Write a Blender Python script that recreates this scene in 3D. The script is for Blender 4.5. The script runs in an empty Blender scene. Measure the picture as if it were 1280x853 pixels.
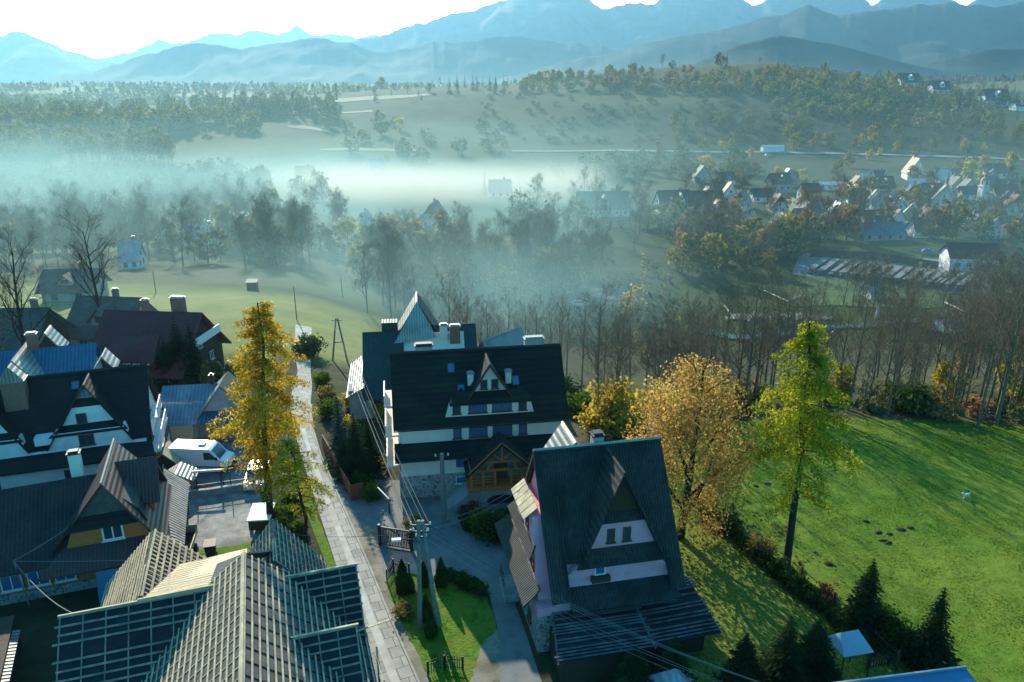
import bpy, bmesh, math, random
import numpy as np
from mathutils import Vector, Matrix
R = math.radians
rnd = random.Random(7)
scene = bpy.context.scene
COL = scene.collection

# ---------------------------------------------------------------- camera
CAM_H = 34.0
PITCH = R(19.0)
cam_data = bpy.data.cameras.new('camera')
cam = bpy.data.objects.new('camera', cam_data)
COL.objects.link(cam)
cam_data.sensor_width = 36.0
cam_data.lens = 950.0 / 1280.0 * 36.0
cam_data.clip_start = 0.5
cam_data.clip_end = 60000.0
cam.location = (0, 0, CAM_H)
cam.rotation_euler = (R(90) - PITCH, 0, 0)
scene.camera = cam

# ---------------------------------------------------------------- sky, sun, exposure
SUN_AZ, SUN_EL = R(-21.0), R(24.0)
world = bpy.data.worlds.new('World')
scene.world = world
world.use_nodes = True
wn = world.node_tree.nodes
wl = world.node_tree.links
wn.clear()
w_out = wn.new('ShaderNodeOutputWorld')
w_bg = wn.new('ShaderNodeBackground')
w_sky = wn.new('ShaderNodeTexSky')
w_sky.sky_type = 'NISHITA'
w_sky.sun_disc = False
w_sky.sun_elevation = SUN_EL
w_sky.sun_rotation = SUN_AZ
w_sky.altitude = 900
w_sky.air_density = 1.3
w_sky.dust_density = 1.6
w_sky.ozone_density = 1.5
w_mix = wn.new('ShaderNodeMix')
w_mix.data_type = 'RGBA'
w_mix.blend_type = 'MULTIPLY'
w_mix.inputs[0].default_value = 1.0
w_mix.inputs[7].default_value = (0.20, 0.93, 1.16, 1)
wl.new(w_sky.outputs[0], w_mix.inputs[6])
# hazy brightness of the low sky (a function of direction only): whiter and stronger towards the horizon
w_tc = wn.new('ShaderNodeTexCoord')
w_sep = wn.new('ShaderNodeSeparateXYZ')
wl.new(w_tc.outputs['Generated'], w_sep.inputs[0])
w_mr = wn.new('ShaderNodeMapRange')
w_mr.interpolation_type = 'SMOOTHSTEP'
w_mr.inputs['From Min'].default_value = 0.06
w_mr.inputs['From Max'].default_value = 0.20
w_mr.inputs['To Min'].default_value = 1.0
w_mr.inputs['To Max'].default_value = 0.0
wl.new(w_sep.outputs[2], w_mr.inputs[0])
w_low = wn.new('ShaderNodeMix')
w_low.data_type = 'RGBA'
w_low.blend_type = 'MULTIPLY'
w_low.inputs[0].default_value = 1.0
w_low.inputs[7].default_value = (3.1, 2.8, 2.6, 1)
wl.new(w_sky.outputs[0], w_low.inputs[6])
w_fin = wn.new('ShaderNodeMix')
w_fin.data_type = 'RGBA'
w_side = wn.new('ShaderNodeMapRange')          # only on the sun's side of the sky
w_side.interpolation_type = 'SMOOTHSTEP'
w_side.inputs['From Min'].default_value = 0.30
w_side.inputs['From Max'].default_value = 0.62
w_dot = wn.new('ShaderNodeVectorMath')
w_dot.operation = 'DOT_PRODUCT'
w_dot.inputs[1].default_value = (math.sin(SUN_AZ), math.cos(SUN_AZ), 0)
wl.new(w_tc.outputs['Generated'], w_dot.inputs[0])
wl.new(w_dot.outputs['Value'], w_side.inputs[0])
w_prod = wn.new('ShaderNodeMath')
w_prod.operation = 'MULTIPLY'
wl.new(w_mr.outputs[0], w_prod.inputs[0])
wl.new(w_side.outputs[0], w_prod.inputs[1])
wl.new(w_prod.outputs[0], w_fin.inputs[0])
wl.new(w_mix.outputs[2], w_fin.inputs[6])
wl.new(w_low.outputs[2], w_fin.inputs[7])
wl.new(w_fin.outputs[2], w_bg.inputs[0])
w_bg.inputs[1].default_value = 0.105
wl.new(w_bg.outputs[0], w_out.inputs[0])

sun_data = bpy.data.lights.new('sun', 'SUN')
sun_data.energy = 5.0
sun_data.angle = R(0.5)
sun_data.color = (1.0, 0.90, 0.70)
sun = bpy.data.objects.new('sun', sun_data)
COL.objects.link(sun)
sun_dir = Vector((math.sin(SUN_AZ) * math.cos(SUN_EL), math.cos(SUN_AZ) * math.cos(SUN_EL), math.sin(SUN_EL)))
sun.rotation_euler = sun_dir.to_track_quat('Z', 'Y').to_euler()
sun.location = sun_dir * 300

vs = scene.view_settings
vs.view_transform = 'Standard'
vs.look = 'None'
vs.gamma = 1.0
vs.use_curve_mapping = False
vs.exposure = 1.2
cy = scene.cycles
cy.use_denoising = True
cy.max_bounces = 5
cy.diffuse_bounces = 2
cy.glossy_bounces = 2
cy.transmission_bounces = 3
cy.transparent_max_bounces = 8
cy.volume_bounces = 0
cy.volume_step_rate = 2.0
cy.volume_max_steps = 256
cy.use_adaptive_sampling = True
cy.caustics_reflective = False
cy.caustics_refractive = False

# ---------------------------------------------------------------- helpers
def P(px, py, z=0.0):
    """The point at height z that the photograph shows at (px, py)."""
    a = (px - 640) / 950.0
    b = (426.5 - py) / 950.0
    y = math.cos(PITCH) + b * math.sin(PITCH)
    w = -math.sin(PITCH) + b * math.cos(PITCH)
    t = (z - CAM_H) / w
    return (a * t, y * t)

_ptd = None
def PT(px, py):
    """The terrain point first seen at (px, py)."""
    global _ptd
    if _ptd is None:
        _ptd = np.concatenate([np.linspace(36, 160, 160), 160 * np.exp(np.linspace(0.01, math.log(2800 / 160), 420))])
    a = (px - 640) / 950.0
    b = (426.5 - py) / 950.0
    y = math.cos(PITCH) + b * math.sin(PITCH)
    w = -math.sin(PITCH) + b * math.cos(PITCH)
    X, Z = a / y * _ptd, CAM_H + w / y * _ptd
    d = Tn(X, _ptd) - Z
    k = np.nonzero(d > 0)[0]
    if len(k) and k[0] > 0:
        i = k[0]
        f = -d[i - 1] / (d[i] - d[i - 1])
        yy = _ptd[i - 1] + f * (_ptd[i] - _ptd[i - 1])
    else:
        yy = _ptd[200 + int(np.argmax(d[200:520]))]
    x = a / y * yy
    return (x, yy, T(x, yy))

def tag(o, label=None, cat=None, group=None, kind=None):
    if label: o['label'] = label
    if cat: o['category'] = cat
    if group: o['group'] = group
    if kind: o['kind'] = kind
    return o

def empty(name, loc=(0, 0, 0), rz=0.0, label=None, cat=None, group=None):
    o = bpy.data.objects.new(name, None)
    o.empty_display_size = 0.5
    o.location = loc
    o.rotation_euler = (0, 0, rz)
    COL.objects.link(o)
    return tag(o, label, cat, group)

def kids(o):
    return list(o.children)

def copy_tree(o, parent=None):
    c = o.copy()
    COL.objects.link(c)
    if parent is not None:
        c.parent = parent
    for ch in kids(o):
        copy_tree(ch, c)
    return c

class MB:
    """Collects faces, then links them as ONE mesh object."""
    def __init__(s):
        s.v, s.f, s.m = [], [], []
        s.mats = []
    def mi(s, mat):
        if mat is None:
            return 0
        if mat not in s.mats:
            s.mats.append(mat)
        return s.mats.index(mat)
    def face(s, pts, mat=None):
        i = len(s.v)
        s.v.extend(tuple(p) for p in pts)
        s.f.append(tuple(range(i, i + len(pts))))
        s.m.append(s.mi(mat))
    def poly(s, verts, faces, mat=None):
        i = len(s.v)
        s.v.extend(tuple(p) for p in verts)
        k = s.mi(mat)
        for f in faces:
            s.f.append(tuple(i + j for j in f))
            s.m.append(k)
    def box(s, x0, x1, y0, y1, z0, z1, mat=None):
        v = [(x0, y0, z0), (x1, y0, z0), (x1, y1, z0), (x0, y1, z0), (x0, y0, z1), (x1, y0, z1), (x1, y1, z1), (x0, y1, z1)]
        s.poly(v, [(0, 3, 2, 1), (4, 5, 6, 7), (0, 1, 5, 4), (1, 2, 6, 5), (2, 3, 7, 6), (3, 0, 4, 7)], mat)
    def slab(s, quad, t, mat=None):
        """A plate: the quad (or polygon) thickened by t along its normal (downwards for t<0)."""
        q = [Vector(p) for p in quad]
        n = (q[1] - q[0]).cross(q[-1] - q[0]).normalized()
        b = [p + n * t for p in q]
        k = len(q)
        fs = [tuple(range(k)), tuple(reversed(range(k, 2 * k)))]
        for i in range(k):
            j = (i + 1) % k
            fs.append((i, k + i, k + j, j))
        s.poly(q + b, fs, mat)
    def bar(s, a, b, w, h=None, up=(0, 0, 1), mat=None):
        a, b = Vector(a), Vector(b)
        h = w if h is None else h
        d = (b - a).normalized()
        u = Vector(up)
        if abs(d.dot(u)) > 0.98:
            u = Vector((1, 0, 0))
        sd = d.cross(u).normalized() * (w / 2)
        uu = sd.cross(d).normalized() * (h / 2)
        v = [a - sd - uu, a + sd - uu, a + sd + uu, a - sd + uu, b - sd - uu, b + sd - uu, b + sd + uu, b - sd + uu]
        s.poly(v, [(0, 3, 2, 1), (4, 5, 6, 7), (0, 1, 5, 4), (1, 2, 6, 5), (2, 3, 7, 6), (3, 0, 4, 7)], mat)
    def tube(s, pts, radii, n=6, mat=None, cap=True):
        pts = [Vector(p) for p in pts]
        if not isinstance(radii, (list, tuple)):
            radii = [radii] * len(pts)
        base = len(s.v)
        k = s.mi(mat)
        for i, p in enumerate(pts):
            d = (pts[min(i + 1, len(pts) - 1)] - pts[max(i - 1, 0)]).normalized()
            a = d.cross(Vector((0.31, 0.95, 0.05)))
            if a.length < 0.1:
                a = d.cross(Vector((1, 0, 0)))
            a.normalize()
            b = d.cross(a)
            for j in range(n):
                t = 2 * math.pi * j / n
                s.v.append(tuple(p + (a * math.cos(t) + b * math.sin(t)) * radii[i]))
        for i in range(len(pts) - 1):
            for j in range(n):
                q = base + i * n
                s.f.append((q + j, q + (j + 1) % n, q + n + (j + 1) % n, q + n + j))
                s.m.append(k)
        if cap:
            s.f.append(tuple(base + (len(pts) - 1) * n + j for j in range(n)))
            s.m.append(k)
            s.f.append(tuple(base + j for j in reversed(range(n))))
            s.m.append(k)
    def lathe(s, prof, n=12, c=(0, 0, 0), mat=None):
        base = len(s.v)
        k = s.mi(mat)
        for r, z in prof:
            for j in range(n):
                t = 2 * math.pi * j / n
                s.v.append((c[0] + r * math.cos(t), c[1] + r * math.sin(t), c[2] + z))
        for i in range(len(prof) - 1):
            for j in range(n):
                q = base + i * n
                s.f.append((q + j, q + (j + 1) % n, q + n + (j + 1) % n, q + n + j))
                s.m.append(k)
        s.f.append(tuple(base + (len(prof) - 1) * n + j for j in range(n)))
        s.m.append(k)
    def mesh(s, name, mat=None):
        me = bpy.data.meshes.new(name)
        me.from_pydata(s.v, [], s.f)
        if s.mats:
            for m in s.mats:
                me.materials.append(m)
            me.polygons.foreach_set('material_index', s.m)
        elif mat is not None:
            me.materials.append(mat)
        me.update()
        return me
    def build(s, name, mat=None, parent=None, label=None):
        o = bpy.data.objects.new(name, s.mesh(name, mat))
        COL.objects.link(o)
        if parent is not None:
            o.parent = parent
        if label:
            o['label'] = label
        return o

def smooth(o):
    o.data.polygons.foreach_set('use_smooth', [True] * len(o.data.polygons))
    return o

# ---------------------------------------------------------------- materials
def nodes_of(m):
    m.use_nodes = True
    nt = m.node_tree
    nt.nodes.clear()
    return nt, nt.nodes, nt.links

def mat(name, col, rough=0.8, var=0.25, scale=3.0, bump=0.0, bscale=None, metal=0.0, spec=0.3, stretch=None, second=None, mixscale=0.6, coord='Object', wave=None):
    """Principled surface with noise-varied base colour: fine variation (var, scale), an optional second colour in
    broad patches (weathering), optional bump, optional corrugation (wave = (axis, period, strength))."""
    m = bpy.data.materials.new(name)
    nt, N, L = nodes_of(m)
    out = N.new('ShaderNodeOutputMaterial')
    b = N.new('ShaderNodeBsdfPrincipled')
    L.new(b.outputs[0], out.inputs[0])
    b.inputs['Roughness'].default_value = rough
    b.inputs['Metallic'].default_value = metal
    b.inputs['Specular IOR Level'].default_value = spec
    tc = N.new('ShaderNodeTexCoord')
    mp = N.new('ShaderNodeMapping')
    L.new(tc.outputs[coord], mp.inputs[0])
    if stretch:
        mp.inputs['Scale'].default_value = stretch
    nz = N.new('ShaderNodeTexNoise')
    nz.inputs['Scale'].default_value = scale
    nz.inputs['Detail'].default_value = 6
    nz.inputs['Roughness'].default_value = 0.65
    L.new(mp.outputs[0], nz.inputs['Vector'])
    rp = N.new('ShaderNodeValToRGB')
    lo = [max(0, c * (1 - var)) for c in col]
    hi = [min(1, c * (1 + var)) for c in col]
    rp.color_ramp.elements[0].position = 0.32
    rp.color_ramp.elements[1].position = 0.68
    rp.color_ramp.elements[0].color = (*lo, 1)
    rp.color_ramp.elements[1].color = (*hi, 1)
    L.new(nz.outputs[0], rp.inputs[0])
    c = rp.outputs[0]
    if second:
        n2 = N.new('ShaderNodeTexNoise')
        n2.inputs['Scale'].default_value = mixscale
        n2.inputs['Detail'].default_value = 5
        L.new(mp.outputs[0], n2.inputs['Vector'])
        r2 = N.new('ShaderNodeValToRGB')
        r2.color_ramp.elements[0].position = 0.47
        r2.color_ramp.elements[1].position = 0.62
        L.new(n2.outputs[0], r2.inputs[0])
        mx = N.new('ShaderNodeMix')
        mx.data_type = 'RGBA'
        L.new(r2.outputs[0], mx.inputs[0])
        L.new(c, mx.inputs[6])
        mx.inputs[7].default_value = (*second, 1)
        c = mx.outputs[2]
    L.new(c, b.inputs['Base Color'])
    h = None
    if bump:
        nb = N.new('ShaderNodeTexNoise')
        nb.inputs['Scale'].default_value = bscale or scale * 3
        nb.inputs['Detail'].default_value = 4
        L.new(mp.outputs[0], nb.inputs['Vector'])
        h = (nb.outputs[0], bump)
    if wave:
        wv = N.new('ShaderNodeTexWave')
        wv.bands_direction = wave[0]
        wv.inputs['Scale'].default_value = 0.314 / wave[1]
        wv.inputs['Distortion'].default_value = 0.0
        tc2 = N.new('ShaderNodeTexCoord')
        L.new(tc2.outputs['Object'], wv.inputs['Vector'])
        if len(wave) > 3:
            mxw = N.new('ShaderNodeMix')
            mxw.data_type = 'RGBA'
            mxw.blend_type = 'MULTIPLY'
            mxw.inputs[0].default_value = wave[3]
            L.new(c, mxw.inputs[6])
            L.new(wv.outputs[0], mxw.inputs[7])
            L.new(mxw.outputs[2], b.inputs['Base Color'])
        bw = N.new('ShaderNodeBump')
        bw.inputs['Strength'].default_value = 1.0
        bw.inputs['Distance'].default_value = wave[2]
        L.new(wv.outputs[0], bw.inputs['Height'])
        L.new(bw.outputs[0], b.inputs['Normal'])
        if h:
            bb = N.new('ShaderNodeBump')
            bb.inputs['Distance'].default_value = h[1]
            L.new(h[0], bb.inputs['Height'])
            L.new(bw.outputs[0], bb.inputs['Normal'])
            L.new(bb.outputs[0], b.inputs['Normal'])
    elif h:
        bb = N.new('ShaderNodeBump')
        bb.inputs['Distance'].default_value = h[1]
        L.new(h[0], bb.inputs['Height'])
        L.new(bb.outputs[0], b.inputs['Normal'])
    return m

def leaf_mat(name, col, col2, trans=0.45, patch=0.5, patchscale=0.35, rnd_amt=0.35):
    """Leaves that let light through; colour varies in clumps and from leaf to leaf and from tree to tree."""
    m = bpy.data.materials.new(name)
    nt, N, L = nodes_of(m)
    out = N.new('ShaderNodeOutputMaterial')
    df = N.new('ShaderNodeBsdfDiffuse')
    tr = N.new('ShaderNodeBsdfTranslucent')
    ms = N.new('ShaderNodeMixShader')
    ms.inputs[0].default_value = trans
    L.new(df.outputs[0], ms.inputs[1])
    L.new(tr.outputs[0], ms.inputs[2])
    L.new(ms.outputs[0], out.inputs[0])
    geo = N.new('ShaderNodeNewGeometry')
    oi = N.new('ShaderNodeObjectInfo')
    nz = N.new('ShaderNodeTexNoise')
    nz.inputs['Scale'].default_value = patchscale
    nz.inputs['Detail'].default_value = 3
    L.new(geo.outputs['Position'], nz.inputs['Vector'])
    rp = N.new('ShaderNodeValToRGB')
    rp.color_ramp.elements[0].position = 0.36
    rp.color_ramp.elements[1].position = 0.64
    rp.color_ramp.elements[0].color = (*col, 1)
    rp.color_ramp.elements[1].color = (*col2, 1)
    L.new(nz.outputs[0], rp.inputs[0])
    hs = N.new('ShaderNodeHueSaturation')
    mr = N.new('ShaderNodeMapRange')
    mr.inputs['To Min'].default_value = 1 - rnd_amt
    mr.inputs['To Max'].default_value = 1 + rnd_amt
    L.new(geo.outputs['Random Per Island'], mr.inputs[0])
    L.new(mr.outputs[0], hs.inputs['Value'])
    mh = N.new('ShaderNodeMapRange')
    mh.inputs['To Min'].default_value = 0.485
    mh.inputs['To Max'].default_value = 0.515
    L.new(oi.outputs['Random'], mh.inputs[0])
    L.new(mh.outputs[0], hs.inputs['Hue'])
    L.new(rp.outputs[0], hs.inputs['Color'])
    L.new(hs.outputs[0], df.inputs[0])
    L.new(hs.outputs[0], tr.inputs[0])
    return m
# ---------------------------------------------------------------- terrain
def vnoise(x, y, seed=0):
    """Smooth value noise on numpy arrays."""
    xi = np.floor(x).astype(np.int64)
    yi = np.floor(y).astype(np.int64)
    xf = x - xi
    yf = y - yi
    xf = xf * xf * (3 - 2 * xf)
    yf = yf * yf * (3 - 2 * yf)
    def h(a, b):
        n = (a * 374761393 + b * 668265263 + seed * 982451653) & 0x7fffffff
        n = ((n ^ (n >> 13)) * 1274126177) & 0x7fffffff
        return ((n ^ (n >> 16)) & 0xffff) / 65535.0
    return (h(xi, yi) * (1 - xf) + h(xi + 1, yi) * xf) * (1 - yf) + (h(xi, yi + 1) * (1 - xf) + h(xi + 1, yi + 1) * xf) * yf

def fbm(x, y, oct=4, seed=0):
    s, a, t = 0, 1.0, 0
    for i in range(oct):
        s = s + a * (vnoise(x * 2 ** i, y * 2 ** i, seed + i * 17) - 0.5)
        t += a
        a *= 0.5
    return s / t

# heights (m) along rays leaving the viewpoint, by tan(azimuth) u and forward distance
TY = [-100, 60, 78, 95, 115, 140, 170, 210, 260, 330, 420, 490, 540, 600, 680, 760, 850, 950, 1100, 1300, 1700, 2300, 3200, 5000, 9000]
TC = {
 -0.80: [0, 0, 0, 0, -1, -3, -8, -14, -18, -20, -20, -17, -10, 4, 9, 9, 7, 4, 2, 3, 6, 12, 14, 0, -40],
 -0.50: [0, 0, 0, 0, -1, -3, -8, -14, -18, -20, -20, -17, -10, 2, 8, 10, 8, 4, 2, 3, 6, 12, 14, 0, -40],
 -0.30: [0, 0, 0, 0, -1, -4, -9, -15, -18, -20, -20, -18, -13, -5, 5, 13, 17, 12, 6, 5, 6, 10, 12, 0, -40],
 -0.12: [0, 0, -0.5, -3, -8, -14, -18, -20, -20, -20, -20, -18, -14, -8, 2, 13, 23, 25, 18, 12, 8, 8, 10, 0, -40],
  0.00: [0, 0, -1, -6, -12, -18, -20, -20, -20, -20, -20, -18, -14, -8, 3, 15, 27, 32, 27, 15, 10, 8, 8, 0, -40],
  0.16: [0, 0, -1, -7, -14, -19, -20, -20, -20, -20, -20, -18, -14, -7, 6, 22, 39, 51, 45, 25, 10, 8, 8, 0, -40],
  0.32: [0, 0, -0.5, -5, -13, -19, -20, -20, -20, -20, -20, -18, -13, -4, 12, 29, 47, 58, 52, 30, 14, 8, 8, 0, -40],
  0.44: [0, 0, 0, -4, -12, -19, -20, -20, -20, -20, -20, -17, -11, -1, 13, 26, 36, 41, 38, 27, 18, 12, 10, 0, -40],
  0.54: [0, 0, 0, -4, -12, -19, -20, -20, -20, -20, -19, -15, -8, 0, 9, 15, 19, 22, 24, 24, 24, 20, 14, 0, -40],
  0.66: [0, 0, 0, -4, -12, -19, -20, -20, -20, -20, -18, -13, -7, -2, 3, 7, 10, 14, 20, 28, 34, 30, 20, 0, -40],
  0.90: [0, 0, 0, -4, -12, -19, -20, -20, -20, -20, -18, -13, -7, -2, 3, 6, 9, 13, 20, 28, 34, 30, 20, 0, -40],
}
TU = sorted(TC)
LU = np.linspace(-0.95, 0.95, 191)
LS = np.linspace(0, 1, 420)
def s_of_y(y):
    return np.log((np.maximum(y, -100) + 160.0) / 60.0) / math.log(9160.0 / 60.0)
def y_of_s(s):
    return 60.0 * np.exp(s * math.log(9160.0 / 60.0)) - 160.0
_tab = np.array([[np.interp(y, TY, TC[u]) for y in y_of_s(LS)] for u in TU])
_full = np.array([[0.0] * len(LS)] * len(LU))
for j in range(len(LS)):
    _full[:, j] = np.interp(LU, TU, _tab[:, j])
def _blur(a, axis, n):
    k = np.ones(n) / n
    pad = [(0, 0), (0, 0)]
    pad[axis] = (n // 2, n // 2)
    b = np.pad(a, pad, mode='edge')
    return np.apply_along_axis(lambda r: np.convolve(r, k, 'valid'), axis, b)
for _ in range(2):
    _full = _blur(_full, 1, 9)
    _full = _blur(_full, 0, 11)

def Tn(x, y):
    """Terrain height, numpy arrays."""
    x = np.asarray(x, float)
    y = np.asarray(y, float)
    u = np.clip(x / np.maximum(y, 40.0), -0.94, 0.94)
    s = np.clip(s_of_y(y), 0, 1)
    iu = (u + 0.95) / 1.9 * (len(LU) - 1)
    js = s * (len(LS) - 1)
    i0 = np.clip(iu.astype(int), 0, len(LU) - 2)
    j0 = np.clip(js.astype(int), 0, len(LS) - 2)
    fu = iu - i0
    fs = js - j0
    h = (_full[i0, j0] * (1 - fu) + _full[i0 + 1, j0] * fu) * (1 - fs) + (_full[i0, j0 + 1] * (1 - fu) + _full[i0 + 1, j0 + 1] * fu) * fs
    far = np.clip((y - 80) / 60, 0, 1)
    farther = np.clip((y - 480) / 200, 0, 1)
    if far.max() > 0:
        h = h + far * 1.6 * fbm(x / 35, y / 35, 3, 3)
    if farther.max() > 0:
        h = h + farther * 14 * fbm(x / 150, y / 150, 4, 9)
    # the meadow falls and swells a little
    fld = np.clip((x - 14) / 6, 0, 1) * np.clip((84 - y) / 8, 0, 1)
    if fld.max() > 0:
        h = h + fld * (0.5 * fbm(x / 14, y / 14, 3, 21) + 0.16 * fbm(x / 1.6, y / 1.6, 2, 5))
    return h

def T(x, y):
    return float(Tn(np.array([x]), np.array([y]))[0])

def field_edge(x):
    """Forward distance at which the meadow ends in trees."""
    return np.interp(x, [14, 24, 36, 54, 80], [70, 76, 75, 73, 72])

def build_terrain():
    vs_ = np.linspace(-1.25, 1.25, 430)
    ys = np.concatenate([np.arange(-55, 20, 5.0), np.arange(20, 130, 0.6), 130 * np.exp(np.arange(0, math.log(8900 / 130), 0.016))])
    V, Y = np.meshgrid(vs_, ys)
    X = V * (np.maximum(Y, -55) + 85.0)
    Z = Tn(X, Y)
    n, m = X.shape
    co = np.stack([X, Y, Z], -1).reshape(-1, 3)
    idx = np.arange(n * m).reshape(n, m)
    q = np.stack([idx[:-1, :-1], idx[:-1, 1:], idx[1:, 1:], idx[1:, :-1]], -1).reshape(-1, 4)
    me = bpy.data.meshes.new('terrain')
    me.from_pydata(co.tolist(), [], q.tolist())
    me.polygons.foreach_set('use_smooth', [True] * len(q))
    # ground cover by place: r = lush meadow, g = dry/pale grass, b = bare earth or woodland floor
    U = X / np.maximum(Y, 30)
    nz = fbm(X / 40, Y / 40, 4, 31)
    nz2 = fbm(X / 130, Y / 90, 4, 37)
    r = np.zeros_like(X); g = np.zeros_like(X); b = np.zeros_like(X)
    edge = field_edge(X)
    meadow = np.clip((X - 9) / 3, 0, 1) * np.clip((edge + 1.5 - Y) / 2, 0, 1)
    r = meadow
    lf = np.clip((-0.15 - U + .05 * nz) / .04, 0, 1) * np.clip((Y - 91) / 5, 0, 1) * np.clip((150 + 30 * nz - Y) / 22, 0, 1)
    r = np.maximum(r, lf * 0.95); g = np.maximum(g, lf * (0.5 + .5 * nz))
    yard = (Y < 93) & (X < 9)
    b = np.where(yard, 0.45, b)
    wood = ((Y > edge) & (Y < 150) & (U > -0.16))
    b = np.where(wood, 0.55 + .8 * nz, b)
    val = (Y >= 150) & (Y < 500)
    b = np.where(val, np.clip(0.25 + 1.6 * nz, 0, 1), b)
    r = np.where(val, np.clip(0.2 - 1.2 * nz, 0, 1) * 0.45, r)
    hill = Y >= 500
    crest = np.clip((Z + 22 * nz2 + 4 - 22) / 20, 0, 1) * hill
    g = np.where(hill, np.clip(-0.25 + 0.9 * nz2 + np.clip((Z - 46) / 10, 0, .45) + .55 * (Y > 1000), 0, 1), g)
    r = np.where(hill, np.clip(0.15 - nz2, 0, 1) * 0.3, r)
    b = np.where(hill, np.clip(0.1 - 1.2 * nz2, 0, 1), b)
    ca = me.color_attributes.new('cover', 'FLOAT_COLOR', 'POINT')
    cl = np.stack([r, g, b, np.ones_like(r)], -1).reshape(-1)
    ca.data.foreach_set('color', cl)
    o = bpy.data.objects.new('ground', me)
    COL.objects.link(o)
    tag(o, 'rolling ground of meadow, yards, wooded valley and hills', kind='structure')
    m = bpy.data.materials.new('ground')
    nt, N, L = nodes_of(m)
    out = N.new('ShaderNodeOutputMaterial')
    bs = N.new('ShaderNodeBsdfPrincipled')
    bs.inputs['Roughness'].default_value = 0.95
    bs.inputs['Specular IOR Level'].default_value = 0.1
    L.new(bs.outputs[0], out.inputs[0])
    at = N.new('ShaderNodeVertexColor')
    at.layer_name = 'cover'
    sp = N.new('ShaderNodeSeparateColor')
    L.new(at.outputs[0], sp.inputs[0])
    geo = N.new('ShaderNodeNewGeometry')
    def noise(sc, det=6, ro=0.65, src=None):
        z = N.new('ShaderNodeTexNoise')
        z.inputs['Scale'].default_value = sc
        z.inputs['Detail'].default_value = det
        z.inputs['Roughness'].default_value = ro
        L.new(src or geo.outputs['Position'], z.inputs['Vector'])
        return z.outputs[0]
    def ramp(src, a, c0, bb, c1):
        z = N.new('ShaderNodeValToRGB')
        z.color_ramp.elements[0].position = a
        z.color_ramp.elements[1].position = bb
        z.color_ramp.elements[0].color = (*c0, 1)
        z.color_ramp.elements[1].color = (*c1, 1)
        L.new(src, z.inputs[0])
        return z.outputs[0]
    def mixc(f, a, c):
        z = N.new('ShaderNodeMix')
        z.data_type = 'RGBA'
        L.new(f, z.inputs[0])
        L.new(a, z.inputs[6])
        L.new(c, z.inputs[7])
        return z.outputs[2]
    base = ramp(noise(0.06, 8), 0.38, (0.006, 0.016, 0.006), 0.62, (0.022, 0.038, 0.012))  # albedo lowered to paint in the shade on the hill face
    lush = ramp(noise(0.9, 8, 0.72), 0.34, (0.046, 0.105, 0.010), 0.66, (0.135, 0.225, 0.022))
    lush2 = ramp(noise(0.10, 4), 0.40, (0.050, 0.125, 0.012), 0.62, (0.175, 0.20, 0.03))
    lm = N.new('ShaderNodeMix'); lm.data_type = 'RGBA'; lm.inputs[0].default_value = 0.45
    L.new(lush, lm.inputs[6]); L.new(lush2, lm.inputs[7])
    dry = ramp(noise(0.15), 0.35, (0.18, 0.165, 0.07), 0.65, (0.30, 0.275, 0.12))
    bare = ramp(noise(0.5), 0.35, (0.055, 0.052, 0.026), 0.65, (0.13, 0.11, 0.058))
    c = mixc(sp.outputs[0], base, lm.outputs[2])
    c = mixc(sp.outputs[2], c, bare)
    c = mixc(sp.outputs[1], c, dry)
    L.new(c, bs.inputs['Base Color'])
    bp = N.new('ShaderNodeBump')
    bp.inputs['Distance'].default_value = 0.14
    bp.inputs['Strength'].default_value = 0.8
    L.new(noise(1.6, 6, 0.7), bp.inputs['Height'])
    L.new(bp.outputs[0], bs.inputs['Normal'])
    me.materials.append(m)
build_terrain()

# ---------------------------------------------------------------- mountains
def pxdir(px, py):
    """tan azimuth and tan elevation of a picture point."""
    a = (px - 640) / 950.0
    b = (426.5 - py) / 950.0
    y = math.cos(PITCH) + b * math.sin(PITCH)
    w = -math.sin(PITCH) + b * math.cos(PITCH)
    return a / y, w / y

M_mount = mat('mountain_forest', (0.022, 0.034, 0.020), 0.95, 0.6, 0.006, second=(0.085, 0.085, 0.060), mixscale=0.0022, coord='Object', spec=0.05)
M_rock = mat('mountain_rock', (0.10, 0.105, 0.10), 0.95, 0.5, 0.005, second=(0.03, 0.04, 0.025), mixscale=0.0018, coord='Object', spec=0.05)

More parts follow.
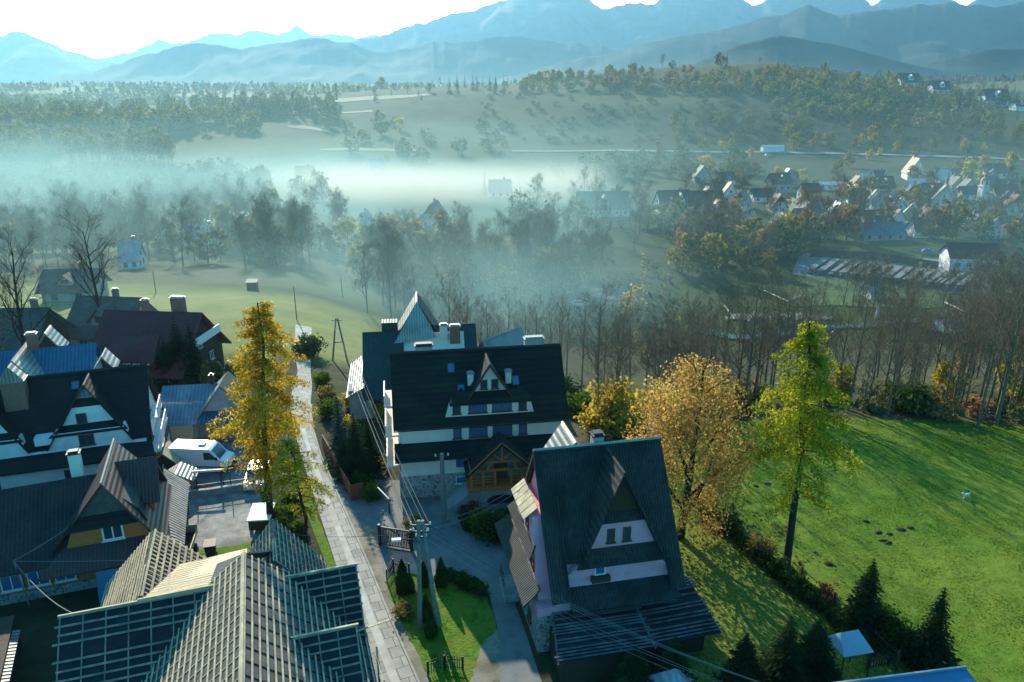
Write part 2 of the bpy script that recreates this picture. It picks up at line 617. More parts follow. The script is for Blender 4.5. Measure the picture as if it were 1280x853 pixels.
def mountain(name, label, crest, dist, depth, m, rough=1.0, base=-60, seed=0, jag=60):
    """A ridge: crest line given by (u, elevation) at distance dist, spurs falling towards us and a back slope."""
    us = np.array([pxdir(*c)[0] for c in crest])
    es = np.array([pxdir(*c)[1] for c in crest])
    o_ = np.argsort(us)
    us, es = us[o_], es[o_]
    n = 620
    u = np.linspace(us[0], us[-1], n)
    top = np.interp(u, us, es) * dist + CAM_H
    top = top + 1.35 * jag * (fbm(u * dist / 320, u * 0 + seed, 5, seed) + .8 * (np.abs(fbm(u * dist / 190, u * 0 + seed, 4, seed + 3)) * -2.4 + .5))
    rows = 60
    t = np.linspace(-0.5, 1, rows)              # -0.5 .. 0 back slope, 0 crest, 1 foot
    U, TT = np.meshgrid(u, t)
    TOP = np.tile(top, (rows, 1))
    D = dist - depth * TT
    X = U * D
    fall = np.where(TT >= 0, 1 - TT ** 0.8, 1 - np.abs(TT) * 1.6)
    spur = (np.abs(fbm(X / 900, D / 1300, 4, seed + 5)) * 2.6 - 0.45)
    ed = np.clip(np.abs(TT) * 4, 0, 1) * np.clip((1 - TT) * 4, 0, 1)
    Z = base + (TOP - base) * np.clip(fall + 0.6 * rough * spur * ed, 0, 1.0) + ed * 110 * rough * fbm(X / 260, D / 420, 5, seed + 9)
    co = np.stack([X, D, Z], -1).reshape(-1, 3)
    idx = np.arange(n * rows).reshape(rows, n)
    q = np.stack([idx[:-1, :-1], idx[1:, :-1], idx[1:, 1:], idx[:-1, 1:]], -1).reshape(-1, 4)
    me = bpy.data.meshes.new(name)
    me.from_pydata(co.tolist(), [], q.tolist())
    me.polygons.foreach_set('use_smooth', [True] * len(q))
    me.materials.append(m)
    o = bpy.data.objects.new(name, me)
    COL.objects.link(o)
    return tag(o, label, kind='structure')

mountain('mountain', 'lone pointed peak in haze at the far left of the range',
  [(-330, 92), (-200, 80), (-90, 62), (-20, 48), (2, 44), (14, 38), (24, 37), (36, 42), (60, 52), (84, 62), (106, 70), (130, 77), (200, 92)], 9800, 1500, M_rock, 0.5, seed=2, jag=30)
mountain('mountain', 'pale jagged distant range fading into the white haze',
  [(60, 92), (120, 76), (160, 66), (196, 49), (215, 56), (240, 52), (262, 43), (290, 42), (312, 37), (332, 42), (350, 40), (372, 31), (392, 42), (430, 42), (470, 45), (520, 40), (640, 46), (760, 70)], 12500, 1500, M_rock, 0.7, seed=3, jag=60)
mountain('mountain', 'great high mountain wall running off the top of the view',
  [(380, 92), (430, 60), (460, 48), (500, 36), (540, 24), (580, 14), (612, 4), (640, -4), (690, -14), (736, -8), (744, 5), (760, 9), (778, 5), (800, 1), (818, 6), (832, -8), (890, -18), (928, -6), (940, 7), (952, 4), (966, -8), (1040, -16), (1078, -4), (1090, 6), (1104, -4), (1160, -14), (1190, -3), (1206, 3), (1225, -6), (1300, -16), (1500, -10), (1700, 30)], 8200, 1900, M_rock, 0.6, seed=4, jag=40)
mountain('mountain', 'long low wooded ridge in pale haze below the range',
  [(60, 96), (110, 92), (140, 78), (180, 68), (230, 58), (262, 55), (300, 60), (360, 52), (400, 48), (440, 56), (470, 66), (520, 56), (580, 50), (640, 44), (690, 50), (740, 58), (790, 66), (900, 94)], 6300, 1200, M_mount, 0.6, seed=5, jag=26)
mountain('mountain', 'dark blue forested mountain flank on the right',
  [(640, 96), (720, 76), (800, 56), (860, 44), (920, 32), (970, 18), (1010, 8), (1040, 20), (1080, 16), (1130, 8), (1180, 2), (1230, 6), (1300, 0), (1420, -6), (1600, 20)], 5200, 1600, M_mount, 0.7, seed=6, jag=24)
mountain('mountain', 'near dark wooded hill rising behind the meadow crest',
  [(830, 100), (880, 72), (920, 58), (955, 46), (975, 43), (1000, 47), (1040, 54), (1090, 66), (1140, 80), (1190, 90), (1260, 100)], 3100, 700, M_mount, 0.5, seed=7, jag=10)
mountain('mountain', 'dark wooded hill at the right edge below the mountains',
  [(1080, 104), (1140, 86), (1190, 72), (1230, 62), (1280, 58), (1340, 54), (1420, 62), (1500, 90)], 3300, 700, M_mount, 0.5, seed=8, jag=10)

# ---------------------------------------------------------------- haze and valley mist
def volume_box(name, label, x0, x1, y0, y1, z0, z1, m):
    b = MB()
    b.box(x0, x1, y0, y1, z0, z1)
    o = b.build(name, m)
    tag(o, label, kind='stuff')
    o['category'] = 'haze'
    return o
M_haze = bpy.data.materials.new('haze')
nt, N, L = nodes_of(M_haze)
_o = N.new('ShaderNodeOutputMaterial')
_v = N.new('ShaderNodeVolumePrincipled')
_v.inputs['Color'].default_value = (0.24, 0.54, 0.79, 1)
_v.inputs['Density'].default_value = HAZE_D if 'HAZE_D' in globals() else 0.000085
_v.inputs['Anisotropy'].default_value = 0.45
L.new(_v.outputs[0], _o.inputs['Volume'])
volume_box('haze', 'thin blue air haze over the valley and mountains', -9500, 9500, -70, 14500, -140, 1500, M_haze)

M_mist = bpy.data.materials.new('mist')
nt, N, L = nodes_of(M_mist)
_o = N.new('ShaderNodeOutputMaterial')
_v = N.new('ShaderNodeVolumePrincipled')
_v.inputs['Color'].default_value = (0.74, 0.97, 0.92, 1)
_v.inputs['Anisotropy'].default_value = 0.38
L.new(_v.outputs[0], _o.inputs['Volume'])
geo = N.new('ShaderNodeNewGeometry')
sx = N.new('ShaderNodeSeparateXYZ')
L.new(geo.outputs['Position'], sx.inputs[0])
def _mr(src, a, b_, c, d):
    z = N.new('ShaderNodeMapRange')
    z.interpolation_type = 'SMOOTHSTEP'
    for k, vv in enumerate((a, b_, c, d)):
        z.inputs[k + 1].default_value = vv
    L.new(src, z.inputs[0])
    return z.outputs[0]
def _mul(a, b_, op='MULTIPLY'):
    z = N.new('ShaderNodeMath')
    z.operation = op
    for k, s_ in enumerate((a, b_)):
        if isinstance(s_, (int, float)):
            z.inputs[k].default_value = s_
        else:
            L.new(s_, z.inputs[k])
    return z.outputs[0]
_mp = N.new('ShaderNodeMapping')
_mp.inputs['Scale'].default_value = (0.009, 0.012, 0.05)
L.new(geo.outputs['Position'], _mp.inputs[0])
_n = N.new('ShaderNodeTexNoise')
_n.inputs['Scale'].default_value = 1.0
_n.inputs['Detail'].default_value = 3
L.new(_mp.outputs[0], _n.inputs['Vector'])
puff = _mr(_n.outputs[0], 0.38, 0.66, 0.15, 1.6)
zf = _mr(sx.outputs[2], -17, 20, 1.0, 0.0)
# thick on the left and in the middle, thin on the right of the valley
_uu = _mul(sx.outputs[0], sx.outputs[1], 'DIVIDE')
side = _mul(_mr(_uu, 0.02, 0.32, 1.0, 0.22), _mr(_uu, -0.28, -0.08, 1.0, 1.0))
near = _mr(sx.outputs[1], 74, 112, 0.0, 1.0)
farf = _mr(sx.outputs[1], 350, 500, 1.0, 0.10)
bank = _mul(_mul(_mr(sx.outputs[1], 325, 350, 0, 1), _mr(sx.outputs[1], 420, 450, 1, 0)), _mul(_mr(sx.outputs[2], -12, -4, 1, 0), _mul(_mr(_uu, -0.42, -0.20, 0, 1), _mr(_uu, 0.07, 0.16, 1, 0))))
dens = _mul(_mul(puff, zf), _mul(side, _mul(near, farf)))
dens = _mul(_mul(dens, MIST_D if 'MIST_D' in globals() else 0.0072), _mul(bank, 0.014), 'ADD')
thin = _mul(_mul(_mr(sx.outputs[2], 0, 62, 1, 0), _mul(_mr(sx.outputs[1], 250, 480, 0, 1), _mr(sx.outputs[1], 820, 1050, 1, 0))), _mul(_mr(_uu, .1, .5, 1.0, .8), 0.0007))
dens = _mul(dens, thin, 'ADD')
L.new(dens, _v.inputs['Density'])
_cm = N.new('ShaderNodeMix')
_cm.data_type = 'RGBA'
_cm.inputs[6].default_value = (0.36, 0.64, 0.71, 1)
_cm.inputs[7].default_value = (0.97, 0.99, 0.96, 1)
L.new(bank, _cm.inputs[0])
L.new(_cm.outputs[2], _v.inputs['Color'])
volume_box('mist', 'pale morning mist lying in the wooded valley', -850, 850, 74, 1060, -26, 64, M_mist)
# ---------------------------------------------------------------- materials for buildings
def stone_mat(name, col=(0.24, 0.23, 0.21), scale=2.2, mortar=(0.45, 0.43, 0.40)):
    m = bpy.data.materials.new(name)
    nt, N, L = nodes_of(m)
    out = N.new('ShaderNodeOutputMaterial')
    b = N.new('ShaderNodeBsdfPrincipled')
    b.inputs['Roughness'].default_value = 0.9
    L.new(b.outputs[0], out.inputs[0])
    tc = N.new('ShaderNodeTexCoord')
    vo = N.new('ShaderNodeTexVoronoi')
    vo.inputs['Scale'].default_value = scale
    L.new(tc.outputs['Object'], vo.inputs['Vector'])
    ve = N.new('ShaderNodeTexVoronoi')
    ve.feature = 'DISTANCE_TO_EDGE'
    ve.inputs['Scale'].default_value = scale
    L.new(tc.outputs['Object'], ve.inputs['Vector'])
    hs = N.new('ShaderNodeHueSaturation')
    sp = N.new('ShaderNodeSeparateColor')
    L.new(vo.outputs['Color'], sp.inputs[0])
    mr = N.new('ShaderNodeMapRange')
    mr.inputs['To Min'].default_value = 0.45
    mr.inputs['To Max'].default_value = 1.5
    L.new(sp.outputs[0], mr.inputs[0])
    L.new(mr.outputs[0], hs.inputs['Value'])
    hs.inputs['Color'].default_value = (*col, 1)
    st = N.new('ShaderNodeMath')
    st.operation = 'LESS_THAN'
    st.inputs[1].default_value = 0.06
    L.new(ve.outputs['Distance'], st.inputs[0])
    mx = N.new('ShaderNodeMix')
    mx.data_type = 'RGBA'
    L.new(st.outputs[0], mx.inputs[0])
    L.new(hs.outputs[0], mx.inputs[6])
    mx.inputs[7].default_value = (*mortar, 1)
    L.new(mx.outputs[2], b.inputs['Base Color'])
    bp = N.new('ShaderNodeBump')
    bp.inputs['Distance'].default_value = 0.06
    L.new(ve.outputs['Distance'], bp.inputs['Height'])
    L.new(bp.outputs[0], b.inputs['Normal'])
    return m

K = {}
K['plaster'] = mat('white_plaster', (0.82, 0.72, 0.60), 0.9, 0.05, 1.2, second=(0.72, 0.63, 0.52), mixscale=0.5)
K['white'] = mat('white_paint', (0.78, 0.78, 0.76), 0.7, 0.05, 1.5, second=(0.66, 0.66, 0.64), mixscale=0.6)
K['pink'] = mat('pink_plaster', (0.74, 0.31, 0.37), 0.9, 0.08, 1.2, second=(0.64, 0.27, 0.32), mixscale=0.5)
K['beige'] = mat('beige_plaster', (0.55, 0.43, 0.28), 0.9, 0.08, 1.2)
K['greywall'] = mat('grey_render', (0.34, 0.34, 0.33), 0.9, 0.12, 1.0, second=(0.26, 0.26, 0.25))
K['stone'] = stone_mat('fieldstone', (0.26, 0.25, 0.22), 4.2)
K['stone2'] = stone_mat('grey_stone', (0.20, 0.21, 0.20), 4.0, (0.30, 0.30, 0.29))
K['shingle'] = mat('dark_shingle', (0.011, 0.015, 0.015), 0.85, 0.35, 6, bump=0.03, bscale=14, second=(0.020, 0.030, 0.016), mixscale=0.3, stretch=(1, 1, 3), wave=('Z', 0.42, 0.03, 0.35))
K['blackroof'] = mat('black_roof_tile', (0.012, 0.011, 0.012), 0.75, 0.4, 5, second=(0.022, 0.017, 0.015), mixscale=0.4, wave=('Z', 0.30, 0.025))
K['corr'] = mat('corrugated_fibre_cement', (0.050, 0.052, 0.050), 0.85, 0.4, 3, second=(0.022, 0.028, 0.025), mixscale=0.45, wave=('X', 0.19, 0.05, 0.45))
K['corr_y'] = mat('shade_toned_corrugated_sheet', (0.055, 0.062, 0.058), 0.8, 0.3, 2, second=(0.035, 0.045, 0.035), mixscale=0.6, wave=('Y', 0.20, 0.05, 0.5))  # base darkened so the gable end's shade sits in the colour
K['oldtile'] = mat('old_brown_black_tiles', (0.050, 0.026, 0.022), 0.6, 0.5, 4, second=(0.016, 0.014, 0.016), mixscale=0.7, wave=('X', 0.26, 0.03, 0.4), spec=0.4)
K['lean'] = mat('sun_toned_corrugated_sheet', (0.34, 0.31, 0.28), 0.6, 0.2, 2, second=(0.22, 0.19, 0.17), mixscale=0.6, wave=('Y', 0.34, 0.06, 0.6))  # paler copy of the corrugated sheet, sunlight painted into its colour
K['brown'] = mat('brown_tile_roof', (0.090, 0.040, 0.028), 0.45, 0.35, 4, second=(0.055, 0.040, 0.034), mixscale=0.5, wave=('X', 0.24, 0.03, 0.35), spec=0.5)
K['blueroof'] = mat('blue_metal_roof', (0.05, 0.17, 0.27), 0.5, 0.15, 2, second=(0.04, 0.13, 0.22), mixscale=0.5, wave=('X', 0.35, 0.03, 0.3))
K['bluegrey'] = mat('weathered_blue_metal_roof', (0.26, 0.31, 0.36), 0.5, 0.25, 1.5, second=(0.16, 0.23, 0.32), mixscale=0.5, wave=('X', 0.35, 0.03, 0.3))
K['redroof'] = mat('dark_red_roof', (0.17, 0.030, 0.030), 0.6, 0.25, 3, second=(0.12, 0.026, 0.030), mixscale=0.4, wave=('X', 0.3, 0.03, 0.35))
K['greyroof'] = mat('grey_roof', (0.075, 0.085, 0.080), 0.7, 0.3, 2, second=(0.05, 0.065, 0.05), mixscale=0.4)
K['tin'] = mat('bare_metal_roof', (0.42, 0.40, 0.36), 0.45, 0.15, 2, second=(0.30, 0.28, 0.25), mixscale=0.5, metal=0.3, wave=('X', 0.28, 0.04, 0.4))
K['wood'] = mat('orange_timber', (0.50, 0.17, 0.045), 0.65, 0.3, 3, stretch=(1, 1, 9), bump=0.02)
K['darkwood'] = mat('dark_timber', (0.055, 0.036, 0.024), 0.75, 0.35, 3, stretch=(1, 1, 8))
K['batten'] = mat('new_timber_batten', (0.52, 0.42, 0.26), 0.75, 0.3, 2.5, second=(0.38, 0.31, 0.21), mixscale=0.8)
K['board'] = mat('roof_board', (0.55, 0.43, 0.27), 0.75, 0.25, 3, stretch=(1, 8, 1), second=(0.45, 0.36, 0.24))
K['shademembrane'] = mat('shaded_roof_membrane', (0.018, 0.020, 0.026), 0.6, 0.3, 1.6, second=(0.010, 0.012, 0.016), mixscale=0.7, bump=0.03, bscale=2.5)  # shaded copy of the membrane: slope shade is put into its colour
K['shadebatten'] = mat('shaded_batten', (0.27, 0.24, 0.18), 0.8, 0.4, 2.5, second=(0.15, 0.135, 0.11), mixscale=0.8)  # darker copy of the new batten, shade painted in for the front slopes
K['membrane'] = mat('roof_membrane', (0.085, 0.085, 0.085), 0.6, 0.3, 1.6, second=(0.055, 0.058, 0.06), mixscale=0.7, bump=0.03, bscale=2.5)
K['brick'] = mat('red_brick', (0.30, 0.135, 0.095), 0.9, 0.3, 9)
K['concrete'] = mat('concrete', (0.33, 0.32, 0.30), 0.9, 0.2, 2.0, second=(0.25, 0.245, 0.23))
K['metal'] = mat('dark_metal', (0.05, 0.05, 0.055), 0.5, 0.2, 3, metal=0.6)
K['steel'] = mat('galvanised_steel', (0.42, 0.43, 0.44), 0.4, 0.1, 3, metal=0.7)
K['cap'] = mat('chimney_cap', (0.30, 0.31, 0.32), 0.5, 0.1, 3, metal=0.4)
K['porchglass'] = mat('porch_glass', (0.20, 0.27, 0.29), 0.2, 0.2, 1, spec=0.6)
K['glass'] = mat('window_glass', (0.035, 0.055, 0.075), 0.08, 0.1, 1, spec=0.8)
K['skylight'] = mat('skylight_glass', (0.05, 0.13, 0.25), 0.06, 0.1, 1, spec=1.0)
K['frame'] = mat('white_window_frame', (0.72, 0.71, 0.68), 0.6, 0.05, 3)
K['brownframe'] = mat('brown_window_frame', (0.13, 0.065, 0.035), 0.6, 0.2, 3)
K['tarp'] = mat('blue_tarpaulin', (0.025, 0.11, 0.50), 0.5, 0.2, 2, bump=0.05)
K['bluesheet'] = mat('blue_flat_sheet', (0.045, 0.16, 0.30), 0.55, 0.12, 0.8)

# ---------------------------------------------------------------- building kit (local frame: x along the ridge, -y towards us)
def window(parent, c, w, h, side='-y', frame='brownframe', mull=1, glass='glass', bar=0.07):
    n = {'-y': (0, -1, 0), 'y': (0, 1, 0), '-x': (-1, 0, 0), 'x': (1, 0, 0)}[side]
    n = Vector(n)
    r = Vector((0, 0, 1)).cross(n)
    u = Vector((0, 0, 1))
    c = Vector(c)
    f = MB()
    def bx(a0, a1, b0, b1, d0, d1, mb):
        v = []
        for d in (d0, d1):
            for (a, b) in ((a0, b0), (a1, b0), (a1, b1), (a0, b1)):
                v.append(c + r * a + u * b + n * d)
        mb.poly(v, [(0, 3, 2, 1), (4, 5, 6, 7), (0, 1, 5, 4), (1, 2, 6, 5), (2, 3, 7, 6), (3, 0, 4, 7)])
    t = bar
    bx(-w / 2, w / 2, -h / 2, -h / 2 + t, -.02, .07, f)
    bx(-w / 2, w / 2, h / 2 - t, h / 2, -.02, .07, f)
    bx(-w / 2, -w / 2 + t, -h / 2 + t, h / 2 - t, -.02, .06, f)
    bx(w / 2 - t, w / 2, -h / 2 + t, h / 2 - t, -.02, .06, f)
    for k in range(mull):
        a = -w / 2 + w * (k + 1) / (mull + 1)
        bx(a - t * .4, a + t * .4, -h / 2 + t, h / 2 - t, -.02, .05, f)
    bx(-w / 2 - .08, w / 2 + .08, -h / 2 - .06, -h / 2 - 0.003, -.02, .16, f)
    o = f.build('window', K[frame], parent)
    g = MB()
    bx(-w / 2 + t * .5, w / 2 - t * .5, -h / 2 + t * .5, h / 2 - t * .5, -.05, .025, g)
    g.build('pane', K[glass], o)
    return o

def chimney(parent, x, y, z0, z1, w=0.8, d=0.6, m='brick', cap='cap'):
    b = MB()
    b.box(x - w / 2, x + w / 2, y - d / 2, y + d / 2, z0, z1)
    o = b.build('chimney', K[m], parent)
    c = MB()
    c.box(x - w / 2 - .08, x + w / 2 + .08, y - d / 2 - .08, y + d / 2 + .08, z1, z1 + .10)
    c.box(x - w / 2 + .05, x + w / 2 - .05, y - d / 2 + .05, y + d / 2 - .05, z1 + .10, z1 + .24)
    c.build('cap', K[cap], o)
    return o

def roof_slabs(parent, planes, m, t=0.18, name='roof'):
    b = MB()
    for q in planes:
        b.slab(q, -t)
    return b.build(name, K[m] if isinstance(m, str) else m, parent)

def up(q):
    """Order a polygon so that its normal points up."""
    q = [Vector(p) for p in q]
    n = (q[1] - q[0]).cross(q[-1] - q[0])
    return q if n.z >= 0 else list(reversed(q))

def extrude_x(b, x0, x1, prof, m=None):
    k = len(prof)
    v = [(x0, p[0], p[1]) for p in prof] + [(x1, p[0], p[1]) for p in prof]
    fs = [tuple(reversed(range(k))), tuple(range(k, 2 * k))]
    for i in range(k):
        j = (i + 1) % k
        fs.append((i, j, k + j, k + i))
    b.poly(v, fs, m)

def extrude_y(b, y0, y1, prof, m=None):
    k = len(prof)
    v = [(p[0], y0, p[1]) for p in prof] + [(p[0], y1, p[1]) for p in prof]
    fs = [tuple(range(k)), tuple(reversed(range(k, 2 * k)))]
    for i in range(k):
        j = (i + 1) % k
        fs.append((i, k + i, k + j, j))
    b.poly(v, fs, m)

def skylight(parent, x, y, z, slope, w=0.7, h=0.9):
    """On a front slope (falls towards -y); slope = rise over run."""
    a = math.atan(slope)
    d = Vector((0, -math.cos(a), -math.sin(a)))
    n = Vector((0, -math.sin(a), math.cos(a)))
    c = Vector((x, y, z)) + n * 0.06
    q = [c + Vector((sx * w / 2, 0, 0)) + d * (sy * h / 2) for sx, sy in ((-1, 1), (1, 1), (1, -1), (-1, -1))]
    b = MB()
    b.slab(up(q), -0.12)
    o = b.build('skylight', K['metal'], parent)
    q2 = [c + n * 0.01 + Vector((sx * (w / 2 - .07), 0, 0)) + d * (sy * (h / 2 - .07)) for sx, sy in ((-1, 1), (1, 1), (1, -1), (-1, -1))]
    g = MB()
    g.slab(up(q2), -0.02)
    g.build('pane', K['skylight'], o)
    return o

def gutter_pipe(parent, pts, r=0.06, m='steel', name='downpipe'):
    b = MB()
    b.tube(pts, r, 6)
    return b.build(name, K[m], parent)

# ---------------------------------------------------------------- the big dark-roofed guest house
def build_hotel():
    t = empty('guest_house', (-3.15, 63.15, 0), R(9), 'big white guest house with dark green-black roof and timber porch', 'guest house')
    X0, X1 = -7.1, 7.1
    w = MB()
    extrude_x(w, X0, X1, [(-4.7, 2.0), (4.7, 2.0), (4.7, 4.2), (2.9, 6.6), (0, 11.1), (-3.1, 6.9), (-3.6, 6.0), (-3.6, 4.3), (-4.7, 3.5)])
    w.build('wall', K['plaster'], t)
    s = MB()
    extrude_x(s, X0 - .06, X1 + .06, [(-4.78, -0.3), (4.78, -0.3), (4.78, 2.0), (-4.78, 2.0)])
    s.build('stone_base', K['stone'], t)
    RX0, RX1 = -7.55, 7.6
    sl = 1.337
    roof_slabs(t, [up([(RX0, -4.08, 6.05), (RX1, -4.08, 6.05), (RX1, 0.05, 11.5), (RX0, 0.05, 11.5)]),
                   up([(RX0, 5.6, 3.9), (RX1, 5.6, 3.9), (RX1, -0.05, 11.5), (RX0, -0.05, 11.5)])], 'shingle', 0.16)
    roof_slabs(t, [up([(RX0, -5.25, 3.72), (RX1, -5.25, 3.72), (RX1, -3.75, 4.68), (RX0, -3.75, 4.68)])], 'shingle', 0.18, 'apron_roof')
    b = MB()
    b.box(-6.9, 6.9, -3.8, -3.5, 4.4, 6.2)
    b.build('band_wall', K['plaster'], t)
    wins = ((-2.15, .7, 0), (-.35, 1.6, 1), (1.75, 1.7, 1), (3.55, .7, 0))
    for x, ww, mu in wins:
        window(t, (x, -3.81, 5.3), ww, 0.95, frame='brownframe', mull=mu, glass='skylight')
    # big centre dormer: window band, little apron roof and pointed gable
    dm = MB()
    extrude_y(dm, -3.55, -2.2, [(-3.15, 6.7), (4.55, 6.7), (4.2, 8.1), (-2.6, 8.1)])
    d = dm.build('dormer_wall', K['plaster'], t)
    for x, ww, mu in wins:
        window(t, (x, -3.56, 7.42), ww, 0.85, frame='brownframe', mull=mu, glass='skylight' if mu else 'glass')
    roof_slabs(t, [up([(-2.75, -3.95, 7.95), (4.4, -3.95, 7.95), (3.2, -2.85, 8.85), (-1.6, -2.85, 8.85)]),
                   up([(-2.75, -3.95, 7.95), (-1.6, -2.85, 8.85), (-1.6, -1.9, 8.85), (-2.75, -2.5, 8.0)]),
                   up([(4.4, -3.95, 7.95), (3.2, -2.85, 8.85), (3.2, -1.9, 8.85), (4.4, -2.5, 8.0)])], 'shingle', 0.12, 'dormer_roof')
    ax, az = 0.75, 11.35
    g = MB()
    extrude_y(g, -3.0, -0.3, [(ax - 1.5, 8.75), (ax + 1.5, 8.75), (ax, 11.05)])
    g.build('gable_wall', K['plaster'], d)
    gr = MB()
    for sx in (-1, 1):
        ex = ax + sx * 2.15
        gr.slab(up([(ax, -3.45, az), (ex, -3.55, 7.95), (ex, -2.35, 7.95), (ax, -.1, az)]), -0.12)
    gr.build('gable_roof', K['shingle'], t)
    vb = MB()
    for sx in (-1, 1):
        vb.bar((ax, -3.5, az - .1), (ax + sx * 2.12, -3.6, 7.95), 0.06, 0.2)
    vb.build('bargeboard', K['darkwood'], t)
    for x in (0.28, 1.22):
        window(t, (x, -3.02, 9.35), 0.6, 0.85, frame='brownframe', mull=0)
    # ground floor windows
    for x, ww, h in ((-2.0, .95, 1.2), (4.1, .95, 1.2), (-2.0, .95, .7)):
        window(t, (x, -4.72 if h > 1 else -4.80, 3.05 if h > 1 else 1.35), ww, h, frame='frame', mull=0, glass='skylight')
    # porch: plinth, deck, timber frame and gabled roof
    pl = MB()
    extrude_y(pl, -7.2, -4.8, [(-3.6, -0.2), (4.9, -0.2), (4.5, 1.55), (-1.2, 1.55)])
    pl.build('porch_plinth', K['greywall'], t)
    ar = MB()
    k = 10
    pr = [(-0.05, 0.15)] + [(1.15 - 1.2 * math.cos(math.pi * i / k), 0.45 + 0.55 * math.sin(math.pi * i / k)) for i in range(k + 1)] + [(2.35, 0.15)]
    extrude_y(ar, -7.23, -7.0, pr)
    ar.build('arched_opening', K['metal'], t)
    dk = MB()
    dk.box(-1.7, 4.2, -7.4, -4.7, 1.56, 1.78)
    dk.build('porch_deck', K['wood'], t)
    pw = MB()
    for x in (-1.35, -0.35, 0.65, 2.0, 2.9, 3.75):
        pw.box(x - .1, x + .1, -7.05, -6.85, 1.78, 3.3)
    pw.box(-1.45, 3.85, -7.05, -6.85, 3.15, 3.35)
    for x in (-1.35, 3.75):
        pw.box(x - .1, x + .1, -6.8, -4.8, 3.15, 3.35)
        pw.box(x - .08, x + .08, -6.0, -5.85, 1.78, 3.2)
    for z in (2.1, 2.35, 2.6):
        pw.box(-1.3, 0.6, -6.99, -6.93, z, z + .09)
        pw.box(2.05, 3.7, -6.99, -6.93, z, z + .09)
    # gable truss
    cx = 1.2
    pw.bar((cx - 2.75, -7.3, 3.15), (cx, -7.3, 5.75), 0.12, 0.2)
    pw.bar((cx + 2.75, -7.3, 3.15), (cx, -7.3, 5.75), 0.12, 0.2)
    pw.bar((cx - 1.6, -7.2, 4.1), (cx + 1.6, -7.2, 4.1), 0.12, 0.16)
    pw.bar((cx, -7.2, 4.1), (cx, -7.2, 5.6), 0.12, 0.14)
    for sx in (-1, 1):
        pw.bar((cx, -7.2, 4.2), (cx + sx * .8, -7.2, 4.9), 0.1, 0.12)
        pw.bar((cx + sx * 1.3, -7.2, 3.3), (cx + sx * 0.9, -7.2, 4.1), 0.1, 0.12)
    p = pw.build('porch_frame', K['wood'], t)
    gl = MB()
    gl.box(-1.25, 3.65, -5.6, -5.5, 1.8, 3.3)
    extrude_y(gl, -5.6, -5.5, [(-0.6, 3.35), (3.0, 3.35), (cx, 5.2)])
    gl.build('porch_glazing', K['porchglass'], t)
    pd = MB()
    pd.box(0.75, 1.9, -5.66, -5.58, 1.8, 3.2)
    pd.build('door', K['brownframe'], t)
    prf = MB()
    for sx in (-1, 1):
        prf.slab(up([(cx, -7.5, 5.8), (cx + sx * 3.0, -7.5, 2.95), (cx + sx * 3.0, -4.7, 2.95), (cx, -5.0, 5.8)]), -0.1)
    prf.build('porch_roof', K['shingle'], t)
    # balconies on the sunlit gable end
    for z in (2.4, 4.9, 7.2):
        hw = 3.6 if z < 4 else (2.9 if z < 6 else 1.8)
        bl = MB()
        bl.box(X0 - 1.15, X0 - .07, -hw, hw, z, z + .16)
        o = bl.build('balcony', K['plaster'], t)
        rl = MB()
        for y in np.arange(-hw, hw + .01, 0.28):
            rl.box(X0 - 1.13, X0 - 1.07, y - .05, y + .05, z + .16, z + 1.0)
        rl.box(X0 - 1.16, X0 - 1.04, -hw, hw, z + 1.0, z + 1.1)
        rl.build('railing', K['frame'], o)
        for y in (-hw * .5, hw * .5):
            window(t, (X0 - .02, y, z + 1.1), 1.1, 1.5, '-x', 'frame', 1)
    # chimneys, skylights, vents, aerial
    chimney(t, -4.6, 0.3, 10.6, 12.0, 1.5, 0.7, 'greywall', 'metal')
    chimney(t, 5.2, 0.3, 10.6, 12.1, 1.7, 0.7, 'greywall', 'cap')
    for x, y in ((-2.35, -1.0), (-1.6, -2.2), (3.2, -1.9)):
        skylight(t, x, y, 11.5 + y * 1.30 + .05, 1.30, .65, .9)
    for x in (-0.75, 2.55):
        chimney(t, x, -1.85, 8.9, 9.95, 0.5, 0.4, 'plaster', 'cap')
    gutter_pipe(t, [(-7.3, -5.2, 3.6), (-7.2, -4.85, 3.2), (-7.2, -4.85, 0)])
    gutter_pipe(t, [(RX0, -5.33, 3.66), (RX1, -5.33, 3.66)], .07, 'metal', 'gutter')
    gutter_pipe(t, [(RX0, -4.16, 5.98), (RX1, -4.16, 5.98)], .06, 'metal', 'gutter')
    gutter_pipe(t, [(RX0, 0, 11.56), (RX1, 0, 11.56)], .10, 'metal', 'ridge_cap')
    return t
build_hotel()

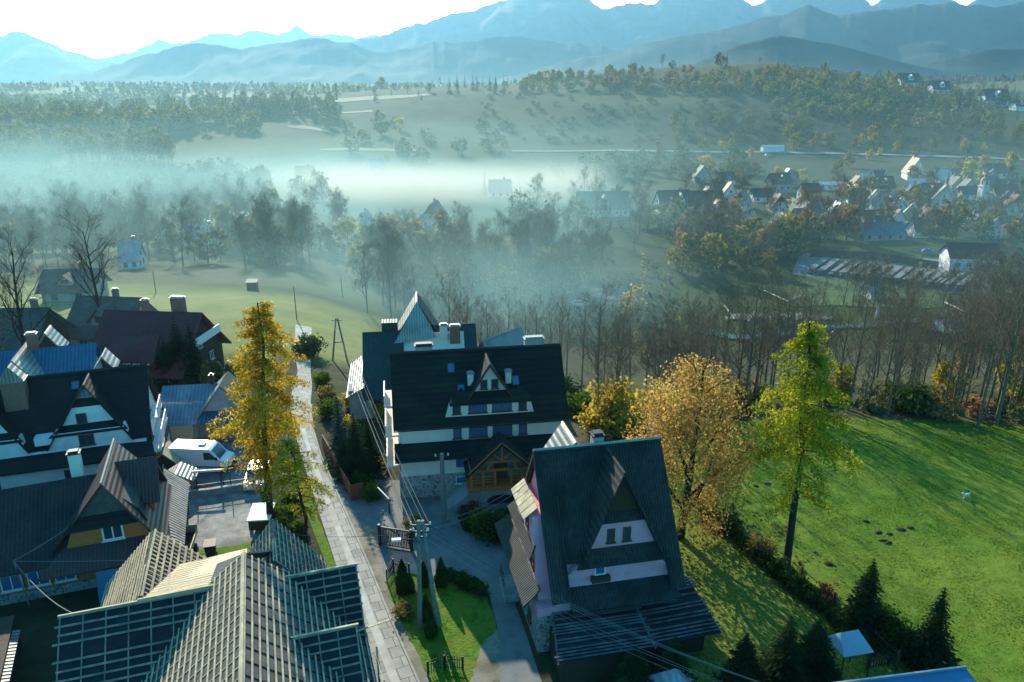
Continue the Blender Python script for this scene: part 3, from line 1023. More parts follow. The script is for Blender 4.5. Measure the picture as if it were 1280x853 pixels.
# ---------------------------------------------------------------- pink house with steep corrugated roof
def build_pink():
    t = empty('pink_house', (5.6, 44.65, 0), R(12), 'tall pink house with steep grey corrugated roof and central dormer', 'house')
    w = MB()
    extrude_x(w, -4.0, 4.0, [(-4.9, 2.6), (4.9, 2.6), (4.9, 3.6), (0, 11.0), (-4.9, 3.6)])
    w.build('wall', K['pink'], t)
    s = MB()
    extrude_x(s, -5.15, 4.1, [(-5.0, -0.3), (5.0, -0.3), (5.0, 2.6), (-5.0, 2.6)])
    s.build('stone_base', K['stone2'], t)
    lw = MB()
    lw.box(-5.16, -4.0, -4.9, 4.9, 2.6, 3.2)
    lw.build('side_wall', K['pink'], t)
    X0, X1 = -4.35, 4.35
    sl = 7.5 / 5.3
    def zz(y):
        return 11.5 - abs(y) * sl
    planes = [up([(X0, -5.45, zz(5.45)), (-3.15, -5.45, zz(5.45)), (-3.15, 0.05, 11.5), (X0, 0.05, 11.5)]),
              up([(3.35, -5.45, zz(5.45)), (X1, -5.45, zz(5.45)), (X1, 0.05, 11.5), (3.35, 0.05, 11.5)]),
              up([(-3.15, -4.15, zz(4.15)), (3.35, -4.15, zz(4.15)), (3.35, 0.05, 11.5), (-3.15, 0.05, 11.5)]),
              up([(X0, 5.45, zz(5.45)), (X1, 5.45, zz(5.45)), (X1, -0.05, 11.5), (X0, -0.05, 11.5)])]
    roof_slabs(t, planes, 'corr', 0.16)
    # central dormer: steep gable roof, dark boarded triangle, pink walls between ledge roofs
    ax = 0.5
    g = MB()
    for sx in (-1, 1):
        g.slab(up([(ax, -3.75, 11.4), (ax + sx * 2.65, -4.35, 5.75), (ax + sx * 2.65, -3.6, 5.75), (ax, 0.0, 11.4)]), -0.10)
    g.build('dormer_roof', K['corr'], t)
    db = MB()
    extrude_y(db, -3.3, -1.0, [(ax - 1.55, 8.2), (ax + 1.55, 8.2), (ax, 11.2)])
    db.build('dormer_boarding', K['darkwood'], t)
    pw = MB()
    extrude_y(pw, -3.72, -1.6, [(ax - 2.5, 5.7), (ax + 2.5, 5.7), (ax + 1.38, 8.15), (ax - 1.38, 8.15)])
    pw.build('dormer_wall', K['pink'], t)
    roof_slabs(t, [up([(ax - 1.75, -3.9, 8.05), (ax + 1.75, -3.9, 8.05), (ax + 1.5, -3.25, 8.5), (ax - 1.5, -3.25, 8.5)])], 'corr', 0.08, 'ledge_roof')
    roof_slabs(t, [up([(ax - 3.1, -4.55, 5.42), (ax + 3.0, -4.55, 5.42), (ax + 2.5, -3.7, 5.86), (ax - 2.5, -3.7, 5.86)])], 'corr', 0.1, 'ledge_roof')
    lwl = MB()
    extrude_y(lwl, -4.35, -3.4, [(-3.15, 3.6), (3.35, 3.6), (3.35, 4.9), (2.9, 5.45), (-2.5, 5.45), (-3.15, 4.9)])
    lwl.build('lower_dormer_wall', K['pink'], t)
    roof_slabs(t, [up([(-3.2, -5.95, 3.4), (3.9, -5.95, 3.4), (3.5, -4.3, 4.3), (-3.2, -4.3, 4.3)])], 'corr', 0.1, 'eaves_roof')
    for x in (-0.2, 0.85):
        window(t, (x, -3.74, 7.05), 0.5, 0.95, frame='brownframe', mull=0)
    window(t, (-1.05, -4.37, 5.1), 0.7, 0.7, frame='frame', mull=0, glass='skylight')
    bx = MB()
    bx.box(-1.65, -.45, -4.75, -4.38, 4.4, 4.75)
    bx.build('balcony_box', K['darkwood'], t)
    # gable end facing the yard: a wall bay standing out under the roof, with skirt roofs and windows
    gb = MB()
    extrude_x(gb, -4.9, -3.95, [(-4.3, 2.6), (4.3, 2.6), (2.1, 7.95), (-2.1, 7.95)])
    gb.build('gable_wall', K['pink'], t)
    roof_slabs(t, [up([(-5.95, -4.4, 3.1), (-5.95, 5.2, 3.1), (-4.85, 4.7, 4.1), (-4.85, -4.2, 4.1)])], 'corr_y', 0.1, 'skirt_roof')
    roof_slabs(t, [up([(-5.35, -3.3, 5.6), (-5.35, 3.4, 5.6), (-4.85, 2.9, 6.35), (-4.85, -2.8, 6.35)])], 'corr_y', 0.1, 'skirt_roof')
    hd = MB()
    for i in range(5):
        y0 = -1.9 + i * 0.78
        hd.slab(up([(-5.4, y0, 7.75), (-5.4, y0 + .7, 7.75), (-4.5, y0 + .7, 8.5), (-4.5, y0, 8.5)]), -0.06)
    hd.build('sunlit_awning', K['batten'], t)
    for y in (-1.0, 0.9):
        window(t, (-4.92, y, 7.1), 0.7, 1.0, '-x', 'brownframe', 0)
    for y in (-2.6, 0.4, 2.8):
        window(t, (-4.92, y, 4.95), 0.7, 0.7, '-x', 'brownframe', 0)
    for y in (-2.9, 0.8):
        window(t, (-5.17, y, 1.35), 0.8, 0.9, '-x', 'brownframe', 1)
    st = MB()
    st.box(-6.2, -5.2, 0.6, 2.0, -.1, 0.9)
    st.box(-6.2, -5.2, 0.1, 0.6, -.1, 0.5)
    o = st.build('doorstep', K['concrete'], t)
    rl = MB()
    for y in (0.7, 1.3, 1.9):
        rl.box(-6.18, -6.12, y - .03, y + .03, 0.9, 1.8)
    rl.box(-6.2, -6.1, 0.6, 2.0, 1.75, 1.82)
    rl.build('railing', K['metal'], o)
    dr = MB()
    dr.box(-5.21, -5.12, 0.85, 1.75, 0.9, 2.5)
    dr.build('door', K['darkwood'], t)
    c = chimney(t, 0.1, 0.5, 10.8, 11.95, 0.7, 0.7, 'greywall', 'metal')
    gutter_pipe(t, [(-3.2, -1.8, 9.05), (-3.2, -5.5, 3.82), (-3.2, -5.5, 2.6)], 0.035, 'metal')
    gutter_pipe(t, [(-3.2, -6.0, 3.3), (3.9, -6.0, 3.3)], .06, 'metal', 'gutter')
    gutter_pipe(t, [(X0, 0, 11.55), (X1, 0, 11.55)], .09, 'greywall', 'ridge_cap')
    # dormer at the back, its gable showing above the ridge
    bg = MB()
    for sx in (-1, 1):
        bg.slab(up([(-1.1, 1.2, 11.2), (-1.1 + sx * 2.0, 2.6, 8.3), (-1.1 + sx * 2.0, 4.6, 8.3), (-1.1, 4.6, 11.2)]), -0.12)
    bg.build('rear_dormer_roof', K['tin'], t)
    return t
build_pink()

# dark lean-to roofs of bare laths in front of the pink house
def battened(parent, poly, m='membrane', sp=0.36, csp=0.9, bw=0.06, bh=0.05, name='roof_plane', bm='batten', jitter=0.0, cw=0.05, t=0.06, skip=0.0, cm=None):
    """A convex roof plane of sheet with laths along it and counter-laths down it."""
    q = up(poly)
    n = (q[1] - q[0]).cross(q[-1] - q[0]).normalized()
    h = Vector((0, 0, 1)).cross(n).normalized()
    d = h.cross(n)
    if d.z > 0:
        d = -d
    o0 = q[0]
    pts = [((p - o0).dot(h), (p - o0).dot(d)) for p in q]
    b = MB()
    b.slab(q, -t)
    o = b.build(name, K[m], parent)
    def clip(axis, val):
        hit = []
        for i in range(len(pts)):
            a, c = pts[i], pts[(i + 1) % len(pts)]
            if (a[axis] - val) * (c[axis] - val) < 0:
                f = (val - a[axis]) / (c[axis] - a[axis])
                hit.append(a[1 - axis] + f * (c[1 - axis] - a[1 - axis]))
        return (min(hit), max(hit)) if len(hit) >= 2 else None
    l = MB()
    vmin, vmax = min(p[1] for p in pts), max(p[1] for p in pts)
    v = vmin + 0.06
    rr = random.Random(int(abs(q[0].x * 71 + q[0].y * 13)))
    while v < vmax:
        s = clip(1, v)
        if s and s[1] - s[0] > 0.15 and rr.random() >= skip:
            a, c = s
            a -= rr.random() * jitter
            c += rr.random() * jitter
            l.bar(o0 + h * a + d * v + n * (0.07), o0 + h * c + d * v + n * (0.07 + rr.uniform(-.01, .01)), bw, bh, up=n)
        v += sp * (1 + rr.uniform(-.08, .08))
    umin, umax = min(p[0] for p in pts), max(p[0] for p in pts)
    u = umin + 0.05
    l2 = MB()
    while u < umax:
        s = clip(0, u)
        if s and s[1] - s[0] > 0.15:
            l2.bar(o0 + h * u + d * s[0] + n * 0.02, o0 + h * u + d * s[1] + n * 0.02, cw, 0.04, up=n)
        u += csp
    l.build('battens', K[bm], o)
    if l2.v:
        l2.build('counter_battens', K[cm or bm], o)
    return o

def build_annex():
    t = empty('lean_to_shed', (7.2, 39.5, 0), R(12), 'low dark lean-to with unfinished lath roof below the pink house', 'shed')
    w = MB()
    w.box(-4.9, 0.6, -2.6, 0.9, -.2, 1.9)
    w.box(0.9, 4.6, -1.6, 2.0, -.2, 1.8)
    w.build('wall', K['darkwood'], t)
    K['darklath'] = mat('old_dark_lath', (0.10, 0.105, 0.11), 0.85, 0.6, 1.2)
    K['darksheet'] = mat('old_black_roofing', (0.022, 0.024, 0.028), 0.7, 0.4, 1)
    battened(t, [(-5.2, -2.9, 2.0), (0.9, -2.9, 2.0), (0.5, 1.0, 2.9), (-4.6, 1.0, 2.9)], 'darksheet', 0.21, 40, 0.10, bm='darklath', jitter=.25, skip=.22)
    battened(t, [(0.9, -2.4, 1.75), (5.4, -2.2, 1.75), (5.0, 2.2, 2.75), (0.6, 1.6, 2.75)], 'darksheet', 0.24, 40, 0.11, bm='darklath', jitter=.3, skip=.25)
    fr = MB()
    fr.bar((-5.25, -3.0, 1.95), (-4.6, 1.1, 2.92), 0.1, 0.1)
    fr.build('rafter', K['darklath'], t)
    fr = MB()
    fr.bar((0.75, -2.95, 1.98), (0.55, 1.1, 2.95), 0.14, 0.12)
    fr.build('rafter', K['darklath'], t)
    return t
build_annex()

# ---------------------------------------------------------------- big white house with black roof on the left
def build_white():
    t = empty('white_villa', (-39.0, 61.2, 0), R(19), 'large white house with black stepped roofs at left edge', 'house')
    XL, XR = -11.5, 6.4
    w = MB()
    extrude_x(w, XL, XR, [(-5.1, -0.2), (5.0, -0.2), (5.0, 3.6), (0, 9.4), (-3.5, 5.0), (-5.1, 4.0)])
    w.build('wall', K['white'], t)
    sl = 5.9 / 4.7
    RX0, RX1 = XL - .4, 6.8
    roof_slabs(t, [up([(RX0, -4.1, 9.9 - 4.1 * sl), (RX1, -4.1, 9.9 - 4.1 * sl), (RX1, 0.05, 9.9), (RX0, 0.05, 9.9)]),
                   up([(RX0, 5.4, 3.4), (RX1, 5.4, 3.4), (RX1, -0.05, 9.9), (RX0, -0.05, 9.9)])], 'blackroof', 0.2)
    roof_slabs(t, [up([(RX0, -5.75, 3.85), (RX1 + .3, -5.75, 3.75), (RX1, -4.0, 4.65), (RX0, -4.0, 4.65)])], 'blackroof', 0.14, 'apron_roof')
    def dormer(ax):
        lw = MB()
        extrude_y(lw, -4.2, -2.5, [(ax - 3.35, 4.4), (ax + 3.35, 4.4), (ax + 2.65, 6.1), (ax - 2.65, 6.1)])
        d = lw.build('dormer_wall', K['white'], t)
        roof_slabs(t, [up([(ax - 3.0, -4.4, 5.95), (ax + 3.0, -4.4, 5.95), (ax + 2.1, -3.35, 6.5), (ax - 2.1, -3.35, 6.5)])], 'blackroof', 0.1, 'apron_roof')
        uw = MB()
        extrude_y(uw, -3.4, -1.4, [(ax - 2.1, 6.35), (ax + 2.1, 6.35), (ax + 1.0, 8.2), (ax - 1.0, 8.2)])
        uw.build('upper_wall', K['white'], d)
        roof_slabs(t, [up([(ax - 1.15, -3.6, 8.1), (ax + 1.15, -3.6, 8.1), (ax + .85, -2.9, 8.6), (ax - .85, -2.9, 8.6)])], 'blackroof', 0.1, 'ledge_roof')
        gw = MB()
        extrude_y(gw, -2.95, -1.2, [(ax - .85, 8.5), (ax + .85, 8.5), (ax, 9.6)])
        gw.build('gable_wall', K['bluegrey'], d)
        g = MB()
        for sx in (-1, 1):
            g.slab(up([(ax, -3.2, 9.88), (ax + sx * 3.3, -4.6, 4.9), (ax + sx * 3.3, -3.4, 4.9), (ax, -0.1, 9.88)]), -0.10)
        g.build('dormer_roof', K['blackroof'], t)
        window(t, (ax - .55, -3.42, 6.95), 0.8, 0.9, frame='brownframe', mull=0, glass='glass')
        window(t, (ax - .3, -4.22, 5.3), 1.15, 0.95, frame='brownframe', mull=1)
    dormer(2.2)
    dormer(-5.6)
    fb = MB()
    fb.box(-1.9, -.6, -4.3, -3.4, 5.3, 6.0)
    fb.build('band_wall', K['white'], t)
    for x in (-5.2, 0.5):
        window(t, (x, -5.12, 2.6), 1.0, 1.2, frame='brownframe', mull=1)
    c = MB()
    c.box(-4.15, -2.45, -1.75, -0.7, 6.6, 10.2)
    ch = c.build('chimney', K['brick'], t)
    cc = MB()
    cc.box(-4.3, -2.3, -1.9, -.55, 10.2, 10.35)
    extrude_y(cc, -1.8, -.6, [(-4.25, 10.35), (-2.35, 10.35), (-3.3, 11.6)])
    cc.build('cap', K['tin'], ch)
    # small roof behind the ridge, catching the sun
    sr = MB()
    for sx in (-1, 1):
        sr.slab(up([(3.2, 0.6, 10.9), (3.2 + sx * 1.0, 0.6, 9.5), (3.2 + sx * 1.0, 3.2, 9.5), (3.2, 3.2, 10.9)]), -.1)
    sr.build('rear_dormer_roof', K['tin'], t)
    gutter_pipe(t, [(RX0, 0, 9.95), (RX1, 0, 9.95)], .10, 'metal', 'ridge_cap')
    skylight(t, 1.1, -0.75, 9.9 - .75 * sl + .05, sl, .7, .8)
    # sunlit terrace with railings at the right-hand gable end
    for z in (0.4, 3.0, 5.3):
        hw = 3.6 if z < 5 else 1.6
        b = MB()
        b.box(6.42, 7.3, -hw, hw, z, z + .15)
        o = b.build('balcony', K['white'], t)
        r = MB()
        for y in np.arange(-hw, hw + .01, .3):
            r.box(7.2, 7.26, y - .04, y + .04, z + .15, z + 1.0)
        r.box(7.18, 7.28, -hw, hw, z + 1.0, z + 1.08)
        r.build('railing', K['frame'], o)
        window(t, (6.42, -hw * .4, z + 1.2), 1.0, 1.6, 'x', 'brownframe', 1)
    return t
build_white()

# ---------------------------------------------------------------- brown-roofed timber house
def build_brown():
    t = empty('timber_house', (-30.0, 50.0, 0), R(20), 'timber house with brown-black tiled roof and wooden gable window', 'house')
    w = MB()
    extrude_x(w, -12.0, 3.2, [(-4.6, -0.2), (3.4, -0.2), (3.4, 2.7), (-0.8, 6.5), (-4.6, 3.0)])
    w.build('wall', K['wood'], t)
    s = MB()
    extrude_x(s, -12.1, 3.3, [(-4.7, -.3), (3.5, -.3), (3.5, .7), (-4.7, .7)])
    s.build('stone_base', K['stone2'], t)
    roof_slabs(t, [up([(-12.4, -5.6, 2.75), (-0.9, -5.6, 2.75), (0.2, -0.8, 6.9), (-12.4, -0.8, 6.7)]),
                   up([(-12.4, 4.2, 2.5), (3.6, 4.2, 2.5), (3.6, -0.85, 7.0), (-12.4, -0.85, 6.7)])], 'oldtile', 0.16)
    roof_slabs(t, [up([(0.2, -3.0, 5.1), (3.65, -3.2, 5.1), (3.6, -0.75, 7.6), (0.2, -0.75, 7.6)])], 'brown', 0.16, 'wing_roof')
    # front gable over the window, its ridge running back over the main roof
    ax = 0.45
    g = MB()
    g.slab(up([(ax, -4.75, 8.0), (ax - 3.9, -5.0, 3.3), (ax - 3.9, -4.0, 3.3), (ax, 2.4, 8.0)]), -.14)
    o1 = g.build('gable_roof', K['oldtile'], t)
    g = MB()
    g.slab(up([(ax, -4.75, 8.0), (ax + 3.9, -6.3, 2.75), (ax + 3.9, 2.4, 2.75), (ax, 2.4, 8.0)]), -.14)
    g.build('gable_roof', K['brown'], t)
    rc = MB()
    rc.tube([(ax, -4.8, 8.03), (ax, 2.45, 8.03)], .09, 6)
    rc.build('ridge_cap', K['tin'], t)
    gw = MB()
    extrude_y(gw, -4.5, -1.0, [(ax - 1.95, 5.6), (ax + 1.95, 5.6), (ax, 7.75)])
    gw.build('gable_boarding', K['greyroof'], t)
    lw = MB()
    extrude_y(lw, -4.75, -1.0, [(ax - 2.9, 3.3), (ax + 2.75, 3.3), (ax + 2.15, 5.0), (ax - 2.25, 5.0)])
    lw.build('gable_wall', K['wood'], t)
    roof_slabs(t, [up([(ax - 2.7, -5.15, 4.85), (ax + 2.5, -5.15, 4.85), (ax + 1.9, -4.4, 5.65), (ax - 2.0, -4.4, 5.65)])], 'blackroof', .1, 'ledge_roof')
    roof_slabs(t, [up([(ax - 4.6, -6.3, 2.35), (ax + 3.6, -6.3, 2.35), (ax + 2.8, -4.7, 3.55), (ax - 3.0, -4.7, 3.55)])], 'brown', .1, 'skirt_roof')
    window(t, (ax + .15, -4.78, 4.2), 1.35, 1.15, frame='frame', mull=1, bar=.12)
    # lean-to of corrugated sheet on the sunny side
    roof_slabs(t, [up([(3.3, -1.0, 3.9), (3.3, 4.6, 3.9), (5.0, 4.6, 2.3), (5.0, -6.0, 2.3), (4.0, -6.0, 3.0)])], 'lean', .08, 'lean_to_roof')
    lt = MB()
    lt.box(3.3, 4.7, -4.6, 4.3, -.2, 2.35)
    lt.build('lean_to_wall', K['darkwood'], t)
    c = chimney(t, -1.75, -0.4, 6.6, 8.6, .75, .6, 'plaster', 'metal')
    # glazed ground floor
    for x in (-6.0, -4.4, -2.8):
        window(t, (x, -4.72, 1.65), 1.3, 1.2, frame='frame', mull=1, glass='skylight')
    bs = MB()
    bs.slab([(-0.6, -7.0, 0.2), (3.1, -7.0, 0.2), (3.0, -6.3, 2.2), (-0.6, -6.3, 2.2)], -.06)
    tag(bs.build('metal_sheet', K['bluesheet']), 'flat blue sheet leaning below the timber house gable', 'sheet').matrix_world = t.matrix_basis.copy()
    return t
build_brown()

# ---------------------------------------------------------------- house being roofed, bottom left
def build_unfinished():
    t = empty('unfinished_house', (-13.0, 33.0, 0), R(18), 'house under construction with bare battens over its many-gabled roof', 'house')
    w = MB()
    w.box(-9.6, 4.7, -9.5, 7.4, -.2, 3.9)
    w.box(-8.6, -4.6, 5.0, 10.6, -.2, 3.8)
    w.box(-1.5, 2.9, 6.5, 9.2, -.2, 3.8)
    w.build('wall', K['greywall'], t)
    X = -0.9
    Z = 8.8
    s = 0.79
    # main roof, ridge running towards us
    battened(t, [(X, -9.5, Z), (X, 4.0, Z), (5.3, 4.0, Z - 6.2 * s), (5.3, -9.5, Z - 6.2 * s)], sp=.40, csp=.95, bw=.085, bm='batten', cm='shademembrane')
    battened(t, [(X, -9.5, Z), (X, 4.0, Z), (-7.2, 4.0, Z - 6.3 * s), (-7.2, -9.5, Z - 6.3 * s)], sp=.40, csp=.75, bw=.085)
    battened(t, [(X, 4.0, Z), (0.7, 6.2, 7.2), (-2.6, 6.2, 7.0), (-2.9, 4.0, 7.2)], sp=.40, csp=.9)
    # left cross gable: front slope in shade-painted colours with wide laths, shallow boarded slope behind
    battened(t, [(-10.3, 3.5, 7.2), (-2.6, 3.5, 7.2), (-6.6, -1.5, 3.1), (-10.3, -1.5, 3.1)], m='shademembrane', sp=.46, csp=1.1, bw=.11, jitter=.25, skip=.06, bm='shadebatten', cw=.07)
    battened(t, [(-6.35, 3.6, 7.22), (-0.9, 3.6, 7.35), (-1.0, 8.4, 6.3), (-4.9, 8.2, 6.1)], 'board', sp=.34, csp=1.1, bw=.03, bh=.02, cw=.03, t=.05)
    e = MB()
    e.bar((-6.5, 3.45, 7.3), (-2.5, 3.45, 7.35), .08, .3)
    e.bar((-10.35, 3.5, 7.25), (-6.5, 3.5, 7.28), .10, .08)
    e.build('ridge_board', K['board'], t)
    # back left wing
    battened(t, [(-6.5, 4.2, 7.1), (-6.6, 11.1, 7.0), (-9.7, 11.1, 3.7), (-9.7, 4.2, 3.7)], sp=.30, csp=.9, bw=.10)
    battened(t, [(-6.5, 4.2, 7.1), (-6.6, 11.1, 7.0), (-3.6, 11.1, 4.2), (-3.6, 4.2, 4.2)], sp=.46, csp=.42, bw=.12, cw=.10)
    # back right wing
    battened(t, [(0.7, 4.6, 7.6), (0.7, 9.4, 7.5), (3.7, 9.4, 3.7), (3.7, 4.6, 3.8)], sp=.36, csp=.85, bw=.075)
    battened(t, [(0.7, 4.6, 7.6), (0.7, 9.4, 7.5), (-2.3, 9.4, 3.9), (-2.3, 4.6, 3.9)], sp=.36, csp=.85, bw=.075)
    # two dormer gables to the street
    for y, x0, x1 in ((3.5, 1.3, 5.15), (-1.8, 0.65, 4.5)):
        zr = 7.05
        battened(t, [(x0, y, zr), (x1, y, zr), (x1 + .05, y - 3.0, 4.0), (x1 - .1, y - 3.1, 3.9)], m='shademembrane', sp=.44, csp=.95, bw=.10, jitter=.12, skip=.06, bm='shadebatten', cw=.06)
        battened(t, [(x0, y, zr), (x1, y, zr), (x1 + .05, y + 2.6, 4.2), (x1 - .1, y + 2.7, 4.1)], sp=.50, csp=1.2, bw=.075)
        gb = MB()
        gb.poly([(x1 - .25, y, zr - .1), (x1 - .25, y - 3.0, 3.9), (x1 - .25, y + 2.6, 3.9)], [(0, 1, 2)])
        gb.build('gable_wall', K['greywall'], t)
        rb = MB()
        rb.bar((x0 - .1, y, zr + .06), (x1 + .15, y, zr + .06), .12, .08)
        rb.bar((x1 + .02, y, zr - .05), (x1 + .05, y - 3.0, 3.85), .06, .16)
        rb.build('ridge_board', K['batten'], t)
    hr = MB()
    hr.tube([(X, -9.6, Z + .1), (X, 4.1, Z + .1)], .07, 6)
    hr.build('ridge_board', K['batten'], t)
    sc = MB()
    for x, y in ((5.6, -6.0), (5.6, -3.4), (5.6, -0.8)):
        sc.tube([(x, y, 0), (x, y, 4.6)], .05, 6)
    for z in (2.0, 4.0):
        sc.tube([(5.6, -6.2, z), (5.6, -.6, z)], .045, 6)
    sc.bar((4.6, 0.6, 4.7), (6.6, 0.95, 4.75), .12, .05)
    tag(sc.build('scaffold', K['batten']), 'timber scaffold poles along the street side of the unfinished house', 'scaffold').matrix_world = t.matrix_basis.copy()
    tp = MB()
    n = 8
    for i in range(n):
        y0, y1 = -5.8 + i * .5, -5.8 + (i + 1) * .5
        k0, k1 = .12 * math.sin(i * 1.9), .12 * math.sin((i + 1) * 1.9)
        tp.slab([(5.25 + k0, y0, 0.3), (5.25 + k1, y1, 0.3), (5.45 + k1, y1, 3.6), (5.45 + k0, y0, 3.6)], .02)
    tag(tp.build('tarpaulin', K['tarp']), 'bright blue tarpaulin hung beside the street at the unfinished house', 'tarpaulin').matrix_world = t.matrix_basis.copy()
    return t
build_unfinished()
# ---------------------------------------------------------------- yards, street and lawns (sheets draped on the ground)
def drape(name, left, right, dz, m, label, steps=None, cross=4, kind='structure', edge_noise=0.0, seed=0):
    """A sheet between two edge lines (same number of points), draped on the terrain dz above it."""
    n = steps or 40
    def res(pl):
        pl = [Vector((p[0], p[1])) for p in pl]
        d = [0]
        for i in range(1, len(pl)):
            d.append(d[-1] + (pl[i] - pl[i - 1]).length)
        out = []
        for k in range(n + 1):
            s = d[-1] * k / n
            i = max(j for j in range(len(d)) if d[j] <= s + 1e-9)
            i = min(i, len(pl) - 2)
            f = (s - d[i]) / max(1e-9, d[i + 1] - d[i])
            out.append(pl[i].lerp(pl[i + 1], f))
        return out
    a, b = res(left), res(right)
    rr = random.Random(seed)
    v, f = [], []
    for i in range(n + 1):
        na = rr.uniform(-1, 1) * edge_noise
        nb = rr.uniform(-1, 1) * edge_noise
        for j in range(cross + 1):
            p = a[i].lerp(b[i], j / cross)
            if j == 0:
                p = p + (a[i] - b[i]).normalized() * na
            if j == cross:
                p = p + (b[i] - a[i]).normalized() * nb
            v.append((p.x, p.y, T(p.x, p.y) + dz))
    c = cross + 1
    for i in range(n):
        for j in range(cross):
            q = i * c + j
            f.append((q, q + 1, q + c + 1, q + c))
    me = bpy.data.meshes.new(name)
    me.from_pydata(v, [], f)
    me.materials.append(m)
    # faces up
    me.update()
    if me.polygons[0].normal.z < 0:
        me.flip_normals()
    o = bpy.data.objects.new(name, me)
    COL.objects.link(o)
    tag(o, label, kind=kind)
    return o

def pxl(*pts):
    return [P(*p) for p in pts]

def paver_mat():
    m = bpy.data.materials.new('street_slabs')
    nt, N, L = nodes_of(m)
    out = N.new('ShaderNodeOutputMaterial')
    b = N.new('ShaderNodeBsdfPrincipled')
    b.inputs['Roughness'].default_value = 0.85
    L.new(b.outputs[0], out.inputs[0])
    tc = N.new('ShaderNodeTexCoord')
    mp = N.new('ShaderNodeMapping')
    mp.inputs['Rotation'].default_value = (0, 0, R(-23))
    L.new(tc.outputs['Object'], mp.inputs[0])
    br = N.new('ShaderNodeTexBrick')
    br.inputs['Scale'].default_value = 1.0
    br.inputs['Mortar Size'].default_value = 0.02
    br.inputs['Brick Width'].default_value = 0.95
    br.inputs['Row Height'].default_value = 0.95
    br.inputs['Color1'].default_value = (0.36, 0.345, 0.31, 1)
    br.inputs['Color2'].default_value = (0.27, 0.26, 0.235, 1)
    br.inputs['Mortar'].default_value = (0.085, 0.09, 0.06, 1)
    L.new(mp.outputs[0], br.inputs['Vector'])
    nz = N.new('ShaderNodeTexNoise')
    nz.inputs['Scale'].default_value = 0.7
    nz.inputs['Detail'].default_value = 7
    L.new(tc.outputs['Object'], nz.inputs['Vector'])
    mr = N.new('ShaderNodeMapRange')
    mr.inputs['From Min'].default_value = 0.3
    mr.inputs['From Max'].default_value = 0.7
    mr.inputs['To Min'].default_value = 0.65
    mr.inputs['To Max'].default_value = 1.15
    L.new(nz.outputs[0], mr.inputs[0])
    mx = N.new('ShaderNodeMix')
    mx.data_type = 'RGBA'
    mx.blend_type = 'MULTIPLY'
    mx.inputs[0].default_value = 1
    L.new(br.outputs[0], mx.inputs[6])
    L.new(mr.outputs[0], mx.inputs[7])
    L.new(mx.outputs[2], b.inputs['Base Color'])
    bp = N.new('ShaderNodeBump')
    bp.inputs['Distance'].default_value = 0.03
    L.new(br.outputs['Fac'], bp.inputs['Height'])
    bp.invert = True
    L.new(bp.outputs[0], b.inputs['Normal'])
    return m
G_slab = paver_mat()
G_slab2 = mat('pale_concrete_strip', (0.44, 0.43, 0.39), 0.85, 0.12, 0.8, second=(0.34, 0.33, 0.30), mixscale=0.5)
G_asph = mat('worn_asphalt', (0.15, 0.155, 0.16), 0.9, 0.2, 1.5, second=(0.20, 0.195, 0.185), mixscale=0.35, bump=0.01, bscale=20)
G_conc = mat('yard_concrete', (0.26, 0.255, 0.235), 0.9, 0.3, 1.6, second=(0.14, 0.14, 0.13), mixscale=0.45, bump=.01, bscale=12)
G_dirt = mat('dirt_shoulder', (0.24, 0.21, 0.165), 0.95, 0.3, 1.2, second=(0.13, 0.12, 0.08), mixscale=0.6, bump=0.03, bscale=6)
G_lawn = mat('lawn', (0.085, 0.165, 0.014), 0.95, 0.45, 2.2, second=(0.14, 0.175, 0.022), mixscale=0.5, bump=0.08, bscale=9, spec=0.1)
G_leafy = mat('leaf_strewn_lawn', (0.095, 0.155, 0.018), 0.95, 0.5, 3.5, second=(0.24, 0.20, 0.05), mixscale=6.0, bump=0.08, bscale=9, spec=0.1)
G_gravel = mat('river_gravel', (0.20, 0.19, 0.17), 0.95, 0.4, 0.5, second=(0.09, 0.09, 0.06), mixscale=0.15)
G_road = mat('country_road', (0.20, 0.20, 0.195), 0.9, 0.2, 0.4)

L_edge = pxl((478, 880), (466, 853), (440, 775), (418, 700), (400, 645), (386, 600), (374, 560), (364, 525), (362, 500), (368, 478), (372, 462)) + [(-29.5, 97), (-33.5, 112)]
R_edge = pxl((534, 880), (521, 853), (487, 775), (459, 705), (434, 648), (413, 600), (400, 570), (390, 535), (388, 505), (390, 480), (388, 462)) + [(-27.2, 97), (-31.0, 112)]
drape('street', L_edge, R_edge, 0.05, G_slab, 'narrow street of pale concrete slabs', 70, 6)
def lerp2(a, b, f):
    return (a[0] + (b[0] - a[0]) * f, a[1] + (b[1] - a[1]) * f)
drape('street_strip', [lerp2(a, b, .40) for a, b in zip(L_edge[:8], R_edge[:8])], [lerp2(a, b, .62) for a, b in zip(L_edge[:8], R_edge[:8])], 0.055, G_slab2, 'smooth pale concrete strip along the street', 50, 2)
# kerbs
def kerb(line, off):
    b = MB()
    for i in range(len(line) - 1):
        a, c = Vector((*line[i], 0)), Vector((*line[i + 1], 0))
        a.z, c.z = T(a.x, a.y) + .06, T(c.x, c.y) + .06
        b.bar(a, c, .14, .16)
    tag(b.build('kerb', K['concrete']), 'low concrete kerb along the slab street', kind='structure')
kerb([(p[0] + .08, p[1]) for p in R_edge[:9]], 0)
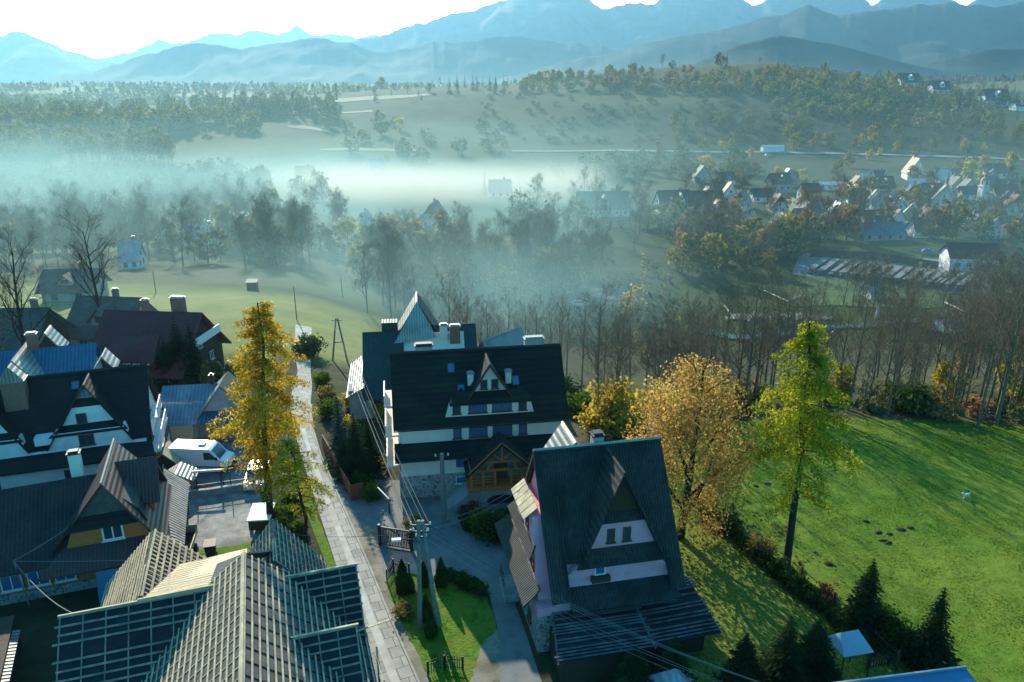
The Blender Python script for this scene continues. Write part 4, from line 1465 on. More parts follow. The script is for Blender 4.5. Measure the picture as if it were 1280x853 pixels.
# hotel forecourt, pink house drive, verge
drape('forecourt', pxl((470, 745), (447, 690), (424, 635), (408, 598)), pxl((640, 745), (655, 690), (668, 640), (520, 600)), 0.028, G_asph, 'worn asphalt forecourt between guest house and pink house', 30, 14)
drape('verge', pxl((534, 880), (521, 853), (487, 775), (460, 706), (435, 648)), pxl((560, 880), (541, 853), (505, 775), (481, 718), (470, 660)), 0.034, G_dirt, 'dirt verge with thin grass beside the street', 40, 4, edge_noise=.15, seed=3)
drape('driveway', pxl((588, 880), (600, 850), (622, 785), (612, 745), (560, 715)), pxl((690, 880), (676, 850), (655, 785), (640, 745), (640, 690)), 0.036, G_asph, 'shaded asphalt driveway beside the pink house', 30, 6)
drape('path', pxl((560, 880), (560, 852), (568, 810), (574, 785)), pxl((640, 880), (628, 852), (622, 810), (616, 785)), 0.040, G_dirt, 'leaf strewn dirt path by the small lawn', 20, 5, edge_noise=.25, seed=5)
drape('lawn', pxl((560, 900), (536, 853), (520, 815), (498, 770), (480, 728)), pxl((600, 900), (588, 853), (600, 810), (622, 785), (606, 742)), 0.044, G_lawn, 'small green garden lawn between street and driveway', 30, 10, edge_noise=.12, seed=8)
drape('lawn_top', pxl((480, 729), (492, 716)), pxl((606, 743), (570, 722)), 0.046, G_lawn, 'top strip of the small garden lawn', 6, 10, edge_noise=.1, seed=9)
drape('garden', pxl((880, 560 + 345), (860, 840), (848, 760), (850, 700), (852, 655)), pxl((1260, 905), (1130, 840), (1030, 760), (945, 700), (895, 655)), 0.03, G_leafy, 'leaf strewn garden lawn behind the hedge', 40, 14)
# lots on the left of the street
drape('car_park', pxl((212, 612), (195, 582), (180, 555)), pxl((340, 605), (326, 580), (318, 552)), 0.03, G_asph, 'dark asphalt car park with white van', 14, 12)
drape('yard', pxl((222, 700), (215, 655), (212, 622)), pxl((322, 695), (328, 650), (326, 612)), 0.028, G_conc, 'pale concrete yard behind the unfinished house', 14, 10)
drape('grass_strip', pxl((236, 698), (240, 690)), pxl((330, 690), (328, 677)), 0.05, G_lawn, 'bright green grass strip at the edge of the yard', 6, 10, edge_noise=.05)
drape('grass_verge', pxl((425, 720), (402, 660), (385, 615), (370, 575)), pxl((412, 720), (390, 660), (374, 615), (360, 575)), 0.05, G_lawn, 'grass verge between hedge and street', 14, 3, edge_noise=.08)
drape('back_yard', pxl((180, 556), (150, 520), (150, 490)), pxl((318, 550), (340, 520), (352, 490)), 0.02, G_dirt, 'bare yard in front of the blue-roofed barn', 14, 10)
# valley: river gravel, far roads
def terr(name, pts_a, pts_b, m, label, dz=0.25, n=30, cross=6, en=0.0):
    return drape(name, [PT(*p)[:2] for p in pts_a], [PT(*p)[:2] for p in pts_b], dz, m, label, n, cross, edge_noise=en, seed=int(pts_a[0][0]))
terr('river_gravel', [(672, 352), (710, 350), (745, 362), (800, 372)], [(672, 366), (700, 366), (745, 374), (800, 380)], G_gravel, 'pale gravel bank beyond the guest house', .3, 20, 4, 1.2)
terr('river_gravel', [(905, 398), (960, 392), (1040, 398)], [(905, 402), (960, 400), (1040, 402)], G_gravel, 'narrow pale gravel strip behind the larch', .3, 30, 4, 2.2)
G_water = mat('shallow_water', (0.06, 0.09, 0.10), 0.4, 0.3, 0.2, spec=0.4, bump=.05, bscale=1.5)
terr('river', [(850, 410), (920, 420), (1000, 414), (1080, 406), (1150, 400)], [(850, 415), (920, 427), (1000, 420), (1080, 411), (1150, 404)], G_water, 'shallow river between dark banks', .42, 60, 2, 1.4)
terr('pool', [(1165, 403), (1200, 402), (1238, 408)], [(1163, 416), (1200, 421), (1240, 426)], G_water, 'pale reflecting pond beyond the bare trees', .5, 12, 4, .3)
terr('far_road', [(640, 189), (760, 188), (900, 190), (1000, 191), (1100, 193), (1290, 200)], [(640, 190.6), (760, 189.8), (900, 192), (1000, 193), (1100, 195), (1290, 202)], G_road, 'far road at the foot of the hill', .5, 60, 1)
G_dry = mat('pale_stubble_field', (0.26, 0.235, 0.13), 0.95, 0.2, 0.05, second=(0.20, 0.19, 0.10), mixscale=0.02)
for a, b, lb in (
    ([(150, 147), (210, 142), (222, 141)], [(162, 148.5), (210, 145), (222, 143.5)], 'thin pale stubble strip near the far spruces'),
    ([(335, 127), (400, 124), (470, 120), (538, 117)], [(338, 130), (400, 128.5), (470, 125), (540, 119.5)], 'long pale stubble strip along the hill brow'),
    ([(400, 141), (465, 138)], [(402, 143.5), (466, 140.5)], 'short pale strip on the misty slope'),
    ([(358, 157), (380, 157), (412, 164)], [(362, 160), (385, 162), (414, 167)], 'ragged pale patch on the misty slope'),
    ([(640, 96), (690, 94)], [(640, 99), (690, 97)], 'pale grass brow of the hill by the yellow trees'),
    ([(400, 187), (440, 185), (520, 188)], [(400, 189), (440, 188.5), (520, 190)], 'pale track at the foot of the misty slope'),
    ([(880, 236), (960, 240), (1050, 268), (1130, 268), (1180, 262)], [(900, 246), (960, 254), (1050, 290), (1130, 294), (1180, 284)], 'pale village green between the far houses')):
    terr('stubble_field', a, b, G_dry, lb, .35, 16, 3, .6)
G_green = mat('river_meadow', (0.040, 0.080, 0.014), 0.95, 0.3, 0.1)
terr('river_meadow', [(1000, 340), (1080, 350), (1190, 366)], [(990, 384), (1080, 384), (1180, 386)], G_green, 'dark green meadow below the timber yard', .2, 20, 6, .8)
terr('timber_yard', [(1000, 318), (1080, 318), (1240, 330)], [(990, 344), (1080, 354), (1250, 374)], G_asph, 'grey yard ground under the stacked timber', .22, 20, 8)

# ---------------------------------------------------------------- secondary houses
def gen_house(label, x, y, z, rz, ln, wd, wh, rh, roof='greyroof', wall='plaster', over=.6, dormer=None, chim=(0.2,), win=True, cat='house', group=None, name='house', wframe='brownframe', base=True, gable_wood=False, floors=1, skirt=False):
    t = empty(name, (x, y, z), rz, label, cat, group)
    w = MB()
    hw = wd / 2
    extrude_x(w, -ln / 2, ln / 2, [(-hw, -1.0), (hw, -1.0), (hw, wh), (0, rh - .15), (-hw, wh)])
    w.build('wall', K[wall], t)
    s = (rh - wh) / hw
    oz = over * s
    e = ln / 2 + over
    roof_slabs(t, [up([(-e, -hw - over, wh - oz), (e, -hw - over, wh - oz), (e, 0.03, rh + .05), (-e, 0.03, rh + .05)]),
                   up([(-e, hw + over, wh - oz), (e, hw + over, wh - oz), (e, -0.03, rh + .05), (-e, -0.03, rh + .05)])], roof, .18)
    if gable_wood:
        for sx in (-1, 1):
            g = MB()
            xx = sx * (ln / 2 + .03)
            g.poly([(xx, -hw * .62, wh + (rh - wh) * .38), (xx, hw * .62, wh + (rh - wh) * .38), (xx, 0, rh - .3)], [(0, 1, 2)])
            g.build('gable_boarding', K['darkwood'], t)
    if dormer:
        for dx in dormer:
            dw = wd * .17
            zt = wh + (rh - wh) * .86
            zb = wh + (rh - wh) * .22
            yf = -hw * .92
            b = MB()
            extrude_y(b, yf, -0.4, [(dx - dw, zb), (dx + dw, zb), (dx + dw, zb + (zt - zb) * .4), (dx, zt), (dx - dw, zb + (zt - zb) * .4)])
            d = b.build('dormer', K[wall], t)
            rb = MB()
            for sx in (-1, 1):
                rb.slab(up([(dx, yf - .5, zt + .12), (dx + sx * (dw + .45), yf - .5, zb + (zt - zb) * .18), (dx + sx * (dw + .45), -.2, zb + (zt - zb) * .18), (dx, -.1, zt + .12)]), -.12)
            rb.build('dormer_roof', K[roof], d)
            window(t, (dx, yf - .02, zb + (zt - zb) * .38), dw * 1.0, (zt - zb) * .32, '-y', wframe, 1)
    for cx in chim:
        chimney(t, cx * ln, .25, rh - .8, rh + 1.0, .7, .6, 'brick' if cx > 0 else 'plaster')
    if win:
        n = max(2, int(ln / 3.2))
        for k in range(n):
            xx = -ln / 2 + ln * (k + .5) / n
            window(t, (xx, -hw - .02, wh * .5), 1.0, 1.2, '-y', wframe, 1)
        for sx, sd in ((-1, '-x'), (1, 'x')):
            for yy in (-hw * .45, hw * .45):
                window(t, (sx * (ln / 2 + .02), yy, wh * .55), .9, 1.1, sd, wframe, 1)
            window(t, (sx * (ln / 2 + .05), 0, wh + (rh - wh) * .22), .9, 1.0, sd, wframe, 1)
    return t

def extra_gable(t, ax, zt, hwid, zb, y0, y1, m, wm='plaster'):
    """Cross gable facing us."""
    g = MB()
    for sx in (-1, 1):
        g.slab(up([(ax, y0 - .4, zt), (ax + sx * hwid, y0 - .6, zb), (ax + sx * hwid, y1, zb), (ax, y1, zt)]), -.12)
    g.build('gable_roof', K[m], t)
    w = MB()
    k = (zt - zb) / hwid
    extrude_y(w, y0, y1 - .5, [(ax - hwid * .82, zb), (ax + hwid * .82, zb), (ax, zt - .25)])
    w.build('gable_wall', K[wm], t)

def build_red():
    t = gen_house('long house with dark red roof beside spruces in the misty left', -43.2, 87.6, T(-43, 88), R(-5.5), 10.6, 11.0, 2.6, 7.7, 'redroof', 'darkwood', .9, None, (), True, wframe='frame')
    roof_slabs(t, [up([(-3.4, -6.4, 3.6), (3.0, -6.4, 3.6), (2.6, -3.6, 6.0), (-3.0, -3.6, 5.6)])], 'redroof', .14, 'dormer_roof')
    b = MB()
    b.box(-3.1, 2.7, -5.6, -4.0, 2.6, 4.0)
    b.build('dormer', K['darkwood'], t)
    for x in (-1.9, -.7, .5, 1.6):
        window(t, (x, -5.62, 3.35), .8, .55, '-y', 'frame', 0)
    bl = MB()
    bl.box(5.4, 6.6, -3, 3, 4.4, 4.6)
    bl.box(6.5, 6.6, -3, 3, 4.6, 5.4)
    bl.build('balcony', K['frame'], t)
    chimney(t, -1.0, .3, 7.8, 9.0, .7, .6)
    chimney(t, 2.6, 1.3, 6.8, 9.1, 1.6, .7, 'brick')
build_red()
gen_house('grey-green roofed house half hidden behind the red-roofed house', -56.0, 102, T(-56, 102) - .3, R(-6), 8.0, 8.5, 2.4, 6.2, 'greyroof', 'greywall', .9, (0.8,), (.1,))
gen_house('grey roofed house behind the bare trees at far left edge', -66, 92, T(-66, 92), R(4), 13, 10, 3, 6.8, 'greyroof', 'darkwood', .8, None, (.42,))
gen_house('dim hipped house among mist behind the tall bare tree', -76, 128, T(-76, 128), R(6), 8, 7, 2.6, 5.2, 'greyroof', 'greywall', .7, (0,), (.2,))

def build_blue_left():
    t = gen_house('blue-roofed house with sunlit pointed gables at the left edge', -51.6, 75.5, 0, R(19), 12.5, 9.0, 3.4, 7.0, 'blueroof', 'white', .7, None, ())
    extra_gable(t, 0.2, 7.6, 2.6, 4.2, -4.7, 1.5, 'tin', 'darkwood')
    b = MB()
    for sx in (-1, 1):
        b.slab(up([(2.2, 0.2, 8.6), (2.2 + sx * 1.5, 0.2, 6.4), (2.2 + sx * 1.5, 3.2, 6.4), (2.2, 3.2, 8.6)]), -.1)
    b.build('rear_dormer_roof', K['tin'], t)
    chimney(t, 1.0, .2, 6.6, 8.6, 1.0, .7, 'brick', 'cap')
    chimney(t, -3.4, .2, 6.6, 8.0, .8, .7, 'brick', 'cap')
build_blue_left()

def build_barn():
    t = empty('barn', (-30.6, 71.4, 0), R(8), 'low barn with weathered blue metal roof and plank wall behind the van', 'barn')
    w = MB()
    extrude_x(w, -4.2, 4.6, [(-2.9, -.2), (3, -.2), (3, 2.5), (0, 4.6), (-2.9, 2.5)])
    w.build('wall', K['concrete'], t)
    pw = MB()
    pw.box(-1.0, 4.65, -2.98, -2.9, 0, 2.45)
    K['plank'] = mat('grey_weathered_planks', (0.24, 0.20, 0.16), .85, .4, 2.5, stretch=(9, 1, .6))
    pw.build('plank_wall', K['plank'], t)
    roof_slabs(t, [up([(-4.6, -3.6, 2.05), (-.9, -3.6, 2.05), (.6, .03, 4.85), (-4.6, .03, 4.85)]), up([(-4.6, 3.6, 2.0), (5, 3.6, 2.0), (5, -.03, 4.85), (-4.6, -.03, 4.85)])], 'bluegrey', .1)
    roof_slabs(t, [up([(-.9, -3.65, 2.1), (5, -3.65, 2.1), (5, -2.2, 3.1), (-.1, -2.2, 3.1)])], 'blueroof', .1, 'eaves_roof')
    g = MB()
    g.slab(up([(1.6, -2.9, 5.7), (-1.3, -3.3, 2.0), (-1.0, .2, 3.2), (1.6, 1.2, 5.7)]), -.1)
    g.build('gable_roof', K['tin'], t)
    g = MB()
    g.slab(up([(1.6, -2.9, 5.7), (4.6, -3.1, 2.7), (4.6, .8, 2.7), (1.6, 1.2, 5.7)]), -.1)
    g.build('gable_roof', K['greyroof'], t)
    gw = MB()
    extrude_y(gw, -2.75, 0, [(-.3, 3.0), (3.9, 3.0), (1.6, 5.5)])
    gw.build('gable_wall', K['greywall'], t)
    d = MB()
    d.box(-3.4, -1.3, -3.3, -2.9, 0, 2.3)
    d.build('yellow_door', K['beige'], t)
    chimney(t, .2, .1, 4.3, 5.7, .35, .35, 'metal', 'metal')
build_barn()

def build_rear_house():
    # house behind the guest house: dark green roofs, sunlit corrugated gable
    t = empty('rear_house', (-10.9, 79.0, T(-10.9, 79)), R(7), 'house behind the guest house with sunlit metal gable and green-black roofs', 'house')
    w = MB()
    extrude_x(w, -5.0, 5.6, [(-4, -.2), (4, -.2), (4, 4), (0, 8.8), (-4, 4)])
    w.build('wall', K['plaster'], t)
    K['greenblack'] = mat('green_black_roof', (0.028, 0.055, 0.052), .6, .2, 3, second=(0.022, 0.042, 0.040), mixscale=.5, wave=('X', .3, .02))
    roof_slabs(t, [up([(-5.4, -4.9, 3.2), (-1.0, -4.9, 3.2), (-1.0, .03, 9.1), (-5.4, .03, 9.1)]), up([(-5.4, 4.7, 3.4), (-1, 4.7, 3.4), (-1, -.03, 9.1), (-5.4, -.03, 9.1)])], 'greenblack', .16)
    roof_slabs(t, [up([(1.6, -3.2, 5.2), (7.0, -3.2, 5.2), (7.0, 1.03, 9.3), (1.2, 1.03, 9.3)]), up([(1.2, 5.0, 5.2), (7, 5, 5.2), (7, 0.97, 9.3), (1.2, .97, 9.3)])], 'greenblack', .16, 'wing_roof')
    g = MB()
    g.slab(up([(.6, .5, 12.2), (-2.0, .3, 8.0), (-2.0, 4.6, 8.0), (.6, 5.0, 12.2)]), -.1)
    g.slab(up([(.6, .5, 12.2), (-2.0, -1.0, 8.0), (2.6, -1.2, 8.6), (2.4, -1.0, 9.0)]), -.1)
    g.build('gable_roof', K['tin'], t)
    g = MB()
    g.slab(up([(.6, .5, 12.2), (3.2, .3, 8.0), (3.2, 4.6, 8.0), (.6, 5.0, 12.2)]), -.1)
    g.build('gable_roof', K['greenblack'], t)
    gw = MB()
    extrude_y(gw, .8, 4, [(-1.8, 7.6), (3, 7.6), (.6, 11.7)])
    gw.build('gable_wall', K['plaster'], t)
    bx = MB()
    bx.box(-3.3, -1.6, 0.2, 1.6, 8.6, 10.0)
    bx.build('roof_box', K['greenblack'], t)
    chimney(t, 4.6, -.6, 7.4, 9.6, 1.1, .7, 'brick', 'cap')
    chimney(t, 3.4, -.4, 7.6, 9.7, .8, .6, 'plaster', 'cap')
    roof_slabs(t, [up([(-7.2, -4.6, 3.4), (-5.2, -4.8, 4.6), (-5.2, 3, 5.8), (-7.2, 3, 4.4)])], 'tin', .1, 'lean_to_roof')
    lt = MB()
    lt.box(-6.9, -5.0, -4.2, 2.8, -.2, 4.0)
    lt.build('lean_to', K['greywall'], t)
    for x in (-4, -2.4):
        window(t, (x, -4.02, 2.2), 1, 1.2, '-y', 'brownframe', 1)
build_rear_house()
gen_house('small roof peak just visible beyond the guest house ridge', -1.2, 84.0, T(-1.2, 84), R(50), 6, 6, 5.0, 9.0, 'tin', 'plaster', .5, None, ())

def build_blue_front():
    t = empty('garage', (19.6, 29.2, 0), R(9), 'garage with plain bright blue sheet roof at bottom edge', 'garage')
    w = MB()
    w.box(-5.6, 5.0, -5, 1.8, -.2, 3.4)
    w.build('wall', K['greywall'], t)
    roof_slabs(t, [up([(-6.4, -6, 2.5), (5.2, -6, 2.5), (5.0, 2.6, 4.4), (-6.4, 2.6, 4.4)])], 'bluesheet', .12)
    f = MB()
    f.bar((-6.4, 2.62, 4.42), (5.05, 2.62, 4.42), .1, .2)
    f.build('flashing', K['steel'], t)
build_blue_front()
def build_peak():
    t = empty('garden_shed', (8.9, 33.4, 0), R(12), 'small dark shed with grey pointed roof at bottom edge', 'shed')
    w = MB()
    w.box(-1.2, 1.2, -1.2, 1.2, -.1, 1.9)
    w.build('wall', K['darkwood'], t)
    b = MB()
    a = (0, 0, 3.6)
    c = [(-1.6, -1.6, 1.7), (1.6, -1.6, 1.7), (1.6, 1.6, 1.7), (-1.6, 1.6, 1.7)]
    for i in range(4):
        b.slab(up([c[i], c[(i + 1) % 4], a]), -.08)
    b.build('roof', K['bluegrey'], t)
build_peak()
def build_tent():
    t = empty('canopy', (20.1, 36.9, 0), R(12), 'pale blue garden canopy with pitched top on thin poles', 'canopy')
    K['canvas'] = mat('pale_blue_canvas', (0.30, 0.42, 0.52), .7, .08, 1)
    b = MB()
    q = [(-1.0, -.9, 2.2), (1.0, -.9, 2.2), (1.0, .9, 2.2), (-1.0, .9, 2.2)]
    r0, r1 = (-.6, .2, 3.0), (.6, .2, 3.0)
    b.slab(up([q[0], q[1], r1, r0]), -.03)
    b.slab(up([q[2], q[3], r0, r1]), -.03)
    b.slab(up([q[1], q[2], r1]), -.03)
    b.slab(up([q[3], q[0], r0]), -.03)
    b.build('canvas_top', K['canvas'], t)
    for x, y in ((-.9, -.8), (.9, -.8), (.9, .8), (-.9, .8)):
        p = MB()
        p.tube([(x, y, 0), (x, y, 2.25)], .04, 6)
        p.build('pole', K['metal'], t)
build_tent()
def build_metal_shed():
    t = empty('metal_shed', (-29.0, 35.2, 0), R(25), 'two corrugated metal shed roofs in the shadow at the left bottom corner', 'shed')
    w = MB()
    w.box(-3.4, -.2, -7, 4.9, -.1, 2.2)
    w.build('wall', K['darkwood'], t)
    K['corr_shed'] = mat('corrugated_iron', (0.26, 0.27, 0.26), .5, .25, 2, metal=.2, second=(.17, .18, .17), wave=('Y', .30, .06, .6))
    roof_slabs(t, [up([(-3.7, -7.5, 2.3), (-1.9, -7.5, 2.9), (-1.9, 5.4, 2.9), (-3.7, 5.4, 2.3)])], 'corr_shed', .06)
    roof_slabs(t, [up([(-1.85, -7.5, 2.3), (.2, -7.5, 1.9), (.2, 3.6, 1.9), (-1.85, 3.6, 2.3)])], 'corr_shed', .06, 'lower_roof')
build_metal_shed()

# ---------------------------------------------------------------- van and cars
M_vanw = mat('van_white_paint', (0.72, 0.73, 0.74), .3, .03, 1, spec=.5)
M_tyre = mat('tyre_rubber', (0.02, 0.02, 0.022), .8, .1, 5)
M_lamp = mat('lamp_glass', (0.6, 0.6, 0.55), .1, .05, 3, spec=.8)
M_rlamp = mat('tail_lamp_glass', (0.35, 0.02, 0.02), .2, .05, 3)
def wheel(t, x, y, r, w=.2):
    def disc(b, rr, ww, n=18):
        v = [(x + rr * math.cos(2 * math.pi * i / n), y + s * ww / 2, r + rr * math.sin(2 * math.pi * i / n)) for s in (-1, 1) for i in range(n)]
        f = [tuple(range(n)), tuple(reversed(range(n, 2 * n)))] + [(i, n + i, n + (i + 1) % n, (i + 1) % n) for i in range(n)]
        b.poly(v, f)
    b = MB()
    disc(b, r, w)
    o = b.build('wheel', M_tyre, t)
    h = MB()
    disc(h, r * .58, w + .03)
    h.build('hubcap', K['steel'], o)
def build_van():
    t = empty('van', (-28.5, 62.6, T(-29, 62.4)), R(-2), 'white high-roofed panel van parked side-on in the car park', 'van')
    side = [(-2.75, .35), (2.55, .35), (2.72, .75), (2.62, 1.15), (2.02, 1.38), (1.28, 2.3), (1.0, 2.42), (-2.55, 2.5), (-2.75, 2.35)]
    bm = bmesh.new()
    ring = []
    for y, k in ((-.98, 0), (-.90, 1), (.90, 1), (.98, 0)):
        ring.append([bm.verts.new((x * (1 if k else .995), y, z if (z < 1.9 or k) else z - .1)) for x, z in side])
    n = len(side)
    for a, b in zip(ring[:-1], ring[1:]):
        for i in range(n):
            j = (i + 1) % n
            bm.faces.new((a[i], b[i], b[j], a[j]))
    bm.faces.new(list(reversed(ring[0])))
    bm.faces.new(ring[-1])
    bmesh.ops.recalc_face_normals(bm, faces=bm.faces)
    me = bpy.data.meshes.new('body')
    bm.to_mesh(me)
    bm.free()
    me.materials.append(M_vanw)
    o = bpy.data.objects.new('body', me)
    COL.objects.link(o)
    o.parent = t
    g = MB()
    g.slab(up([(2.0, -.8, 1.43), (2.0, .8, 1.43), (1.33, .72, 2.24), (1.33, -.72, 2.24)]), .015)
    g.build('windscreen', K['glass'], t)
    for s in (-1, 1):
        g = MB()
        y = s * .985
        g.poly([(1.85, y, 1.42), (1.22, y, 2.12), (.62, y, 2.12), (.62, y, 1.38)], [(0, 1, 2, 3)])
        g.build('side_window', K['glass'], t)
        m = MB()
        m.box(1.72, 1.86, y + s * .02 - (.14 if s < 0 else 0), y + s * .02 + (.14 if s > 0 else 0), 1.4, 1.68)
        m.build('mirror', M_tyre, t)
        l = MB()
        l.box(2.55, 2.7, s * .75 - .14, s * .75 + .14, .85, 1.1)
        l.build('headlight', M_lamp, t)
        l = MB()
        l.box(-2.79, -2.74, s * .88 - .07, s * .88 + .07, .9, 1.6)
        l.build('tail_lamp', M_rlamp, t)
        st = MB()
        st.box(-2.6, 2.4, s * .99 - .01, s * .99 + .01, .62, .74)
        st.build('side_moulding', M_tyre, t)
        for x in (-1.75, 1.8):
            wheel(t, x, s * .86, .35)
    b = MB()
    b.box(2.5, 2.80, -.9, .9, .32, .62)
    b.build('bumper', M_tyre, t)
    v = MB()
    v.box(-.1, .5, -.3, .3, 2.46, 2.6)
    v.build('roof_vent', K['frame'], t)
build_van()

def make_car(label, x, y, z, rz, col, group=None, name='parked_car'):
    t = empty(name, (x, y, z), rz, label, 'car', group)
    m = mat('car_paint', col, .3, .05, 1, spec=.6)
    low = [(-2.1, .3), (2.1, .3), (2.15, .6), (1.95, .85), (1.0, .95), (-1.9, .98), (-2.15, .75)]
    top = [(1.0, .94), (.35, 1.42), (-1.35, 1.45), (-1.95, .97)]
    b = MB()
    extrude_y(b, -.85, .85, low)
    extrude_y(b, -.72, .72, top)
    b.build('body', m, t)
    for s in (-1, 1):
        g = MB()
        y_ = s * .728
        g.poly([(.8, y_, .98), (.3, y_, 1.36), (-1.25, y_, 1.38), (-1.6, y_, 1.0)], [(0, 1, 2, 3)])
        g.build('side_window', K['glass'], t)
        l = MB()
        l.box(2.02, 2.14, s * .62 - .14, s * .62 + .14, .6, .78)
        l.build('headlight', M_lamp, t)
        for xx in (-1.3, 1.3):
            wheel(t, xx, s * .76, .31, .18)
    g = MB()
    g.slab(up([(.95, -.66, 1.0), (.95, .66, 1.0), (.42, .6, 1.4), (.42, -.6, 1.4)]), .01)
    g.build('windscreen', K['glass'], t)
    return t
make_car('pale car parked behind the yellow larch trunk', *P(322, 602), .02, R(-80), (.55, .60, .66))

# ---------------------------------------------------------------- yard things on the left
def small_gable(name, label, px, py, rz, ln, wd, wh, rh, roof, wall, open_=False, cat='shelter'):
    x, y = P(px, py)
    t = empty(name, (x, y, T(x, y)), rz, label, cat)
    if open_:
        for sx in (-1, 1):
            for sy in (-1, 1):
                p = MB()
                p.box(sx * ln / 2 - .07, sx * ln / 2 + .07, sy * wd / 2 - .07, sy * wd / 2 + .07, 0, wh)
                p.build('post', K['wood'], t)
        f = MB()
        f.box(-ln / 2, ln / 2, -wd / 2 - .04, -wd / 2 + .04, .5, .95)
        f.build('front_board', K['frame'], t)
    else:
        w = MB()
        extrude_y(w, -wd / 2, wd / 2, [(-ln / 2, 0), (ln / 2, 0), (ln / 2, wh), (0, rh - .1), (-ln / 2, wh)])
        w.build('wall', K[wall], t)
    b = MB()
    for s in (-1, 1):
        b.slab(up([(0, -wd / 2 - .3, rh), (s * (ln / 2 + .35), -wd / 2 - .3, wh - .15), (s * (ln / 2 + .35), wd / 2 + .3, wh - .15), (0, wd / 2 + .3, rh)]), -.08)
    b.build('roof', K[roof], t)
    return t
small_gable('wooden_hut', 'small hut with tan timber roof in front of the white van', 212, 592, R(10), 1.7, 2.0, 1.7, 2.7, 'batten', 'darkwood', cat='hut')
small_gable('garden_shelter', 'open shelter with grey gable roof at the car park wall', 227, 614, R(10), 2.2, 1.6, 1.6, 2.3, 'tin', 'white', True)
def build_swing():
    x, y = P(262, 612)
    t = empty('swing_frame', (x, y, 0), R(8), 'white topped swing frame beside the grey shelter', 'swing')
    b = MB()
    b.box(-1.25, 1.25, -.08, .08, 1.75, 1.92)
    b.build('top_beam', K['frame'], t)
    for s in (-1, 1):
        l = MB()
        l.bar((s * 1.1, -.6, 0), (s * 1.1, 0, 1.75), .08)
        l.bar((s * 1.1, .6, 0), (s * 1.1, 0, 1.75), .08)
        l.build('leg', K['metal'], t)
    st = MB()
    st.tube([(-.25, 0, 1.75), (-.25, 0, .5)], .015, 5)
    st.tube([(.25, 0, 1.75), (.25, 0, .5)], .015, 5)
    st.box(-.32, .32, -.14, .14, .42, .5)
    K['redplastic'] = mat('red_plastic', (.55, .05, .03), .5, .05, 2)
    st.build('swing_seat', K['redplastic'], t)
build_swing()
# retaining wall with fence between car park and yard
def low_wall(label, pts, h, th, m, name='low_wall', cat='wall'):
    b = MB()
    for i in range(len(pts) - 1):
        a, c = Vector((*pts[i], 0)), Vector((*pts[i + 1], 0))
        a.z = T(a.x, a.y) + h / 2
        c.z = T(c.x, c.y) + h / 2
        b.bar(a, c, th, h)
    return tag(b.build(name, K[m] if isinstance(m, str) else m), label, cat)
low_wall('pale concrete retaining wall between car park and lower yard', pxl((215, 625), (262, 620), (300, 614), (330, 608)), .7, .35, 'concrete')
def post_fence(label, pts, h, sp, m, rails=2, th=.06, name='fence', slats=0):
    t = empty(name, (pts[0][0], pts[0][1], 0), 0, label, 'fence')
    o = Vector((pts[0][0], pts[0][1], 0))
    rl = MB()
    for i in range(len(pts) - 1):
        a, c = Vector((*pts[i], 0)) - o, Vector((*pts[i + 1], 0)) - o
        ln = (c - a).length
        k = max(1, int(ln / sp))
        za, zc = T(*pts[i]), T(*pts[i + 1])
        for j in range(k + (1 if i == len(pts) - 2 else 0)):
            q = a.lerp(c, j / k)
            z = za + (zc - za) * j / k
            p = MB()
            p.box(q.x - th / 2, q.x + th / 2, q.y - th / 2, q.y + th / 2, z - .2, z + h)
            p.build('post', K[m], t)
        for r_ in range(rails):
            z = h * (r_ + .6) / (rails + .1)
            rl.bar(a + Vector((0, 0, za + z)), c + Vector((0, 0, zc + z)), .035, .05)
        if slats:
            n = int(ln / slats)
            for j in range(n):
                q = a.lerp(c, (j + .5) / n)
                z = za + (zc - za) * (j + .5) / n
                rl.box(q.x - .02, q.x + .02, q.y - .02, q.y + .02, z + .12, z + h - .03)
    if rl.v:
        rl.build('panel' if slats else 'rail', K[m], t)
    return t
post_fence('thin dark post fence standing on the car park retaining wall', pxl((248, 621), (290, 615), (312, 612)), 2.0, 1.6, 'metal', 1)
post_fence('black slatted metal fence along the bottom of the small lawn', pxl((535, 846), (556, 838), (579, 840)), 1.15, 1.9, 'metal', 2, .09, slats=.14)
post_fence('black slatted fence at the top corner of the small lawn', pxl((484, 729), (492, 716), (512, 722)), 1.2, 1.0, 'metal', 2, .09, slats=.14)
post_fence('dark wire fence on posts along the edge of the meadow', pxl((905, 655), (950, 690), (1000, 730), (1040, 763), (1075, 795), (1120, 838)), 1.5, 2.6, 'darkwood', 3, .12)
post_fence('low iron fence at the foot of the garden beside the blue roof', pxl((1082, 838), (1110, 832), (1136, 826)), 1.0, 1.3, 'metal', 2, .05, slats=.2)
def build_gate():
    a, b_ = P(477, 682), P(513, 688)
    t = empty('sliding_gate', (*a, 0), math.atan2(b_[1] - a[1], b_[0] - a[0]), 'black barred sliding gate at the forecourt entrance', 'gate')
    ln = math.dist(a, b_)
    f = MB()
    f.box(0, ln, -.04, .04, .1, .2)
    f.box(0, ln, -.04, .04, 1.6, 1.7)
    for x in np.arange(0, ln + .01, .13):
        f.box(x - .03, x + .03, -.03, .03, .2, 1.6)
    f.build('barred_panel', K['metal'], t)
    for x in (-.12, ln + .12):
        p = MB()
        p.box(x - .09, x + .09, -.1, .1, 0, 1.85)
        p.build('post', K['metal'], t)
build_gate()
K['redfence'] = mat('red_brown_fence_boards', (.22, .065, .035), .8, .25, 4, stretch=(6, 6, 1))
